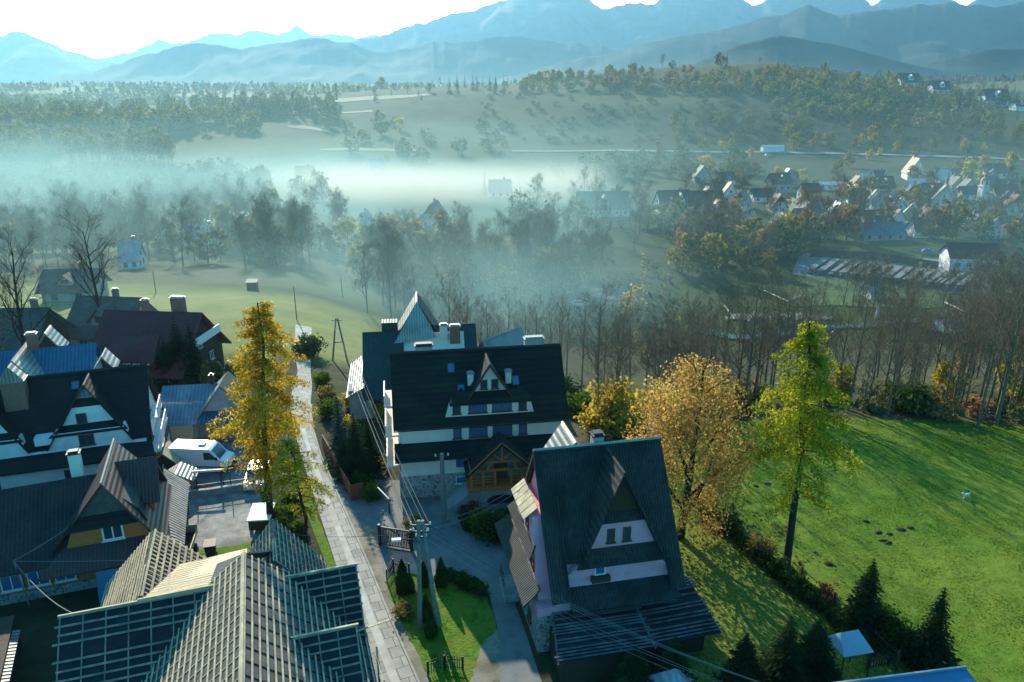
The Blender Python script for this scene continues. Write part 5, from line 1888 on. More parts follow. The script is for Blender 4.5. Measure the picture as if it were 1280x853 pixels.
def build_redfence():
    pts = pxl((404, 560), (418, 585), (430, 608), (440, 626), (455, 622))
    t = empty('board_fence', (*pts[0], 0), 0, 'red-brown board fence along the street in front of the conifers', 'fence')
    o = Vector((*pts[0], 0))
    for i in range(len(pts) - 1):
        b = MB()
        a, c = Vector((*pts[i], 0)) - o, Vector((*pts[i + 1], 0)) - o
        b.bar(a + Vector((0, 0, .75 + T(*pts[i]))), c + Vector((0, 0, .75 + T(*pts[i + 1]))), .1, 1.5)
        b.build('panel', K['redfence'], t)
build_redfence()
def build_barrier():
    x, y = P(487, 642)
    t = empty('barrier_post', (x, y, 0), R(20), 'thin dark post with short pale arm on the forecourt', 'post')
    b = MB()
    b.tube([(0, 0, 0), (0, 0, 1.5)], .06, 8)
    b.build('post', K['metal'], t)
    b = MB()
    b.bar((0, -.2, 1.45), (-.6, 1.6, 1.7), .1, .06)
    b.build('arm', K['frame'], t)
build_barrier()
def build_trailer():
    x, y = P(329, 660)
    t = empty('box_trailer', (x, y, 0), R(6), 'small box trailer with bright white lid beside the hedge', 'trailer')
    b = MB()
    b.box(-.8, .8, -1.1, 1.1, .5, 1.35)
    b.build('body', K['darkwood'], t)
    b = MB()
    b.slab(up([(-.9, -1.2, 1.36), (.9, -1.2, 1.36), (.9, 1.2, 1.5), (-.9, 1.2, 1.5)]), .1)
    b.build('lid', K['white'], t)
    for s in (-1, 1):
        w = MB()
        w.tube([(s * .85, 0, .32), (s * 1.0, 0, .32)], .32, 16)
        w.build('wheel', M_tyre, t)
    b = MB()
    b.bar((0, 1.1, .5), (0, 2.2, .45), .08)
    b.build('drawbar', K['metal'], t)
build_trailer()
def build_junk():
    x, y = P(229, 690)
    t = empty('flatbed_trailer', (x, y, 0), R(12), 'open flatbed trailer loaded with pale rubble beside the lean-to roof', 'trailer')
    b = MB()
    b.box(-.8, .8, -1.6, 1.6, .5, .62)
    b.build('bed', K['darkwood'], t)
    for i in range(9):
        q = MB()
        cx, cy = rnd.uniform(-.5, .5), rnd.uniform(-1.2, 1.2)
        s = rnd.uniform(.12, .3)
        q.bar((cx - s, cy - s * .4, .63 + s * .5), (cx + s, cy + s * .5, .66 + s * .5), s, s * .9)
        tag(q.build('rubble_block', K['white' if i % 3 else 'metal']), 'pale broken block heaped on the open flatbed trailer' if i % 3 else 'dark broken block heaped on the open flatbed trailer', 'block', 'broken blocks on the trailer' if i % 3 else 'dark blocks on the trailer').matrix_world = t.matrix_basis.copy()
    for s in (-1, 1):
        r = MB()
        r.box(s * .82 - .04, s * .82 + .04, -1.65, 1.65, .6, .95)
        r.build('side_board', K['batten'], t)
        w = MB()
        w.tube([(s * .86, 0, .3), (s * 1.0, 0, .3)], .3, 14)
        w.build('wheel', M_tyre, t)
    f = MB()
    f.box(-.85, .85, 1.6, 1.68, .6, 1.3)
    f.build('headboard', K['batten'], t)
build_junk()
def build_bin():
    for px, py, lb, s in ((265, 697, 'dark wheeled bin standing on the bright grass strip', 1.0), (697, 812, 'dark rubbish bin in the shade by the pink house corner', .85)):
        x, y = P(px, py)
        t = empty('wheeled_bin', (x, y, .04), R(15), lb, 'bin')
        b = MB()
        b.poly([(-.3 * s, -.3 * s, .1), (.3 * s, -.3 * s, .1), (.3 * s, .3 * s, .1), (-.3 * s, .3 * s, .1), (-.4 * s, -.42 * s, 1.15 * s), (.4 * s, -.42 * s, 1.15 * s), (.4 * s, .42 * s, 1.15 * s), (-.4 * s, .42 * s, 1.15 * s)], [(0, 3, 2, 1), (4, 5, 6, 7), (0, 1, 5, 4), (1, 2, 6, 5), (2, 3, 7, 6), (3, 0, 4, 7)])
        b.build('body', K['metal'], t)
        l = MB()
        l.slab(up([(-.44 * s, -.48 * s, 1.16 * s), (.44 * s, -.48 * s, 1.16 * s), (.44 * s, .46 * s, 1.26 * s), (-.44 * s, .46 * s, 1.26 * s)]), .06)
        l.build('lid', K['metal'], t)
        w = MB()
        w.tube([(-.36 * s, .32 * s, .1), (.36 * s, .32 * s, .1)], .1 * s, 12)
        w.build('axle_wheels', M_tyre, t)
build_bin()

# ---------------------------------------------------------------- poles and wires
K['polewood'] = mat('weathered_pole', (.17, .155, .13), .9, .3, 3, stretch=(1, 1, .3))
K['polecon'] = mat('concrete_pole', (.20, .20, .19), .9, .2, 2)
def insulators(t, pts):
    for p in pts:
        b = MB()
        b.lathe([(.05, 0), (.07, .06), (.04, .1), (.07, .14), (.03, .22)], 8, p)
        b.build('insulator', K['frame'], t)
PA = P(525, 785)
PB = P(548, 783)
def build_apole():
    t = empty('utility_pole', (PA[0], PA[1], 0), 0, 'twin-legged utility pole with street lamp on the small lawn', 'pole')
    d = Vector((PB[0] - PA[0], PB[1] - PA[1], 0))
    top = Vector((.35, .0, 8.1))
    for a, nm in ((Vector((0, 0, -.3)), 0), (d + Vector((0, 0, -.3)), 1)):
        b = MB()
        b.tube([a, a.lerp(top + Vector((-.12 + .24 * nm, 0, 0)), .5), top + Vector((-.12 + .24 * nm, 0, 0))], [.17, .14, .12], 10)
        b.build('pole_leg', K['polecon'], t)
    c = MB()
    for z, h in ((7.75, .65), (7.3, .5), (6.9, .35)):
        c.bar((top.x - h, 0, z), (top.x + h, 0, z + .02), .09, .1)
    c.build('crossarm', K['metal'], t)
    insulators(t, [(top.x + s, 0, z) for z, ss in ((7.8, (-.6, .6, 0)), (7.35, (-.45, .45)), (6.95, (-.3, .3))) for s in ss])
    l = MB()
    l.tube([(top.x - .1, -.1, 6.6), (top.x - .6, -.4, 7.0), (top.x - 1.2, -.5, 7.05)], .04, 6)
    l.build('lamp_arm', K['metal'], t)
    h = MB()
    h.bar((top.x - 1.2, -.5, 7.06), (top.x - 1.75, -.6, 7.08), .26, .14)
    h.build('lamp_head', K['frame'], t)
    return Vector((PA[0] + top.x, PA[1], 0))
AT = build_apole()
def build_pole(name, label, x, y, h, m='polecon', arm=True, r=.15, lean=0.0):
    z = T(x, y)
    t = empty(name, (x, y, z), R(10), label, 'pole')
    b = MB()
    b.tube([(0, 0, -.3), (lean * .5, 0, h * .5), (lean, 0, h)], [r, r * .85, r * .7], 8)
    b.build('shaft', K[m], t)
    if arm:
        c = MB()
        c.bar((lean - .6, 0, h - .25), (lean + .6, 0, h - .25), .08, .08)
        c.build('crossarm', K['metal'], t)
        insulators(t, [(lean + s, 0, h - .2) for s in (-.5, 0, .5)])
    return t
HP = P(555, 652)
build_pole('concrete_pole', 'square-topped concrete pole in front of the guest house wall', HP[0], HP[1], 6.2, 'polecon', True, .24)
LP_ = P(37, 757)
build_pole('service_mast', 'thin bent steel mast carrying cables above the left shed', LP_[0], LP_[1], 3.6, 'steel', False, .05, -.3)
def build_pylon(label, px, py, h, w):
    x, y, z = PT(px, py)
    t = empty('trestle_pole', (x, y, z), R(10), label, 'pole')
    for s in (-1, 1):
        b = MB()
        b.tube([(s * w, 0, -.3), (s * .1, 0, h)], [.14, .10], 8)
        b.build('pole_leg', K['polewood'], t)
    c = MB()
    c.bar((-w * .55, 0, h * .45), (w * .55, 0, h * .45), .1, .14)
    c.bar((-.7, 0, h - .3), (.7, 0, h - .3), .1, .1)
    c.build('crossarm', K['polewood'], t)
    return Vector((x, y, z + h))
PY1 = build_pylon('two-legged timber power pole at the end of the street', 425, 452, 6.0, 1.0)
for i, (px, py, h, lb) in enumerate(((371, 400, 5.5, 'lone thin pole standing in the bright misty meadow'), (428, 372, 4.5, 'short far pole in mist right of the bright meadow'), (195, 366, 4, 'thin dark pole at left side of the bright meadow'))):
    x, y, z = PT(px, py)
    build_pole('timber_pole', lb, x, y, h, 'polewood', False, .1)
def wire(a, b, sag, r=.016, n=10):
    w = MB()
    a, b = Vector(a), Vector(b)
    pts = []
    for i in range(n + 1):
        f = i / n
        p = a.lerp(b, f)
        p.z -= sag * 4 * f * (1 - f)
        pts.append(p)
    w.tube(pts, r, 4)
    return w
M_wire = mat('cable', (.20, .20, .20), .5, .1, 2, metal=.5)
def wires(label, a, b, offs, sag, group, r=.016):
    for i, (oa, ob) in enumerate(offs):
        o = wire(Vector(a) + Vector(oa), Vector(b) + Vector(ob), sag * (1 + .06 * i), r).build('overhead_wire', M_wire)
        tag(o, label, 'wire', group)
W0 = (AT.x, AT.y, 7.85)
wires('overhead wire running up the street from the twin pole', W0, (PY1.x, PY1.y, PY1.z - .1), [((s, 0, z), (s * 1.1, 0, z2)) for s, z, z2 in ((-.6, .1, .1), (-.3, .1, 0), (.5, .1, .1), (-.45, -.45, -.3), (.4, -.45, -.3))], .9, 'wires up the street', .015)
wires('overhead wire crossing in front of the pink house', W0, (14.5, 27.0, 7.2), [((s, 0, z), (s, 0, z2)) for s, z, z2 in ((-.6, .1, .3), (0, .1, .1), (.5, .1, -.1), (-.45, -.45, -.5), (.4, -.45, -.8), (.2, -.9, -1.2))], 1.0, 'wires past the pink house', .012)
kw = (1.0, 46.8, 7.6)
wires('service cable from the twin pole to the pink house gable', W0, (1.2, 44.9, 8.9), [((.5, 0, 0), (0, 0, 0)), ((.4, 0, -.4), (0, .2, -.5))], .5, 'cables to the pink house', .016)
wires('service cable from the twin pole toward the unfinished house', (AT.x - .4, AT.y, 7.3), (-14.2, 41.5, 6.8), [((0, 0, 0), (0, 0, 0))], .3, 'cable to the unfinished house', .016)
wires('service cable hanging between steel mast and timber house', (LP_[0] - .3, LP_[1], 3.6), (-27.5, 46.5, 7.0), [((0, 0, 0), (0, 0, 0))], .3, 'cable to the timber house', .03)
wires('drooping cable from the steel mast to the unfinished roof', (LP_[0] - .3, LP_[1], 3.5), (-22.5, 33.4, 6.9), [((0, 0, 0), (0, 0, 0))], .9, 'drooping cable', .03)
wires('thin cable running level from the steel mast along the timber house', (LP_[0] - .3, LP_[1], 3.55), (-21.5, 41.5, 5.0), [((0, 0, 0), (0, 0, 0))], .1, 'level cable', .02)
wires('pale service cable from the white villa to the barn', (-32.2, 62.6, 6.5), (-26.8, 68.0, 4.6), [((0, 0, 0), (0, 0, 0)), ((0, 0, .15), (0, 0, .2))], .2, 'cables to the barn', .025)
def build_hut_field():
    x, y, z = PT(316, 362)
    t = empty('field_hut', (x, y, z), R(5), 'tiny dark hut alone in the bright misty meadow', 'hut')
    b = MB()
    b.box(-.9, .9, -.7, .7, -.1, 1.5)
    b.build('wall', K['darkwood'], t)
    b = MB()
    b.slab(up([(-1.1, -.9, 1.5), (1.1, -.9, 1.5), (1.1, .9, 1.8), (-1.1, .9, 1.8)]), .08)
    b.build('roof', K['greyroof'], t)
build_hut_field()
# white dog out on the meadow
def build_dog():
    x, y = P(1207, 622)
    z = T(x, y)
    bm = bmesh.new()
    pts = {'hip': (-.38, 0, .56, .13), 'mid': (0, 0, .57, .15), 'chest': (.33, 0, .56, .16), 'neck': (.5, 0, .74, .09), 'head': (.62, 0, .88, .10), 'muz': (.82, 0, .83, .05), 'tail': (-.62, 0, .66, .035), 'tail2': (-.78, 0, .86, .025), 'earl': (.58, .07, 1.0, .03), 'earr': (.58, -.07, 1.0, .03)}
    ed = [('hip', 'mid'), ('mid', 'chest'), ('chest', 'neck'), ('neck', 'head'), ('head', 'muz'), ('hip', 'tail'), ('tail', 'tail2'), ('head', 'earl'), ('head', 'earr')]
    for s in (-1, 1):
        k = 'l' if s > 0 else 'r'
        st = .08 * s
        pts['sh' + k] = (.33, .1 * s, .45, .075)
        pts['wr' + k] = (.34 + st, .1 * s, .2, .04)
        pts['pw' + k] = (.38 + st, .1 * s, .03, .045)
        pts['th' + k] = (-.36, .11 * s, .42, .09)
        pts['kn' + k] = (-.30 - st, .11 * s, .33, .06)
        pts['hk' + k] = (-.46 - st, .11 * s, .2, .04)
        pts['fp' + k] = (-.42 - st, .11 * s, .03, .045)
        ed += [('chest', 'sh' + k), ('sh' + k, 'wr' + k), ('wr' + k, 'pw' + k), ('hip', 'th' + k), ('th' + k, 'kn' + k), ('kn' + k, 'hk' + k), ('hk' + k, 'fp' + k)]
    names = list(pts)
    me = bpy.data.meshes.new('dog')
    me.from_pydata([pts[n][:3] for n in names], [(names.index(a), names.index(b)) for a, b in ed], [])
    o = bpy.data.objects.new('dog', me)
    COL.objects.link(o)
    md = o.modifiers.new('skin', 'SKIN')
    for i, n in enumerate(names):
        me.skin_vertices[0].data[i].radius = (pts[n][3], pts[n][3])
    me.skin_vertices[0].data[0].use_root = True
    sb = o.modifiers.new('sub', 'SUBSURF')
    sb.levels = sb.render_levels = 2
    me.materials.append(mat('white_dog_fur', (.72, .70, .66), .9, .1, 6))
    o.location = (x, y, z)
    o.rotation_euler = (0, 0, R(200))
    o.scale = (.68, .68, .68)
    tag(o, 'white dog walking alone across the green meadow', 'dog')
build_dog()
# ---------------------------------------------------------------- foliage
def rot_frames(rng, n, tilt=None):
    """n random pairs of perpendicular unit vectors."""
    a = rng.normal(size=(n, 3))
    a /= np.linalg.norm(a, axis=1)[:, None]
    b = rng.normal(size=(n, 3))
    b -= (a * b).sum(1)[:, None] * a
    b /= np.linalg.norm(b, axis=1)[:, None]
    return a, b

def quads(c, a, b):
    """Kite-shaped leaves: centres c, half axes a (long) and b (wide)."""
    n = len(c)
    v = np.stack([c - a, c + b * 1.0 - a * .1, c + a, c - b * 1.0 - a * .1], 1).reshape(-1, 3)
    f = np.arange(n * 4).reshape(n, 4)
    return v, f

def leaf_cloud(rng, pts, size, var=.4, flat=0.0, long=1.3):
    n = len(pts)
    a, b = rot_frames(rng, n)
    if flat:
        a[:, 2] *= (1 - flat)
        b[:, 2] *= (1 - flat)
        a /= np.linalg.norm(a, axis=1)[:, None]
        b -= (a * b).sum(1)[:, None] * a
        b /= np.linalg.norm(b, axis=1)[:, None]
    s = size * (1 + var * rng.uniform(-1, 1, n))[:, None] * .5
    return quads(np.asarray(pts), a * s * long, b * s)

def np_mesh(name, parts):
    """parts: list of (verts, quad faces, material)"""
    vs_, fs, ms, mats_ = [], [], [], []
    o = 0
    for v, f, m in parts:
        if len(v) == 0:
            continue
        if m not in mats_:
            mats_.append(m)
        vs_.append(np.asarray(v, dtype=np.float32))
        fs.append(np.asarray(f, dtype=np.int64) + o)
        ms.append(np.full(len(f), mats_.index(m)))
        o += len(v)
    V = np.concatenate(vs_)
    Fq = np.concatenate(fs)
    me = bpy.data.meshes.new(name)
    me.vertices.add(len(V))
    me.vertices.foreach_set('co', V.reshape(-1))
    me.loops.add(Fq.size)
    me.loops.foreach_set('vertex_index', Fq.reshape(-1))
    me.polygons.add(len(Fq))
    me.polygons.foreach_set('loop_start', np.arange(0, Fq.size, 4))
    me.polygons.foreach_set('loop_total', np.full(len(Fq), 4))
    me.polygons.foreach_set('material_index', np.concatenate(ms))
    for m in mats_:
        me.materials.append(m)
    me.update(calc_edges=True)
    me.validate()
    return me

def mbq(b):
    """Quads of a MB (tubes without caps)."""
    v = np.array(b.v) if b.v else np.zeros((0, 3))
    f = np.array([q for q in b.f if len(q) == 4], dtype=np.int64).reshape(-1, 4)
    return v, f

def grow(rng, h, r0, levels, spread=.75, up_=.35, nb=(7, 5, 5, 4), lenf=(.42, .5, .5, .5), first=.28, trunk_wob=.03, lean=(0, 0), fork=False):
    """Branch skeleton. Returns tubes (MB) for the thick wood and a list of thin twigs (a, b, width)."""
    tb = MB()
    twigs = []
    tips = []
    def branch(p, d, ln, r, lev):
        n = 5 if lev == 0 else (4 if lev == 1 else 3)
        pts, rad, dirs = [Vector(p)], [r], [Vector(d)]
        cur = Vector(p)
        dd = Vector(d)
        for i in range(n):
            wob = trunk_wob if lev == 0 else .16
            dd = (dd + Vector(rng.normal(size=3) * wob) + Vector((0, 0, up_ * (.0 if lev == 0 else .22)))).normalized()
            cur = cur + dd * ln / n
            pts.append(cur.copy())
            dirs.append(dd.copy())
            rad.append(max(.012, r * (1 - .82 * (i + 1) / n)))
        if lev <= 2:
            tb.tube(pts, rad, 6 if lev == 0 else (4 if lev == 1 else 3), cap=False)
        else:
            for i in range(n):
                twigs.append((pts[i], pts[i + 1], max(.014, rad[i])))
        if lev >= levels:
            tips.append(pts[-1])
            tips.append(pts[len(pts) // 2])
            return
        k = nb[lev]
        for i in range(k):
            f = first + (1 - first) * (i + rng.uniform(0, .8)) / k if lev == 0 else .25 + .75 * (i + rng.uniform(0, .9)) / k
            f = min(f, .98)
            q = f * n
            j = min(int(q), n - 1)
            pp = pts[j].lerp(pts[j + 1], q - j)
            az = rng.uniform(0, 2 * math.pi) if lev else (i * 2.4 + rng.uniform(-.5, .5))
            bd = dirs[j]
            s1 = bd.cross(Vector((.37, .2, .9)))
            if s1.length < .1:
                s1 = bd.cross(Vector((1, 0, 0)))
            s1.normalize()
            s2 = bd.cross(s1)
            side = s1 * math.cos(az) + s2 * math.sin(az)
            ang = spread * rng.uniform(.75, 1.25)
            nd = (bd * math.cos(ang) + side * math.sin(ang)).normalized()
            l2 = ln * lenf[lev] * (1.15 - .65 * f if lev == 0 else 1.1 - .5 * f) * rng.uniform(.8, 1.2)
            branch(pp, nd, l2, rad[j] * (.5 if lev == 0 else .55), lev + 1)
    branch((0, 0, -.3), Vector((lean[0], lean[1], 1)).normalized(), h, r0, 0)
    return tb, twigs, tips

def twig_quads(rng, tw, wscale=1.0):
    if not tw:
        return np.zeros((0, 3)), np.zeros((0, 4), dtype=np.int64)
    A = np.array([t[0] for t in tw])
    B = np.array([t[1] for t in tw])
    W = np.array([t[2] for t in tw])[:, None] * wscale
    d = B - A
    r = rng.normal(size=A.shape)
    s = np.cross(d, r)
    s /= (np.linalg.norm(s, axis=1)[:, None] + 1e-9)
    v = np.stack([A - s * W, A + s * W, B + s * W * .5, B - s * W * .5], 1).reshape(-1, 3)
    return v, np.arange(len(v)).reshape(-1, 4)

M_bark = mat('grey_brown_bark', (.15, .125, .09), .95, .3, 4, stretch=(3, 3, .6), spec=.1)
M_barkd = mat('dark_bark', (.040, .033, .026), .95, .3, 4, stretch=(3, 3, .6), spec=.1)
M_twig = mat('bare_twigs', (.19, .14, .09), .95, .3, 2, spec=.1)
M_larch = leaf_mat('golden_larch_needles', (.40, .22, .012), (.62, .40, .035), .55, patchscale=.45)
M_larchg = leaf_mat('yellow_green_larch_needles', (.22, .25, .015), (.46, .42, .03), .5, patchscale=.35)
M_beech = leaf_mat('orange_beech_leaves', (.44, .26, .055), (.62, .43, .11), .45, patchscale=.4)
M_yel = leaf_mat('yellow_leaves', (.40, .30, .04), (.55, .42, .06), .5, patchscale=.3)
M_olive = leaf_mat('olive_autumn_leaves', (.19, .165, .045), (.32, .25, .07), .4, patchscale=.25)
M_rust = leaf_mat('rust_leaves', (.24, .14, .06), (.36, .22, .085), .4, patchscale=.25)
M_red = leaf_mat('dull_red_leaves', (.24, .06, .035), (.30, .10, .05), .4)
M_gry = leaf_mat('grey_green_leaves', (.11, .115, .05), (.19, .175, .07), .4, patchscale=.25)
M_fir = leaf_mat('spruce_needles', (.012, .026, .010), (.026, .048, .016), .15, patchscale=.5)
M_blue = leaf_mat('blue_spruce_needles', (.03, .06, .055), (.055, .09, .085), .15)
M_thuja = leaf_mat('thuja_green', (.022, .052, .010), (.05, .095, .018), .2, patchscale=1.2)
M_hedge = leaf_mat('hedge_leaves', (.025, .055, .012), (.06, .10, .02), .3, patchscale=1.0)
M_bushy = leaf_mat('light_green_bush', (.07, .12, .012), (.13, .19, .02), .35, patchscale=1.0)

def mk_bare(seed, h, m1=None, m2=None, tw_=.85, **kw):
    m1, m2 = m1 or M_bark, m2 or M_twig
    rng = np.random.default_rng(seed)
    tb, tw, tips = grow(rng, h, h * (.0125 if m1 is M_bark else .019), 4, **kw)
    return {'trunk': np_mesh('trunk', [(*mbq(tb), m1)]), 'crown': np_mesh('crown', [(*twig_quads(rng, tw, tw_), m2)]), 'h': h}

def mk_bare_far(seed, h, **kw):
    rng = np.random.default_rng(seed)
    tb, tw, tips = grow(rng, h, h * .013, 3, **kw)
    T_ = np.array(tips)
    T_ = np.concatenate([T_ + rng.normal(size=T_.shape) * h * .03 for _ in range(1)])
    n = len(T_)
    a, b = rot_frames(rng, n)
    a[:, 2] = np.abs(a[:, 2]) + .4
    a /= np.linalg.norm(a, axis=1)[:, None]
    v, f = quads(T_, a * h * .055, b * h * .0026)
    return np_mesh('bare_tree', [(*mbq(tb), M_bark), (*twig_quads(rng, tw, 1.2), M_twig), (v, f, M_twig)])

def crown_cloud(rng, n, lumps, rx, rz, zc, sig, shell=.5, low=-1.0):
    L_ = []
    while len(L_) < lumps:
        p = rng.uniform(-1, 1, 3)
        d = np.linalg.norm(p)
        if d > 1 or d < shell or p[2] < low:
            continue
        L_.append(p)
    L_ = np.array(L_) * np.array([rx, rx, rz])
    w = rng.uniform(.4, 1.6, lumps)
    idx = rng.choice(lumps, n, p=w / w.sum())
    s = sig * (rng.uniform(.6, 1.4, lumps))[idx]
    pts = L_[idx] + rng.normal(size=(n, 3)) * s[:, None] * np.array([1, 1, .75])
    pts[:, 2] += zc
    return pts

def mk_leafy_far(seed, h, m, rx=.30, rz=.46, zc=.52, n=620, size=.07, lumps=30, sig=.06, name='autumn_tree'):
    rng = np.random.default_rng(seed)
    tb, tw, tips = grow(rng, h * .9, h * .02, 2, nb=(6, 3, 3, 3))
    pts = crown_cloud(rng, n, lumps, rx * h, rz * h, zc * h, sig * h, .45)
    pts = pts[pts[:, 2] > .06 * h]
    return np_mesh(name, [(*mbq(tb), M_barkd), (*leaf_cloud(rng, pts, size * h), m)])

def spruce_parts(seed, h, w, n_whorl, per, seg, m, droop=.35, bare=.04, gap=.0, size=None):
    rng = np.random.default_rng(seed)
    tb = MB()
    tb.tube([(0, 0, -.3), (0, 0, h * .5), (0, 0, h)], [h * .018, h * .011, .02], 6, cap=False)
    C, A, B = [], [], []
    for i in range(n_whorl):
        f = bare + (1 - bare) * (i + .3) / n_whorl
        z = h * f
        L_ = w * (1 - f) ** .85 * rng.uniform(.8, 1.12) + .08
        for k in range(per):
            if rng.uniform() < gap:
                continue
            az = 2 * math.pi * (k + rng.uniform(-.35, .35)) / per + i * 1.1
            l2 = L_ * rng.uniform(.72, 1.15)
            for s in range(seg):
                t = (s + .6) / seg
                rr = l2 * t
                zz = z - droop * l2 * t * t + rng.normal() * .02 * h / n_whorl
                d = np.array([math.cos(az), math.sin(az), -droop * 1.2 * t])
                d /= np.linalg.norm(d)
                sd = np.array([-math.sin(az), math.cos(az), 0])
                for q in (-1, 1) if seg > 2 else (0,):
                    jj = sd * q * l2 * .16 * (1.15 - t) + rng.normal(size=3) * .02 * l2
                    C.append(np.array([math.cos(az) * rr, math.sin(az) * rr, zz]) + jj)
                    dd = d + sd * q * .6
                    A.append(dd / np.linalg.norm(dd) * (l2 / seg * .85))
                    up3 = np.array([0, 0, 1.0]) * rng.uniform(-.6, .6) + sd
                    B.append(up3 / np.linalg.norm(up3) * l2 * (.13 if seg > 2 else .28) * (1.1 - .5 * t))
    return tb, np.array(C), np.array(A), np.array(B)

def mk_spruce(seed, h, w, m, nw=26, per=11, seg=4, droop=.3):
    tb, C, A, B = spruce_parts(seed, h, w, nw, per, seg, m, droop)
    v, f = quads(C, A, B)
    return {'trunk': np_mesh('trunk', [(*mbq(tb), M_barkd)]), 'crown': np_mesh('crown', [(v, f, m)]), 'h': h}

def mk_spruce_far(seed, h, w, m, nw=14, per=6, name='spruce_tree'):
    tb, C, A, B = spruce_parts(seed, h, w, nw, per, 2, m, .3)
    v, f = quads(C, A, B)
    return np_mesh(name, [(*mbq(tb), M_barkd), (v, f, m)])

def mk_larch(seed, h, w, m, bare=.3, n_branch=120, per=90, lean=(0, 0), sizes=.22, top_full=.55, lowsparse=.0):
    """Conical larch: many level-to-drooping boughs hung with soft needle tufts."""
    rng = np.random.default_rng(seed)
    tb = MB()
    wob = [(rng.normal() * .06 * i + lean[0] * h * i / 6, rng.normal() * .05 * i + lean[1] * h * i / 6) for i in range(7)]
    tp = [(wob[i][0], wob[i][1], -.3 + (h + .3) * i / 6) for i in range(7)]
    tb.tube(tp, [h * .0155 * (1 - .9 * i / 6) + .02 for i in range(7)], 8, cap=False)
    P_, tw = [], []
    for i in range(n_branch):
        f = bare + (1 - bare) * ((i + rng.uniform(0, 1)) / n_branch)
        if f < bare + .22 and rng.uniform() < lowsparse:
            continue
        z = h * f
        g = (f - bare) / (1 - bare)
        prof = min(1, (1 - g) / (1 - top_full) + .10) ** .62 * (min(1, .5 + g * 1.6))
        l2 = w * prof * rng.uniform(.55, 1.2)
        az = rng.uniform(0, 2 * math.pi)
        j = min(5, int(f * 6))
        tx = wob[j][0] + (wob[j + 1][0] - wob[j][0]) * (f * 6 - j)
        ty = wob[j][1] + (wob[j + 1][1] - wob[j][1]) * (f * 6 - j)
        rise = rng.uniform(-.12, .20) + .12 * g
        pts = []
        for s in range(5):
            t = s / 4
            pts.append((tx + math.cos(az) * l2 * t, ty + math.sin(az) * l2 * t, z + l2 * (rise * t - .32 * t * t)))
        tb.tube(pts, [.05 * (1 - g) + .018, .035, .022, .014, .008], 3, cap=False)
        k = int(per * (.35 + prof) * rng.uniform(.7, 1.2))
        t = rng.uniform(.18, 1.05, k)
        q = np.clip(t, 0, 1) * 4
        jj = np.minimum(q.astype(int), 3)
        pa = np.array(pts)
        base = pa[jj] + (pa[jj + 1] - pa[jj]) * (q - jj)[:, None]
        sd = np.array([-math.sin(az), math.cos(az), 0])
        off = sd[None, :] * (rng.normal(size=k) * l2 * .12 * (1.1 - t * .5))[:, None]
        off[:, 2] -= np.abs(rng.normal(size=k)) * .28
        off += rng.normal(size=(k, 3)) * .09
        P_.append(base + off)
    pts = np.concatenate(P_)
    n = len(pts)
    a, b = rot_frames(rng, n)
    a[:, 2] -= .5
    a /= np.linalg.norm(a, axis=1)[:, None]
    b -= (a * b).sum(1)[:, None] * a
    b /= np.linalg.norm(b, axis=1)[:, None]
    s = (sizes * rng.uniform(.6, 1.35, n))[:, None]
    v, f = quads(pts, a * s, b * s * .30)
    return {'trunk': np_mesh('trunk', [(*mbq(tb), M_barkd)]), 'crown': np_mesh('crown', [(v, f, m)]), 'h': h}

def mk_leafy(seed, h, m, rx, rz, zc, n, size, lumps=90, sig=.05, levels=3, **kw):
    rng = np.random.default_rng(seed)
    tb, tw, tips = grow(rng, h * .92, h * .022, levels, **kw)
    tips = np.array(tips)
    k = n // 3
    idx = rng.integers(0, len(tips), k)
    p1 = tips[idx] + rng.normal(size=(k, 3)) * sig * h * .7
    p2 = crown_cloud(rng, n - k, lumps, rx, rz, zc, sig * h, .55)
    pts = np.concatenate([p1, p2])
    e = (pts[:, 0] / (rx * 1.15)) ** 2 + (pts[:, 1] / (rx * 1.15)) ** 2 + ((pts[:, 2] - zc) / (rz * 1.15)) ** 2
    pts = pts[(e < 1) & (pts[:, 2] > .5)]
    return {'trunk': np_mesh('trunk', [(*mbq(tb), M_barkd), (*twig_quads(rng, tw, 1.0), M_barkd)]), 'crown': np_mesh('crown', [(*leaf_cloud(rng, pts, size), m)]), 'h': h}

def mk_column(seed, h, r, m, n, size, taper=.75):
    """Clipped or columnar evergreen: dense shell of small sprays."""
    rng = np.random.default_rng(seed)
    z = rng.uniform(0, 1, n) ** .9
    rad = r * np.minimum(1, (1 - z) ** taper * 1.35) * np.minimum(1, .75 + z * 2)
    az = rng.uniform(0, 2 * math.pi, n)
    rr = rad * (1 - np.abs(rng.normal(size=n)) * .16) * (1 + .10 * np.sin(az * 3 + z * 9) + .08 * np.sin(az * 5 - z * 14))
    pts = np.stack([rr * np.cos(az), rr * np.sin(az), z * h + .03], 1)
    a, b = rot_frames(rng, n)
    a[:, 2] = np.abs(a[:, 2]) + .9
    a /= np.linalg.norm(a, axis=1)[:, None]
    b -= (a * b).sum(1)[:, None] * a
    b /= np.linalg.norm(b, axis=1)[:, None]
    s = (size * rng.uniform(.6, 1.4, n))[:, None]
    v, f = quads(pts, a * s, b * s * .45)
    tb = MB()
    tb.tube([(0, 0, -.1), (0, 0, h * .8)], [r * .16, r * .05], 5, cap=False)
    core = MB()
    core.lathe([(r * .55, .1), (r * .72, h * .25), (r * .5, h * .6), (r * .12, h * .88)], 8)
    return {'trunk': np_mesh('trunk', [(*mbq(tb), M_barkd)]), 'crown': np_mesh('crown', [(v, f, m), (*mbq(core), m)])}

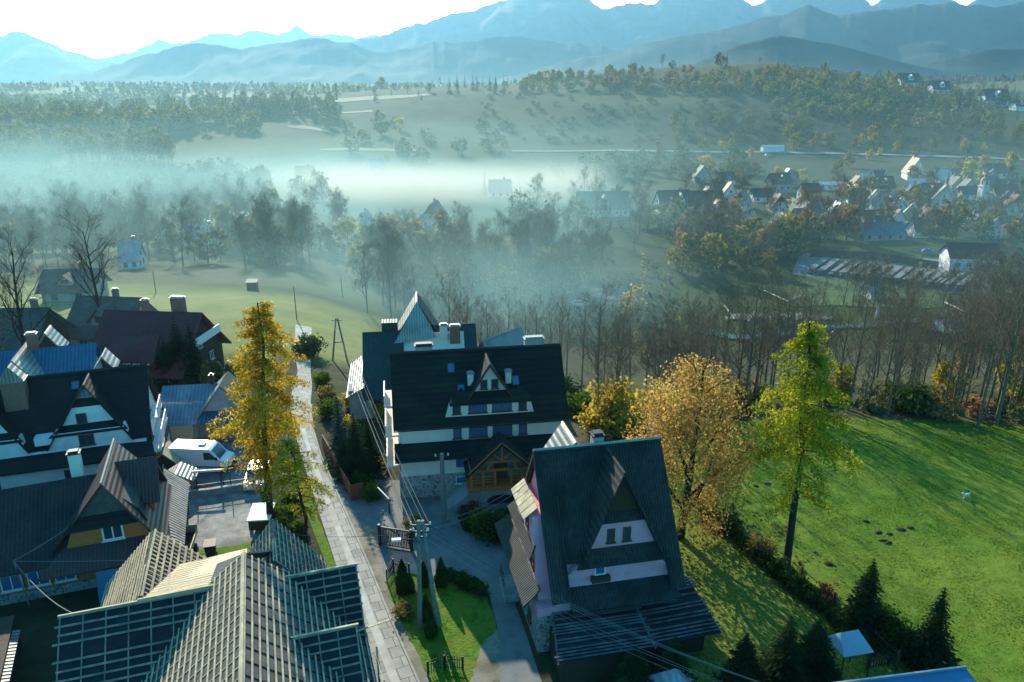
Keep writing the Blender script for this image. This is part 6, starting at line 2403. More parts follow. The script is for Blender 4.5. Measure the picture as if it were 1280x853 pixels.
def mk_bush(seed, r, h, m, n, size):
    rng = np.random.default_rng(seed)
    pts = crown_cloud(rng, n, 26, r * .85, h * .5, h * .5, r * .22, .5, -.8)
    pts[:, 2] = np.maximum(pts[:, 2], .03)
    tb = MB()
    for i in range(6):
        az = i * 1.05
        tb.tube([(0, 0, -.1), (math.cos(az) * r * .3, math.sin(az) * r * .3, h * .4), (math.cos(az) * r * .55, math.sin(az) * r * .55, h * .8)], [.03, .02, .008], 4, cap=False)
    return {'trunk': np_mesh('stem', [(*mbq(tb), M_barkd)]), 'crown': np_mesh('foliage', [(*leaf_cloud(rng, pts, size), m)])}

_split = {}
def split_parts(me):
    """Wood and crown of a far tree as two meshes."""
    co = np.empty(len(me.vertices) * 3, dtype=np.float32)
    me.vertices.foreach_get('co', co)
    co = co.reshape(-1, 3)
    fs = np.empty(len(me.polygons) * 4, dtype=np.int32)
    me.loops.foreach_get('vertex_index', fs)
    fs = fs.reshape(-1, 4)
    mi = np.empty(len(me.polygons), dtype=np.int32)
    me.polygons.foreach_get('material_index', mi)
    out = []
    for q, nm in ((mi == 0, 'trunk'), (mi != 0, 'crown')):
        u_, inv = np.unique(fs[q], return_inverse=True)
        out.append(np_mesh(nm, [(co[u_], inv.reshape(-1, 4), me.materials[0 if nm == 'trunk' else 1])]))
    return out

def put(name, proto, label, cat, group, x, y, s=1.0, rz=None, dz=0.0, sxy=1.0):
    """A tree or shrub with its parts as children, or one mesh for a far one."""
    z = T(x, y) - .05 + dz
    rz = rnd.uniform(0, 6.283) if rz is None else rz
    if isinstance(proto, dict):
        t = empty(name, (x, y, z), rz, label, cat, group)
        t.scale = (s * sxy, s * sxy, s)
        for k in ('trunk', 'crown'):
            nm = k if 'tree' in name or 'larch' in name or 'spruce' in name else ('stem' if k == 'trunk' else 'foliage')
            o = bpy.data.objects.new(nm, proto[k])
            COL.objects.link(o)
            o.parent = t
        return t
    if y < 400 and len(proto.materials) > 1:
        if proto.name not in _split:
            _split[proto.name] = split_parts(proto)
        t = empty(name, (x, y, z), rz, label, cat, group)
        t.scale = (s * sxy, s * sxy, s)
        for nm, me in zip(('stem', 'foliage') if 'shrub' in name else ('trunk', 'crown'), _split[proto.name]):
            o = bpy.data.objects.new(nm, me)
            COL.objects.link(o)
            o.parent = t
        return t
    o = bpy.data.objects.new(name, proto)
    COL.objects.link(o)
    o.location = (x, y, z)
    o.rotation_euler = (0, 0, rz)
    o.scale = (s * sxy, s * sxy, s)
    return tag(o, label, cat, group)

def height_for(px_top, py_top, x, y):
    """Height of something standing at x, y whose top is seen at picture row py_top."""
    b = (426.5 - py_top) / 950.0
    yy = math.cos(PITCH) + b * math.sin(PITCH)
    w = -math.sin(PITCH) + b * math.cos(PITCH)
    return CAM_H + w / yy * y - T(x, y)

# ---- the trees one knows apart
x, y = P(338, 662)
put('larch_tree', mk_larch(11, height_for(316, 380, x, y), 3.6, M_larch, .27, 140, 175, (.038, 0), .135, .45, .35), 'tall golden yellow larch beside the slab street', 'tree', None, x, y, rz=.4)
x, y = P(384, 692)
put('larch_tree', mk_larch(12, height_for(372, 545, x, y), 2.5, M_larchg, .40, 46, 110, (-.02, 0), .13, .5, .3), 'small thin olive larch right of the golden larch by the street', 'tree', None, x, y, rz=1.0)
x, y = P(983, 707)
put('larch_tree', mk_larch(13, height_for(1015, 404, x, y), 3.5, M_larchg, .26, 150, 185, (-.028, 0), .135, .42, .72), 'tall yellow-green larch with long bare trunk at the meadow fence', 'tree', None, x, y, rz=0)
x, y = P(850, 672)
put('beech_tree', mk_leafy(21, height_for(850, 428, x, y), M_beech, 4.5, 7.1, 7.2, 25000, .15, 150, .045, first=.10, nb=(13, 7, 5, 4), spread=.6), 'broad orange-brown autumn beech behind the pink house', 'tree', None, x, y)
b1 = mk_bare(31, 1.0 * 19, M_barkd, M_twig, 1.2, spread=.62, nb=(17, 7, 6, 4), first=.28)
b2 = mk_bare(32, 17, M_barkd, M_twig, 1.2, spread=.62, nb=(15, 7, 6, 4), first=.30)
x, y, _ = PT(133, 428)
put('bare_tree', b1, 'tallest bare tree beside the dark red roof at the left', 'tree', None, x, y, height_for(122, 268, x, y) / 21.5, rz=.3)
x, y, _ = PT(38, 478)
put('bare_tree', mk_bare(33, 19, M_barkd, M_twig, 1.2, spread=.68, nb=(17, 7, 6, 4), first=.28), 'wide forked bare tree behind the blue-roofed house', 'tree', None, x, y, height_for(25, 290, x, y) / 21.5, rz=2.0)
x, y, _ = PT(4, 470)
put('bare_tree', b2, 'smaller bare tree cut by the left edge of the view', 'tree', None, x, y, height_for(0, 370, x, y) / 17, rz=4.0)

# ---- conifers and garden shrubs
sp1 = mk_spruce(41, 8, 2.3, M_fir, 24, 12, 4)
sp2 = mk_spruce(42, 8, 2.0, M_fir, 22, 11, 4, .45)
spb = mk_spruce(43, 8, 2.2, M_blue, 22, 12, 4, .2)
for px, py, top, lb, pr, k in (
    (1077, 788, 696, 'dark young spruce at the meadow fence, farther of the two', sp1, 1.05),
    (1160, 832, 732, 'dark young spruce near the blue garage roof, nearer of the two', sp2, 1.2),
    (1012, 858, 772, 'dark pine left of the pale blue canopy', sp1, 1.5),
    (975, 868, 768, 'broad dark pine in deep shade left of the canopy pine', sp2, 1.6),
    (925, 868, 790, 'smaller dark conifer at the end of the shaded row', sp1, 1.4),
    (838, 880, 794, 'shaded dark conifer below the lath lean-to', sp2, 1.7),
    (790, 886, 806, 'lowest dark conifer right of the light green bush', sp1, 1.6)):
    x, y = P(px, py)
    put('spruce_tree', pr, lb, 'tree', None, x, y, height_for(px, top, x, y) / 8, sxy=k)
for px, py, top, lb, pr, k in (
    (427, 580, 490, 'slim blue-grey spruce in the street garden', spb, .8),
    (447, 600, 515, 'dark green spruce behind the board fence', sp1, 1.0),
    (462, 585, 522, 'dark spreading conifer near the guest house corner', sp2, 1.3),
    (432, 598, 545, 'low dark conifer against the board fence', sp2, 1.3),
    (228, 480, 392, 'tall dark spruce in front of the dark red roof', sp1, .9),
    (246, 482, 398, 'dark spruce right of the tall one by the red roof', sp2, 1.1),
    (213, 484, 420, 'shorter dark spruce at the red house wall', sp1, 1.1),
    (75, 440, 405, 'small dark spruce between bare trees and blue roof', sp2, 1.2)):
    x, y, _ = PT(px, py)
    put('spruce_tree', pr, lb, 'tree', None, x, y, height_for(px, top, x, y) / 8, sxy=k)
tj = mk_column(51, 2.6, .5, M_thuja, 2600, .10)
tj2 = mk_column(52, 2.6, .62, M_thuja, 2600, .10, .6)
for px, py, top, lb in ((504, 741, 700, 'slim thuja at the top left of the small lawn'), (513, 741, 716, 'short thuja beside the slim one on the lawn'), (530, 733, 702, 'thuja just behind the twin pole'), (552, 733, 697, 'lone pointed thuja right of the twin pole'), (533, 776, 742, 'thuja standing between the legs of the twin pole'), (539, 796, 762, 'lowest thuja on the sunny lawn')):
    x, y = P(px, py)
    put('thuja', tj, lb, 'shrub', None, x, y, height_for(px, top, x, y) / 2.6)
hb = mk_bush(55, .55, .8, M_hedge, 700, .12)
bb = mk_bush(56, 1.3, 1.9, M_hedge, 2600, .16)
bl_ = mk_bush(57, 1.3, 1.9, M_bushy, 2600, .16)
rb_ = mk_bush(58, .9, 1.1, M_red, 1000, .14)
yb = mk_bush(59, 1.4, 2.4, M_yel, 2400, .18)
ob = mk_bush(60, 1.2, 1.6, M_olive, 1600, .16)
for i in range(7):
    f = i / 6
    x, y = P(560 + 42 * f, 722 + 20 * f)
    put('hedge_shrub', hb, 'low rounded shrub in the row along the lawn edge by the driveway', 'shrub', 'low shrubs along the lawn edge', x, y, rnd.uniform(.9, 1.25))
for px, py, pr, s, lb in ((608, 668, bl_, 1.0, 'round light shrub in front of the guest house terrace'), (626, 672, bb, 1.1, 'large dark shrub near the pink house corner'), (592, 660, bb, .8, 'dark shrub left of the round light one'), (588, 645, rb_, 1.0, 'dark red shrub below the terrace wall'), (640, 662, bb, 1.0, 'dark shrub touching the pink house gable'), (520, 665, ob, .8, 'olive shrub by the black gate'),
    (352, 662, bb, .62, 'dark green clipped bush beside the box trailer'), (358, 648, bl_, .62, 'rounded bush behind the box trailer'), (372, 668, bb, .62, 'clipped bush near the small larch'), (365, 632, bb, .62, 'clipped bush at the top of the trailer hedge'), (345, 640, bl_, .5, 'small bush next to the trailer lid'),
    (720, 866, bl_, 1.35, 'light green sunlit bush at the bottom edge'), (505, 770, ob, .6, 'brown-leaved shrub on the street side of the lawn'),
    (770, 540, yb, 2.3, 'bright yellow bush behind the guest house and beech'), (748, 540, yb, 1.3, 'small yellow bush left of the bright one'), (722, 520, bl_, 1.5, 'green bush at the right end of the guest house'), (706, 498, bb, 1.6, 'dull green bush behind the guest house ridge'),
    (444, 510, yb, .9, 'yellow-orange bush in front of the rear house'), (436, 540, yb, .7, 'yellow bush among the street conifers'), (478, 525, yb, .8, 'golden shrub at the guest house gable'), (415, 520, bl_, 1.0, 'green bush at the head of the street garden'), (385, 445, bb, 1.4, 'grey-green bush beside the end of the street'), (402, 480, bl_, .8, 'pale green roadside bush by the street end'), (408, 500, ob, .9, 'olive roadside bush by the street'), (466, 622, bl_, .7, 'sunlit green shrub by the forecourt'), (448, 612, bb, .8, 'dark shrub behind the red boards'),
    (1105, 790, bb, 1.0, 'dark bush between the two young spruces'), (1125, 812, bb, .9, 'dark bush left of the nearer young spruce'), (1030, 752, rb_, 1.0, 'reddish bush at the wire fence'), (950, 695, ob, .9, 'olive bush at the wire fence below the larch'), (905, 662, bb, 1.0, 'dark bush at the top end of the wire fence'), (880, 640, ob, 1.1, 'olive bush under the beech')):
    x, y, _ = PT(px, py)
    put('shrub', pr, lb, 'shrub', None, x, y, s)
for i in range(16):
    f = (i + rnd.uniform(-.2, .2)) / 15
    x, y = P(915 + 175 * f, 668 + 140 * f)
    put('hedge_shrub', hb, 'low dark bramble bush along the wire fence of the meadow', 'shrub', 'bramble bushes at the meadow fence', x - .3, y - .2, rnd.uniform(1.0, 1.7))
tjf = mk_column(53, 3, .75, M_gry, 420, .26)
for i in range(13):
    px = 192 + i * 9.5 + rnd.uniform(-2, 2)
    x, y, _ = PT(px, 484 + rnd.uniform(-3, 3))
    put('thuja', tjf, 'rounded thuja in the misty row behind the barn', 'shrub', 'thuja row behind the barn', x, y, rnd.uniform(.85, 1.2))
for i in range(9):
    x, y, _ = PT(140 + i * 5.5, 468 + rnd.uniform(-4, 4))
    put('thuja', tjf, 'sunlit green thuja between the white villa and the red house', 'shrub', 'thujas below the red house', x, y, rnd.uniform(.9, 1.25))

# ---- woodland belts: prototypes shared by many trees
NB = [mk_bare(70 + i, 15, spread=sp, nb=nbs, first=fi, up_=.5) for i, (sp, nbs, fi) in enumerate((
    (.62, (13, 6, 5, 4), .30), (.70, (14, 6, 5, 4), .22), (.55, (12, 6, 5, 4), .36), (.72, (13, 6, 5, 4), .26), (.62, (15, 6, 5, 4), .18)))]
FB = [mk_bare_far(80 + i, 14, spread=.65, nb=(11, 6, 5, 3), first=.18, up_=.5) for i in range(4)]
FY = [mk_leafy_far(90 + i, 12, M_yel) for i in range(3)]
FO = [mk_leafy_far(94 + i, 12, M_olive, rx=.33) for i in range(3)]
FR = [mk_leafy_far(98 + i, 12, M_rust, rx=.28) for i in range(3)]
FG = [mk_leafy_far(102 + i, 12, M_gry, rx=.42, rz=.44, zc=.46, n=620, name='leafy_tree') for i in range(3)]
FD = mk_leafy_far(106, 11, M_red, rx=.34)
FS = [mk_spruce_far(110 + i, 14, 2.9, M_fir) for i in range(3)]
FL = [mk_leafy_far(114 + i, 18, M_olive, rx=.12, rz=.46, zc=.52, n=420, size=.05, sig=.04, name='larch_tree') for i in range(2)] + [mk_leafy_far(117, 18, M_gry, rx=.12, rz=.46, zc=.52, n=420, size=.05, sig=.04, name='larch_tree')]
FSH = [mk_leafy_far(120 + i, 4, m, rx=.55, rz=.42, zc=.42, n=260, size=.12, sig=.10, name='shrub') for i, m in enumerate((M_olive, M_gry, M_rust))]

wr = random.Random(99)
def near_bare(x, y, hgt, lb, gr):
    put('bare_tree', wr.choice(NB), lb, 'tree', gr, x, y, hgt / 15, sxy=wr.uniform(.85, 1.15))
for i in range(80):
    x = 9 + 68 * (i + wr.uniform(-.45, .45)) / 79
    if 12.5 < x < 15.5:
        x += 4
    y = float(field_edge(x)) + 1 + abs(wr.gauss(0, 6))
    near_bare(x, y, wr.uniform(6.5, 14.0), 'bare tree in the belt along the far edge of the green meadow', 'bare trees along the meadow edge')
for i in range(82):
    x = -13 + 100 * (i + wr.uniform(-.45, .45)) / 81
    y = wr.uniform(88, 122)
    near_bare(x, y, wr.uniform(9, 14), 'bare tree in the wooded slope falling to the river', 'bare trees on the river slope')
for px, py, hh, lb in ((1245, 530, 17, 'stout dark bare tree at the right end of the meadow edge'), (1222, 535, 15, 'leaning bare tree beside the stout one'), (985, 470, 14, 'bare tree standing right behind the yellow-green larch'), (930, 512, 15, 'bare tree with twisted foot right of the beech')):
    x, y, _ = PT(px, py)
    near_bare(x, y, hh, lb, None)
# undergrowth colour in the belt
for i in range(34):
    x = 18 + 58 * (i + wr.uniform(-.4, .4)) / 33
    y = float(field_edge(x)) + wr.uniform(.5, 9)
    put('shrub', wr.choice(FSH), 'leafy bush at the foot of the bare trees along the meadow', 'shrub', 'bushes at the meadow edge', x, y, wr.uniform(.5, 1.0))
for px, py, s, m_, lb in ((1130, 512, 1.0, 0, 'bright green bush at the foot of the bare trees'), (1270, 505, .62, 1, 'yellow-green tree at the right edge behind the meadow'), (1185, 500, .5, 1, 'amber tree among the bare trunks'), (1050, 500, .38, 1, 'small amber tree behind the larch')):
    x, y, _ = PT(px, py)
    if m_ == 0:
        put('shrub', bl_, lb, 'shrub', None, x, y, 1.7)
    else:
        put('autumn_tree', wr.choice(FY), lb, 'tree', None, x, y, s)
def mass(n, x0, x1, y0, y1, choose, label, s0=.7, s1=1.2, ok=None, name='woodland'):
    """A far-off stand that reads as one mass: copies of far trees baked into one mesh."""
    parts, k = [], 0
    while k < n:
        px, py = wr.uniform(x0, x1), wr.uniform(y0, y1)
        if ok and not ok(px, py):
            continue
        x, y, z = PT(px, py)
        me = choose()
        co = np.empty(len(me.vertices) * 3, dtype=np.float32)
        me.vertices.foreach_get('co', co)
        co = co.reshape(-1, 3) * wr.uniform(s0, s1)
        a = wr.uniform(0, 6.28)
        ca, sa = math.cos(a), math.sin(a)
        co = np.stack([co[:, 0] * ca - co[:, 1] * sa + x, co[:, 0] * sa + co[:, 1] * ca + y, co[:, 2] + z], 1)
        fs = np.empty(len(me.polygons) * 4, dtype=np.int32)
        me.loops.foreach_get('vertex_index', fs)
        mi = np.empty(len(me.polygons), dtype=np.int32)
        me.polygons.foreach_get('material_index', mi)
        fs = fs.reshape(-1, 4)
        for q, m_ in enumerate(me.materials):
            u_, inv = np.unique(fs[mi == q], return_inverse=True)
            parts.append((co[u_], inv.reshape(-1, 4), m_))
        k += 1
    o = bpy.data.objects.new(name, np_mesh(name, parts))
    COL.objects.link(o)
    return tag(o, label, 'woodland', kind='stuff')
# misty wood in the middle of the valley
def scatter(n, x0, x1, y0, y1, choose, label, group, name=None, cat='tree', s0=.8, s1=1.2, ok=None):
    k = 0
    while k < n:
        px, py = wr.uniform(x0, x1), wr.uniform(y0, y1)
        if ok and not ok(px, py):
            continue
        x, y, z = PT(px, py)
        pr = choose()
        put(name or pr.name.split('.')[0], pr, label, cat, group, x, y, wr.uniform(s0, s1))
        k += 1
ch = wr.choice
scatter(40, 440, 720, 330, 398, lambda: ch(FB), 'bare tree in the misty wood beyond the guest house', 'bare trees in the mist')
scatter(20, 430, 720, 310, 388, lambda: ch(FO + FR), 'dull autumn tree in the misty wood beyond the guest house', 'autumn trees in the mist')
for px, py, s, pr, lb in ((437, 318, 1.0, FY[0], 'round pale yellow tree in mist, larger of the two left ones'), (594, 352, .75, FY[1], 'pale yellow round tree in mist beyond the guest house roof'), (625, 370, .75, FY[2], 'second pale yellow round tree right of the first in mist'), (660, 370, .7, FO[0], 'olive round tree left of the gravel bank'), (790, 400, .7, FY[1], 'small yellow tree by the river gravel')):
    x, y, _ = PT(px, py)
    put('autumn_tree', pr, lb, 'tree', None, x, y, s)
scatter(62, 0, 430, 262, 338, lambda: ch(FB), 'bare tree in the misty wood behind the bright left meadow', 'bare trees behind the left meadow')
scatter(40, 0, 430, 240, 330, lambda: ch(FO + FG), 'dim leafy tree in the misty wood behind the bright left meadow', 'leafy trees behind the left meadow')
mass(90, 0, 330, 215, 255, lambda: ch(FG), 'rounded treetops deep in the mist at far left')
mass(80, 0, 430, 262, 338, lambda: ch(FB + FB + FG), 'thin misty woodland behind the bright left meadow', s0=.6, s1=1.05)
mass(60, 440, 760, 300, 372, lambda: ch(FB + FB + FO), 'thin misty woodland on the valley floor beyond the guest house', s0=.6, s1=1.0)
# village trees on the right
scatter(46, 850, 1280, 255, 330, lambda: ch(FB), 'bare tree among the village gardens on the right', 'bare village trees', ok=lambda a, b: not (1000 < a < 1250 and b > 315))
scatter(40, 850, 1280, 250, 325, lambda: ch(FO + FG + FR), 'autumn tree among the village gardens on the right', 'autumn village trees', s0=.6, s1=1.0, ok=lambda a, b: not (1000 < a < 1250 and b > 312))
scatter(20, 640, 850, 255, 320, lambda: ch(FB + FG), 'dim tree in the thinning mist by the village', 'trees in thinning mist')
for px, py, top, pr, lb in ((893, 312, 262, FR[0], 'amber rounded tree left of the village tower'), (978, 300, 262, FY[2], 'yellow-brown tree behind the amber one'), (1058, 300, 252, FR[1], 'rusty tall tree beside the bright blue roof'), (1172, 298, 250, FR[2], 'brown tall tree below the church lane'), (1190, 300, 252, FO[1], 'olive tall tree beside the brown one'), (1210, 228, 200, FY[0], 'golden tree near the village chapel'), (650, 288, 232, FS[0], 'dark green spruce in the mist above the hotel roof'), (640, 285, 236, FS[1], 'spruce left of the dark one in mist'), (683, 292, 248, FD, 'dull red tree in mist beside the dark spruces'), (606, 245, 214, FS[2], 'lone pointed spruce standing in the white mist'), (745, 282, 240, FS[0], 'pointed spruce before the misty villa'), (762, 284, 245, FS[1], 'second pointed spruce before the misty villa'), (775, 284, 252, FS[2], 'third, shortest spruce before the misty villa'), (809, 290, 248, FS[0], 'slim spruce right of the misty villa'), (745, 236, 208, FS[1], 'spruce behind the misty villa'), (755, 236, 214, FS[2], 'short spruce behind the misty villa')):
    x, y, z = PT(px, py)
    put(pr.name.split('.')[0], pr, lb, 'tree', None, x, y, height_for(px, top, x, y) / {'spruce_tree': 14, 'autumn_tree': 12}.get(pr.name.split('.')[0], 12))
mass(34, 690, 930, 204, 226, lambda: ch(FG), 'pale rounded willows above the mist bank', s0=.7, s1=1.1)
scatter(22, 850, 1280, 205, 232, lambda: ch(FO + FY + FR), 'small autumn tree behind the village roofs', 'autumn trees behind the village', s0=.5, s1=.9)
scatter(34, 850, 1010, 300, 348, lambda: ch(FB + FO + FG), 'tree of the thicket between village and river', 'thicket between village and river', s0=.6, s1=1.1)
scatter(30, 1050, 1280, 372, 410, lambda: ch(FB), 'bare tree of the river bank below the timber yard', 'bare trees below the timber yard', s0=.6, s1=.95)
# foot and slopes of the hill
mass(120, 840, 1280, 155, 190, lambda: ch(FB + FB + FO), 'pale bare grove at the foot of the hill', s0=.7, s1=1.1)
scatter(24, 720, 1280, 178, 200, lambda: ch(FY + FR), 'yellow tree along the far road', 'yellow trees along the far road', s0=.4, s1=.8)
mass(110, 960, 1120, 100, 152, lambda: ch(FG + FO), 'dark leafy wood on the right flank of the hill', s0=.7, s1=1.2)
mass(220, 650, 1010, 92, 118, lambda: ch(FO + FR + FG), 'autumn thicket in the strip below the hill crest', s0=.5, s1=1.0)
for i, (px, s, pr, lb) in enumerate(((683, 1.2, FY[0], 'bright yellow tree at the left end of the hill crest'), (697, 1.0, FY[1], 'smaller yellow tree beside the bright one on the crest'), (716, .7, FR[0], 'rusty tree on the hill crest'), (790, 1.0, FG[0], 'round dark tree alone on the hill crest'), (828, 1.0, FB[0], 'bare tree on the hill crest'), (840, .8, FG[1], 'low dark tree beside the bare crest tree'), (900, 1.4, FG[2], 'largest dark tree on the hill crest'), (908, 1.1, FS[0], 'dark spruce beside the largest crest tree'), (950, .6, FB[1], 'tiny bare tree on the top of the hill'), (1030, .9, FO[0], 'pale tree at the right end of the hill top'), (1099, 1.1, FS[1], 'pointed spruce on the right shoulder of the hill'), (673, .8, FB[2], 'thin bare tree left of the yellow crest trees'))):
    py = np.interp(px, [640, 700, 800, 850, 960, 1040, 1100, 1150], [106, 97, 85, 82, 79, 88, 103, 116]) + 3
    x, y, z = PT(px, py)
    put(pr.name.split('.')[0], pr, lb, 'tree', None, x, y, s)
# left hillside woods and the tall columnar larches
for i in range(24):
    px = 88 + 128 * (i + wr.uniform(-.5, .5)) / 23
    x, y, z = PT(px, 203 + wr.uniform(-6, 5))
    put('larch_tree', ch(FL), 'tall slim larch in the close group on the left hillside', 'tree', 'slim larches on the left hillside', x, y, wr.uniform(.95, 1.3))
mass(260, 0, 420, 128, 150, lambda: ch(FS + FG + FG), 'dark wood along the left hill brow', s0=.6, s1=1.2)
mass(130, 0, 330, 150, 200, lambda: ch(FG + FO), 'dim misty wood on the left slope', s0=.7, s1=1.2, ok=lambda a, b: a < 80 or b < 168)
scatter(16, 560, 640, 106, 118, lambda: ch(FS), 'dark spruce in the clump left of the hill crest', 'spruces left of the crest', s0=.8, s1=1.3)
scatter(34, 300, 560, 104, 128, lambda: ch(FS + FO + FB), 'small tree scattered on the pale brow fields', 'trees on the brow fields', s0=.4, s1=.9)
for px, py, s, pr, lb in ((166, 139, 1.1, FS[0], 'lone dark spruce on the pale left brow field'), (332, 112, 1.1, FS[1], 'taller spruce on the pale brow field'), (477, 104, 1.2, FO[0], 'single round tree on the brow field skyline'), (500, 164, .9, FY[0], 'pale golden tree alone on the misty slope'), (452, 178, .8, FO[1], 'pale bush-like tree low on the misty slope')):
    x, y, z = PT(px, py)
    put(pr.name.split('.')[0], pr, lb, 'tree', None, x, y, s)
mass(150, 1090, 1280, 100, 135, lambda: ch(FS + FS + FO + FB), 'trees massed among the hill houses at far right', s0=.5, s1=1.0)
mass(30, 380, 640, 150, 205, lambda: ch(FSH + FG), 'dim bushes on the misty middle slope', s0=.6, s1=1.2)
mass(300, 600, 1250, 100, 178, lambda: FSH[1], 'small dark bushes on the open hillside', s0=.6, s1=1.4)
# far-off wood on the plain that reads as one mass
def far_wood(name, label, n, xr, yr, hh, m1, m2, seed, size=2.6):
    rng = np.random.default_rng(seed)
    Y_ = rng.uniform(*yr, n)
    U_ = rng.uniform(*xr, n)
    X_ = U_ * Y_
    keep = fbm(X_ / 160, Y_ / 420, 3, seed) > -.03
    X_, Y_ = X_[keep], Y_[keep]
    Z_ = Tn(X_, Y_)
    k = 12
    pts = np.repeat(np.stack([X_, Y_, Z_], 1), k, 0)
    hs = np.repeat(rng.uniform(.6, 1.2, len(X_)) * hh, k)
    f = rng.uniform(0, 1, len(pts))
    pts[:, 2] += f * hs
    pts[:, :2] += rng.normal(size=(len(pts), 2)) * (hs * .17 * (1.15 - f))[:, None]
    v, fc = leaf_cloud(rng, pts, size)
    h = len(fc) // 2
    me = np_mesh(name, [(v[:h * 4], fc[:h], m1), (v[h * 4:], fc[h:] - h * 4, m2)])
    o = bpy.data.objects.new(name, me)
    COL.objects.link(o)
    tag(o, label, 'woodland', kind='stuff')
far_wood('woodland', 'dark woodland mass on the far plain below the mountains', 2600, (-.75, .75), (1500, 2700), 15, M_fir, M_gry, 5, 5.0)
far_wood('woodland', 'broken woodland behind the left hill brow', 900, (-.72, -.18), (900, 1400), 12, M_fir, M_olive, 6, 3.6)
far_wood('woodland', 'scrubby woodland on the dark hillside on the right', 700, (.30, .62), (600, 860), 5, M_gry, M_olive, 7, 1.8)
far_wood('woodland', 'low scrub under the misty valley trees', 1500, (-.66, .12), (150, 330), 4, M_gry, M_olive, 8, 1.1)
far_wood('woodland', 'scrub of the village river bank', 600, (.12, .66), (120, 230), 3, M_gry, M_olive, 9, .8)
far_wood('woodland', 'undergrowth below the bare trees of the river slope', 4200, (-.16, .75), (80, 128), 2.6, M_olive, M_gry, 10, .38)

# ---- meadow grass: short tufts, each a pair of blades
def grass(name, label, n, inside, size, m, seed):
    rng = np.random.default_rng(seed)
    X_ = rng.uniform(9, 76, n)
    Y_ = rng.uniform(34, 80, n)
    k = inside(X_, Y_)
    clump = fbm(X_ / 1.1, Y_ / 1.1, 3, 77) + .55 * fbm(X_ / 6, Y_ / 6, 2, 78)
    k &= rng.uniform(-.25, .25, n) < clump
    X_, Y_ = X_[k], Y_[k]
    Z_ = Tn(X_, Y_)
    n = len(X_)
    hgt = size * rng.uniform(.5, 1.3, n)
    az = rng.uniform(0, math.pi, n)
    c = np.stack([X_, Y_, Z_ + hgt * .45], 1)
    a = np.stack([rng.normal(size=n) * .35, rng.normal(size=n) * .35, np.ones(n)], 1) * (hgt * .55)[:, None]
    b = np.stack([np.cos(az), np.sin(az), np.zeros(n)], 1) * (hgt * .75)[:, None]
    v, f = quads(c, a, b)
    o = bpy.data.objects.new(name, np_mesh(name, [(v, f, m)]))
    COL.objects.link(o)
    tag(o, label, 'grass', kind='stuff')
M_grass = leaf_mat('meadow_grass_blades', (.10, .17, .010), (.24, .26, .022), .55, patchscale=.25, rnd_amt=.3)
M_grassd = leaf_mat('dry_grass_blades', (.14, .12, .035), (.20, .16, .06), .35, patchscale=.5)
grass('grass', 'short tufted grass of the green meadow', 230000, lambda X, Y: (Y < field_edge(X) + .5) & (X > 17.5 + (53 - Y) * .38), .06, M_grass, 1)
grass('grass', 'dry rank grass along the meadow fence', 26000, lambda X, Y: (Y < 60) & (X > 16.5 + (53 - Y) * .38) & (X < 22.0 + (53 - Y) * .40), .20, M_grassd, 2)
# molehills
x0 = [(905 + 40, 608), (960, 605), (1098, 666), (1112, 668), (1104, 676), (1126, 662), (1138, 660), (1082, 652), (1035, 705), (1110, 679)]
M_soil = mat('dark_soil', (.030, .024, .016), .95, .3, 8, bump=.03)
for px, py in x0:
    x, y, z = PT(px, py)
    b = MB()
    b.lathe([(.42, -.05), (.34, .08), (.18, .18), (.05, .22)], 9)
    o = b.build('molehill', M_soil)
    o.location = (x, y, z)
    o.rotation_euler = (0, 0, rnd.uniform(0, 6))
    o.scale = (rnd.uniform(.6, 1.2), rnd.uniform(.45, .8), .6)
    tag(o, 'small dark molehill on the green meadow', 'molehill', 'molehills on the meadow')
# ---------------------------------------------------------------- village in the valley
def vhouse(px, py, wpx, rzd, label, roof='greyroof', wall='plaster', wh=3.2, steep=1.05, depth=.8, dorm=None, chim=(.2,), win=True, gw=True, cat='house', group=None, name='house'):
    x, y, z = PT(px, py)
    d = y * math.cos(PITCH) + (CAM_H - z) * math.sin(PITCH)
    ln = wpx * d / 950.0
    a = abs(math.cos(R(rzd)))
    ln_ = ln if a > .5 else ln * 1.15
    wd = max(6.0, ln_ * depth) if a > .5 else ln * .95
    return gen_house(label, x, y, z, R(rzd), ln_, wd, wh, wh + wd * .5 * steep, roof, wall, .5, dorm, chim, win, cat, group, name, gable_wood=gw)
K['slate'] = mat('dark_slate_roof', (.035, .040, .045), .6, .3, 2)
K['tanroof'] = mat('tan_tile_roof', (.33, .24, .17), .6, .2, 2)
K['paleroof'] = mat('pale_metal_roof', (.50, .50, .48), .4, .1, 2, metal=.2)
K['pinkroof'] = mat('faded_red_roof', (.24, .11, .09), .7, .2, 2)
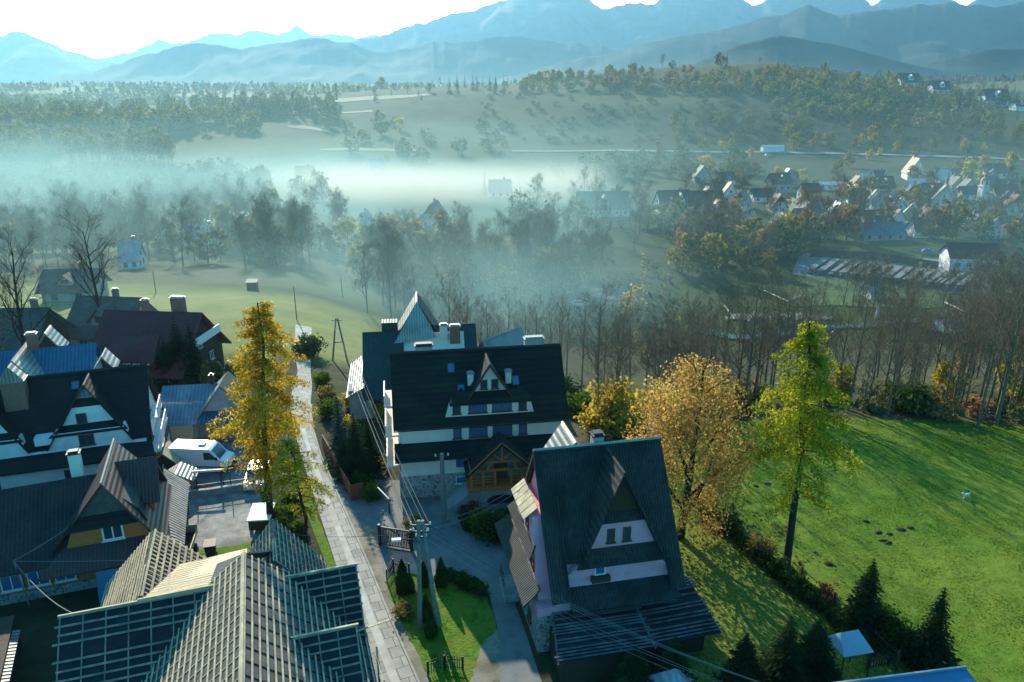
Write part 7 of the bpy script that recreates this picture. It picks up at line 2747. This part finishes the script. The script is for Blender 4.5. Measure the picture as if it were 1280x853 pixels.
V = [
 (752, 268, 62, 4, 'long grey-roofed villa in thinning mist behind pointed spruces', 'greyroof', 'white', 3.4, 1.0, .6, (0,)),
 (840, 264, 40, 10, 'dark-roofed house with sunlit left gable at the near edge of the village', 'slate', 'white', 3.2, 1.2, .7, (2,)),
 (881, 262, 40, 8, 'long dark roof just right of the house with the sunlit gable', 'slate', 'plaster', 3.2, 1.2, .6, None),
 (833, 287, 14, 70, 'small pale-gabled house below the dark-roofed pair', 'paleroof', 'white', 2.8, 1.2, .9, None),
 (911, 255, 20, 80, 'tall pale steep gable in the middle of the village', 'tanroof', 'white', 5.0, 1.5, .9, None),
 (926, 262, 22, 60, 'tan-roofed house beside the tall pale gable', 'tanroof', 'plaster', 3.6, 1.3, .9, None),
 (950, 252, 24, 5, 'dark low roof right of the tan-roofed house', 'slate', 'plaster', 3.0, 1.0, .7, None),
 (870, 310, 32, 3, 'pale flat low building at the near bank of the village', 'paleroof', 'plaster', 2.6, .3, .5, None),
 (971, 265, 20, 85, 'A-frame house with white gable facing us', 'slate', 'white', 2.6, 1.7, .9, None),
 (972, 240, 26, 10, 'tall dark-roofed house behind the white A-frame', 'slate', 'greywall', 5.0, 1.2, .7, (0,)),
 (1010, 250, 22, 8, 'dark-roofed house with blue-white wall', 'slate', 'white', 4.2, 1.1, .8, None),
 (1038, 237, 36, 2, 'long low white building behind the village houses', 'paleroof', 'white', 3.0, .35, .4, None),
 (1005, 284, 32, 12, 'dark house with faded red end roof behind autumn trees', 'pinkroof', 'plaster', 3.2, 1.2, .7, (0,)),
 (1068, 254, 18, 75, 'white double-gabled house left of the slim spruce', 'tanroof', 'white', 4.0, 1.5, .9, None),
 (1092, 262, 20, 65, 'white gabled house right of the slim spruce', 'tanroof', 'white', 4.0, 1.5, .9, None),
 (1097, 246, 30, 6, 'big dark roof with blue wall behind the white gables', 'slate', 'white', 5.0, 1.2, .7, (1.0,)),
 (1090, 284, 36, 10, 'faded red roof behind the bright blue roof', 'pinkroof', 'plaster', 3.0, 1.1, .6, (0,)),
 (1098, 298, 54, 6, 'long low house with bright blue roof', 'blueroof', 'greywall', 2.4, .9, .5, None),
 (1141, 224, 22, 80, 'steep pale gable on the far side of the village', 'tanroof', 'white', 4.0, 1.7, .9, None),
 (1156, 254, 34, 8, 'wide dark chalet roof left of the chapel', 'slate', 'darkwood', 4.0, 1.2, .7, (0,)),
 (1208, 249, 24, 8, 'low dark house between chapel and bell tower', 'slate', 'plaster', 3.0, 1.0, .7, None),
 (1252, 248, 30, 4, 'low dark house right of the bell tower', 'slate', 'plaster', 3.2, 1.0, .6, None),
 (1240, 222, 26, 6, 'dim dark roof at the right edge above the bell tower', 'slate', 'plaster', 3.2, 1.1, .7, None),
 (1266, 268, 24, 70, 'brown gabled house at the right edge of the village', 'pinkroof', 'plaster', 3.6, 1.3, .9, None),
 (1022, 262, 14, 60, 'small pale house between the A-frame and the white gables', 'tanroof', 'white', 3.0, 1.3, .9, None),
 (900, 276, 24, 15, 'small grey house among trees below the tall pale gable', 'greyroof', 'white', 3.0, 1.2, .8, None),
 (1045, 276, 20, 80, 'white gable peeping between two autumn trees', 'paleroof', 'white', 3.4, 1.4, .9, None),
 (1128, 262, 16, 70, 'small white outbuilding behind the blue roof', 'paleroof', 'white', 2.8, 1.0, .9, None),
]
for v in V:
    vhouse(*v[:11] if len(v) > 10 else v, gw=v[6] != 'white' or v[0] in (971,))
for i in range(46):
    vhouse(wr.uniform(850, 1278), wr.uniform(226, 300), wr.uniform(13, 22), wr.choice((5, 75, 85, 60, 10)), 'small house half hidden among the trees of the far village', wr.choice(('slate', 'tanroof', 'paleroof', 'pinkroof', 'greyroof')), wr.choice(('greywall', 'white', 'plaster', 'greywall')), 3.2, 1.3, .8, None, (.2,), False, False, 'house', 'small houses among the village trees')
# hill houses, far right
for px, py, w, rz, lb in ((1133, 108, 26, 6, 'dark timber chalet highest on the right hill shoulder'), (1172, 117, 24, 8, 'dark chalet with white ends second on the hill shoulder'), (1240, 131, 32, 6, 'wide chalet third along the right hill shoulder'), (1272, 138, 16, 10, 'last small chalet at the right edge of the hill')):
    vhouse(px, py, w, rz, lb, 'slate', 'white', 4.0, 1.2, .7, (0,))
# the misty left side
for px, py, w, rz, lb, rf, wl in (
    (543, 282, 32, 82, 'dark A-frame house dim in the mist', 'greyroof', 'greywall'),
    (457, 284, 16, 75, 'small blue-white gable in the mist', 'bluegrey', 'white'),
    (382, 226, 22, 10, 'dark house with bright ridge far in the mist bank', 'slate', 'plaster'),
    (472, 214, 16, 5, 'tiny house at the top edge of the mist bank', 'paleroof', 'plaster'),
    (240, 307, 16, 20, 'small pale-roofed house in mist left of the other two', 'paleroof', 'white'),
    (262, 308, 14, 15, 'small pale-roofed house in mist, right one', 'paleroof', 'white'),
    (205, 312, 12, 20, 'tiny pale-roofed shed at the misty wood', 'paleroof', 'white'),
    (84, 232, 18, 8, 'faint house deep in the left mist', 'greyroof', 'white'),
    (35, 276, 22, 5, 'faint long house at the left edge of the mist', 'greyroof', 'white'),
    (120, 268, 14, 12, 'faint small house in the left mist', 'greyroof', 'white'),
    (625, 246, 26, 4, 'bluish house roof behind the lone misty spruce', 'bluegrey', 'white'),
    (424, 262, 14, 70, 'sunlit pale gable in the bright mist', 'paleroof', 'white'),
    (400, 252, 12, 60, 'small pale gable in the bright mist', 'paleroof', 'white'),
    (168, 335, 20, 10, 'pale shed with blue roof by the bright meadow', 'bluegrey', 'white')):
    vhouse(px, py, w, rz, lb, rf, wl, 3.0, 1.3, .8, None, win=w > 18)
def build_row_halls():
    for i, px in enumerate((283, 293, 304, 316)):
        x, y, z = PT(px, 280)
        t = gen_house('low hall with bright pale roof, one of four in a row in the mist', x, y, z, R(0), 2.8, 10, 3.4, 5.0, 'paleroof', 'greywall', .2, None, (), False, 'hall', 'row of bright roofed halls', 'low_hall')
build_row_halls()
def build_warehouse():
    t = vhouse(1209, 337, 58, -6, 'warehouse with black pitched roof and pale blue wall beside the timber yard', 'blackroof', 'white', 4.6, .9, .55, None, (), False, True, 'warehouse', name='warehouse')
    for x in (-5, -2, 1.5, 4.5):
        window(t, (x, -4.6, 2.4), 1.6, 1.3, '-y', 'frame', 1)
build_warehouse()
def build_chapel():
    x, y, z = PT(1178, 260)
    t = gen_house('chapel with sunlit tan roof and thin ridge spire', x, y, z, R(60), 13, 9, 4.5, 10.5, 'tanroof', 'white', .6, None, (), True, 'chapel', None, 'chapel')
    s = MB()
    s.lathe([(.7, 10.2), (.7, 12.2), (.95, 12.3), (.5, 13.4), (.06, 17.0)], 8)
    s.build('spire', K['tanroof'], t)
build_chapel()
def build_tower():
    x, y, z = PT(1224, 264)
    t = empty('bell_tower', (x, y, z), R(10), 'slender white bell tower standing above the village', 'tower')
    b = MB()
    b.box(-1.5, 1.5, -1.5, 1.5, -1, 10.5)
    b.build('shaft', K['white'], t)
    b = MB()
    b.box(-1.75, 1.75, -1.75, 1.75, 10.5, 10.9)
    b.box(-1.2, 1.2, -1.2, 1.2, 10.9, 13.2)
    b.build('belfry', K['plaster'], t)
    for x_, y_ in ((0, -1.22), (1.22, 0), (-1.22, 0)):
        window(t, (x_, y_, 12.1), .9, 1.6, {(0, -1.22): '-y', (1.22, 0): 'x', (-1.22, 0): '-x'}[(x_, y_)], 'frame', 0)
    s = MB()
    s.lathe([(1.75, 13.2), (1.3, 13.9), (.6, 14.6), (.75, 15.3), (.35, 16.2), (.05, 19.0)], 8)
    s.build('spire', K['tanroof'], t)
build_tower()
# timber yard: dark board wall and rows of stacked sawn timber
K['darkboard'] = mat('dark_boarding', (.022, .026, .026), .8, .3, 2)
def long_wall(label, pts, h, name='board_wall'):
    pts = [PT(*p) for p in pts]
    b = MB()
    for a, c in zip(pts[:-1], pts[1:]):
        b.bar((a[0], a[1], a[2] + h / 2), (c[0], c[1], c[2] + h / 2), .25, h)
    tag(b.build(name, K['darkboard']), label, 'wall')
long_wall('long dark board wall behind the stacked timber', [(1012, 322), (1090, 325), (1172, 338)], 2.6)
K['sawn'] = mat('grey_sawn_timber', (.17, .175, .17), .9, .35, 1, stretch=(1, 8, 1))
for i in range(15):
    px = 1012 + i * 13.2
    py = 336 + i * 1.5
    a = PT(px, py + 8)
    c = PT(px + 20, py - 7)
    b = MB()
    n = 3
    for k in range(3):
        for q in range(2):
            o = (k - 1) * .75
            if wr.random() < .85:
                b.bar((a[0] + o, a[1], a[2] + .9 + q * .75), (c[0] + o, c[1], c[2] + .9 + q * .6), .5, .45)
    if not b.v:
        b.bar((a[0], a[1], a[2] + .9), (c[0], c[1], c[2] + .9), .9, .6)
    tag(b.build('timber_stack', K['sawn']), 'grey slanting stack of sawn timber in the yard by the warehouse', 'timber stack', 'timber stacks in the yard')
vhouse(1087, 372, 14, 5, 'small blue-walled hut on the green river meadow', 'paleroof', 'white', 2.2, .5, .8, None, (), False, False, 'hut', name='hut')
def build_marker(label, px, py, h, w):
    x, y, z = PT(px, py)
    b = MB()
    b.bar((x, y, z), (x + .15, y, z + h), w)
    tag(b.build('white_post', K['white']), label, 'post')
build_marker('tall white slab post standing on the river bank', 1094, 402, 3.6, .5)
# cars on the village roads
for px, py, rz, c, lb in ((1120, 288, 10, (.5, .5, .52), 'grey car beside the bright blue roof'), (1160, 318, -12, (.08, .16, .3), 'blue car parked in front of the warehouse yard'), (1230, 296, 40, (.6, .6, .6), 'pale car on the lane below the bell tower'), (960, 196, 0, (.6, .62, .65), 'pale car on the far road'), (1012, 262, 5, (.4, .1, .08), 'red car by the white A-frame'), (1222, 285, 40, (.15, .16, .18), 'dark car on the lane below the bell tower'), (725, 384, 5, (.55, .6, .65), 'pale camper on the gravel bank by the river')):
    x, y, z = PT(px, py)
    make_car(lb, x, y, z + .3, R(rz), c)
terr('village_lane', [(1210, 262), (1226, 280), (1232, 300)], [(1226, 260), (1244, 280), (1252, 300)], G_road, 'pale lane climbing past the bell tower', .3, 12, 3)
vhouse(965, 190, 26, 1, 'low pale station building beside the far road', 'paleroof', 'white', 3.4, .4, .4, None, (), False, False, 'building', name='station_building')
# pale trunks of logs and driftwood on the river bank
for i, (px0, py0, px1, py1) in enumerate(((905, 384, 918, 402), (948, 362, 985, 380), (1180, 380, 1208, 394), (985, 378, 1002, 372), (1038, 420, 1046, 412), (690, 352, 706, 344))):
    a, c = PT(px0, py0), PT(px1, py1)
    b = MB()
    b.tube([(a[0], a[1], a[2] + .5), (c[0], c[1], c[2] + .6)], .16, 6)
    tag(b.build('fallen_log', K['plaster']), ('pale fallen log lying on the river bank right of the beech', 'long pale log on the river bank left of the larch top', 'pale log near the pond', 'short pale log beside the long one', 'short pale log right of the larch top', 'pale log at the near end of the gravel')[i], 'log')
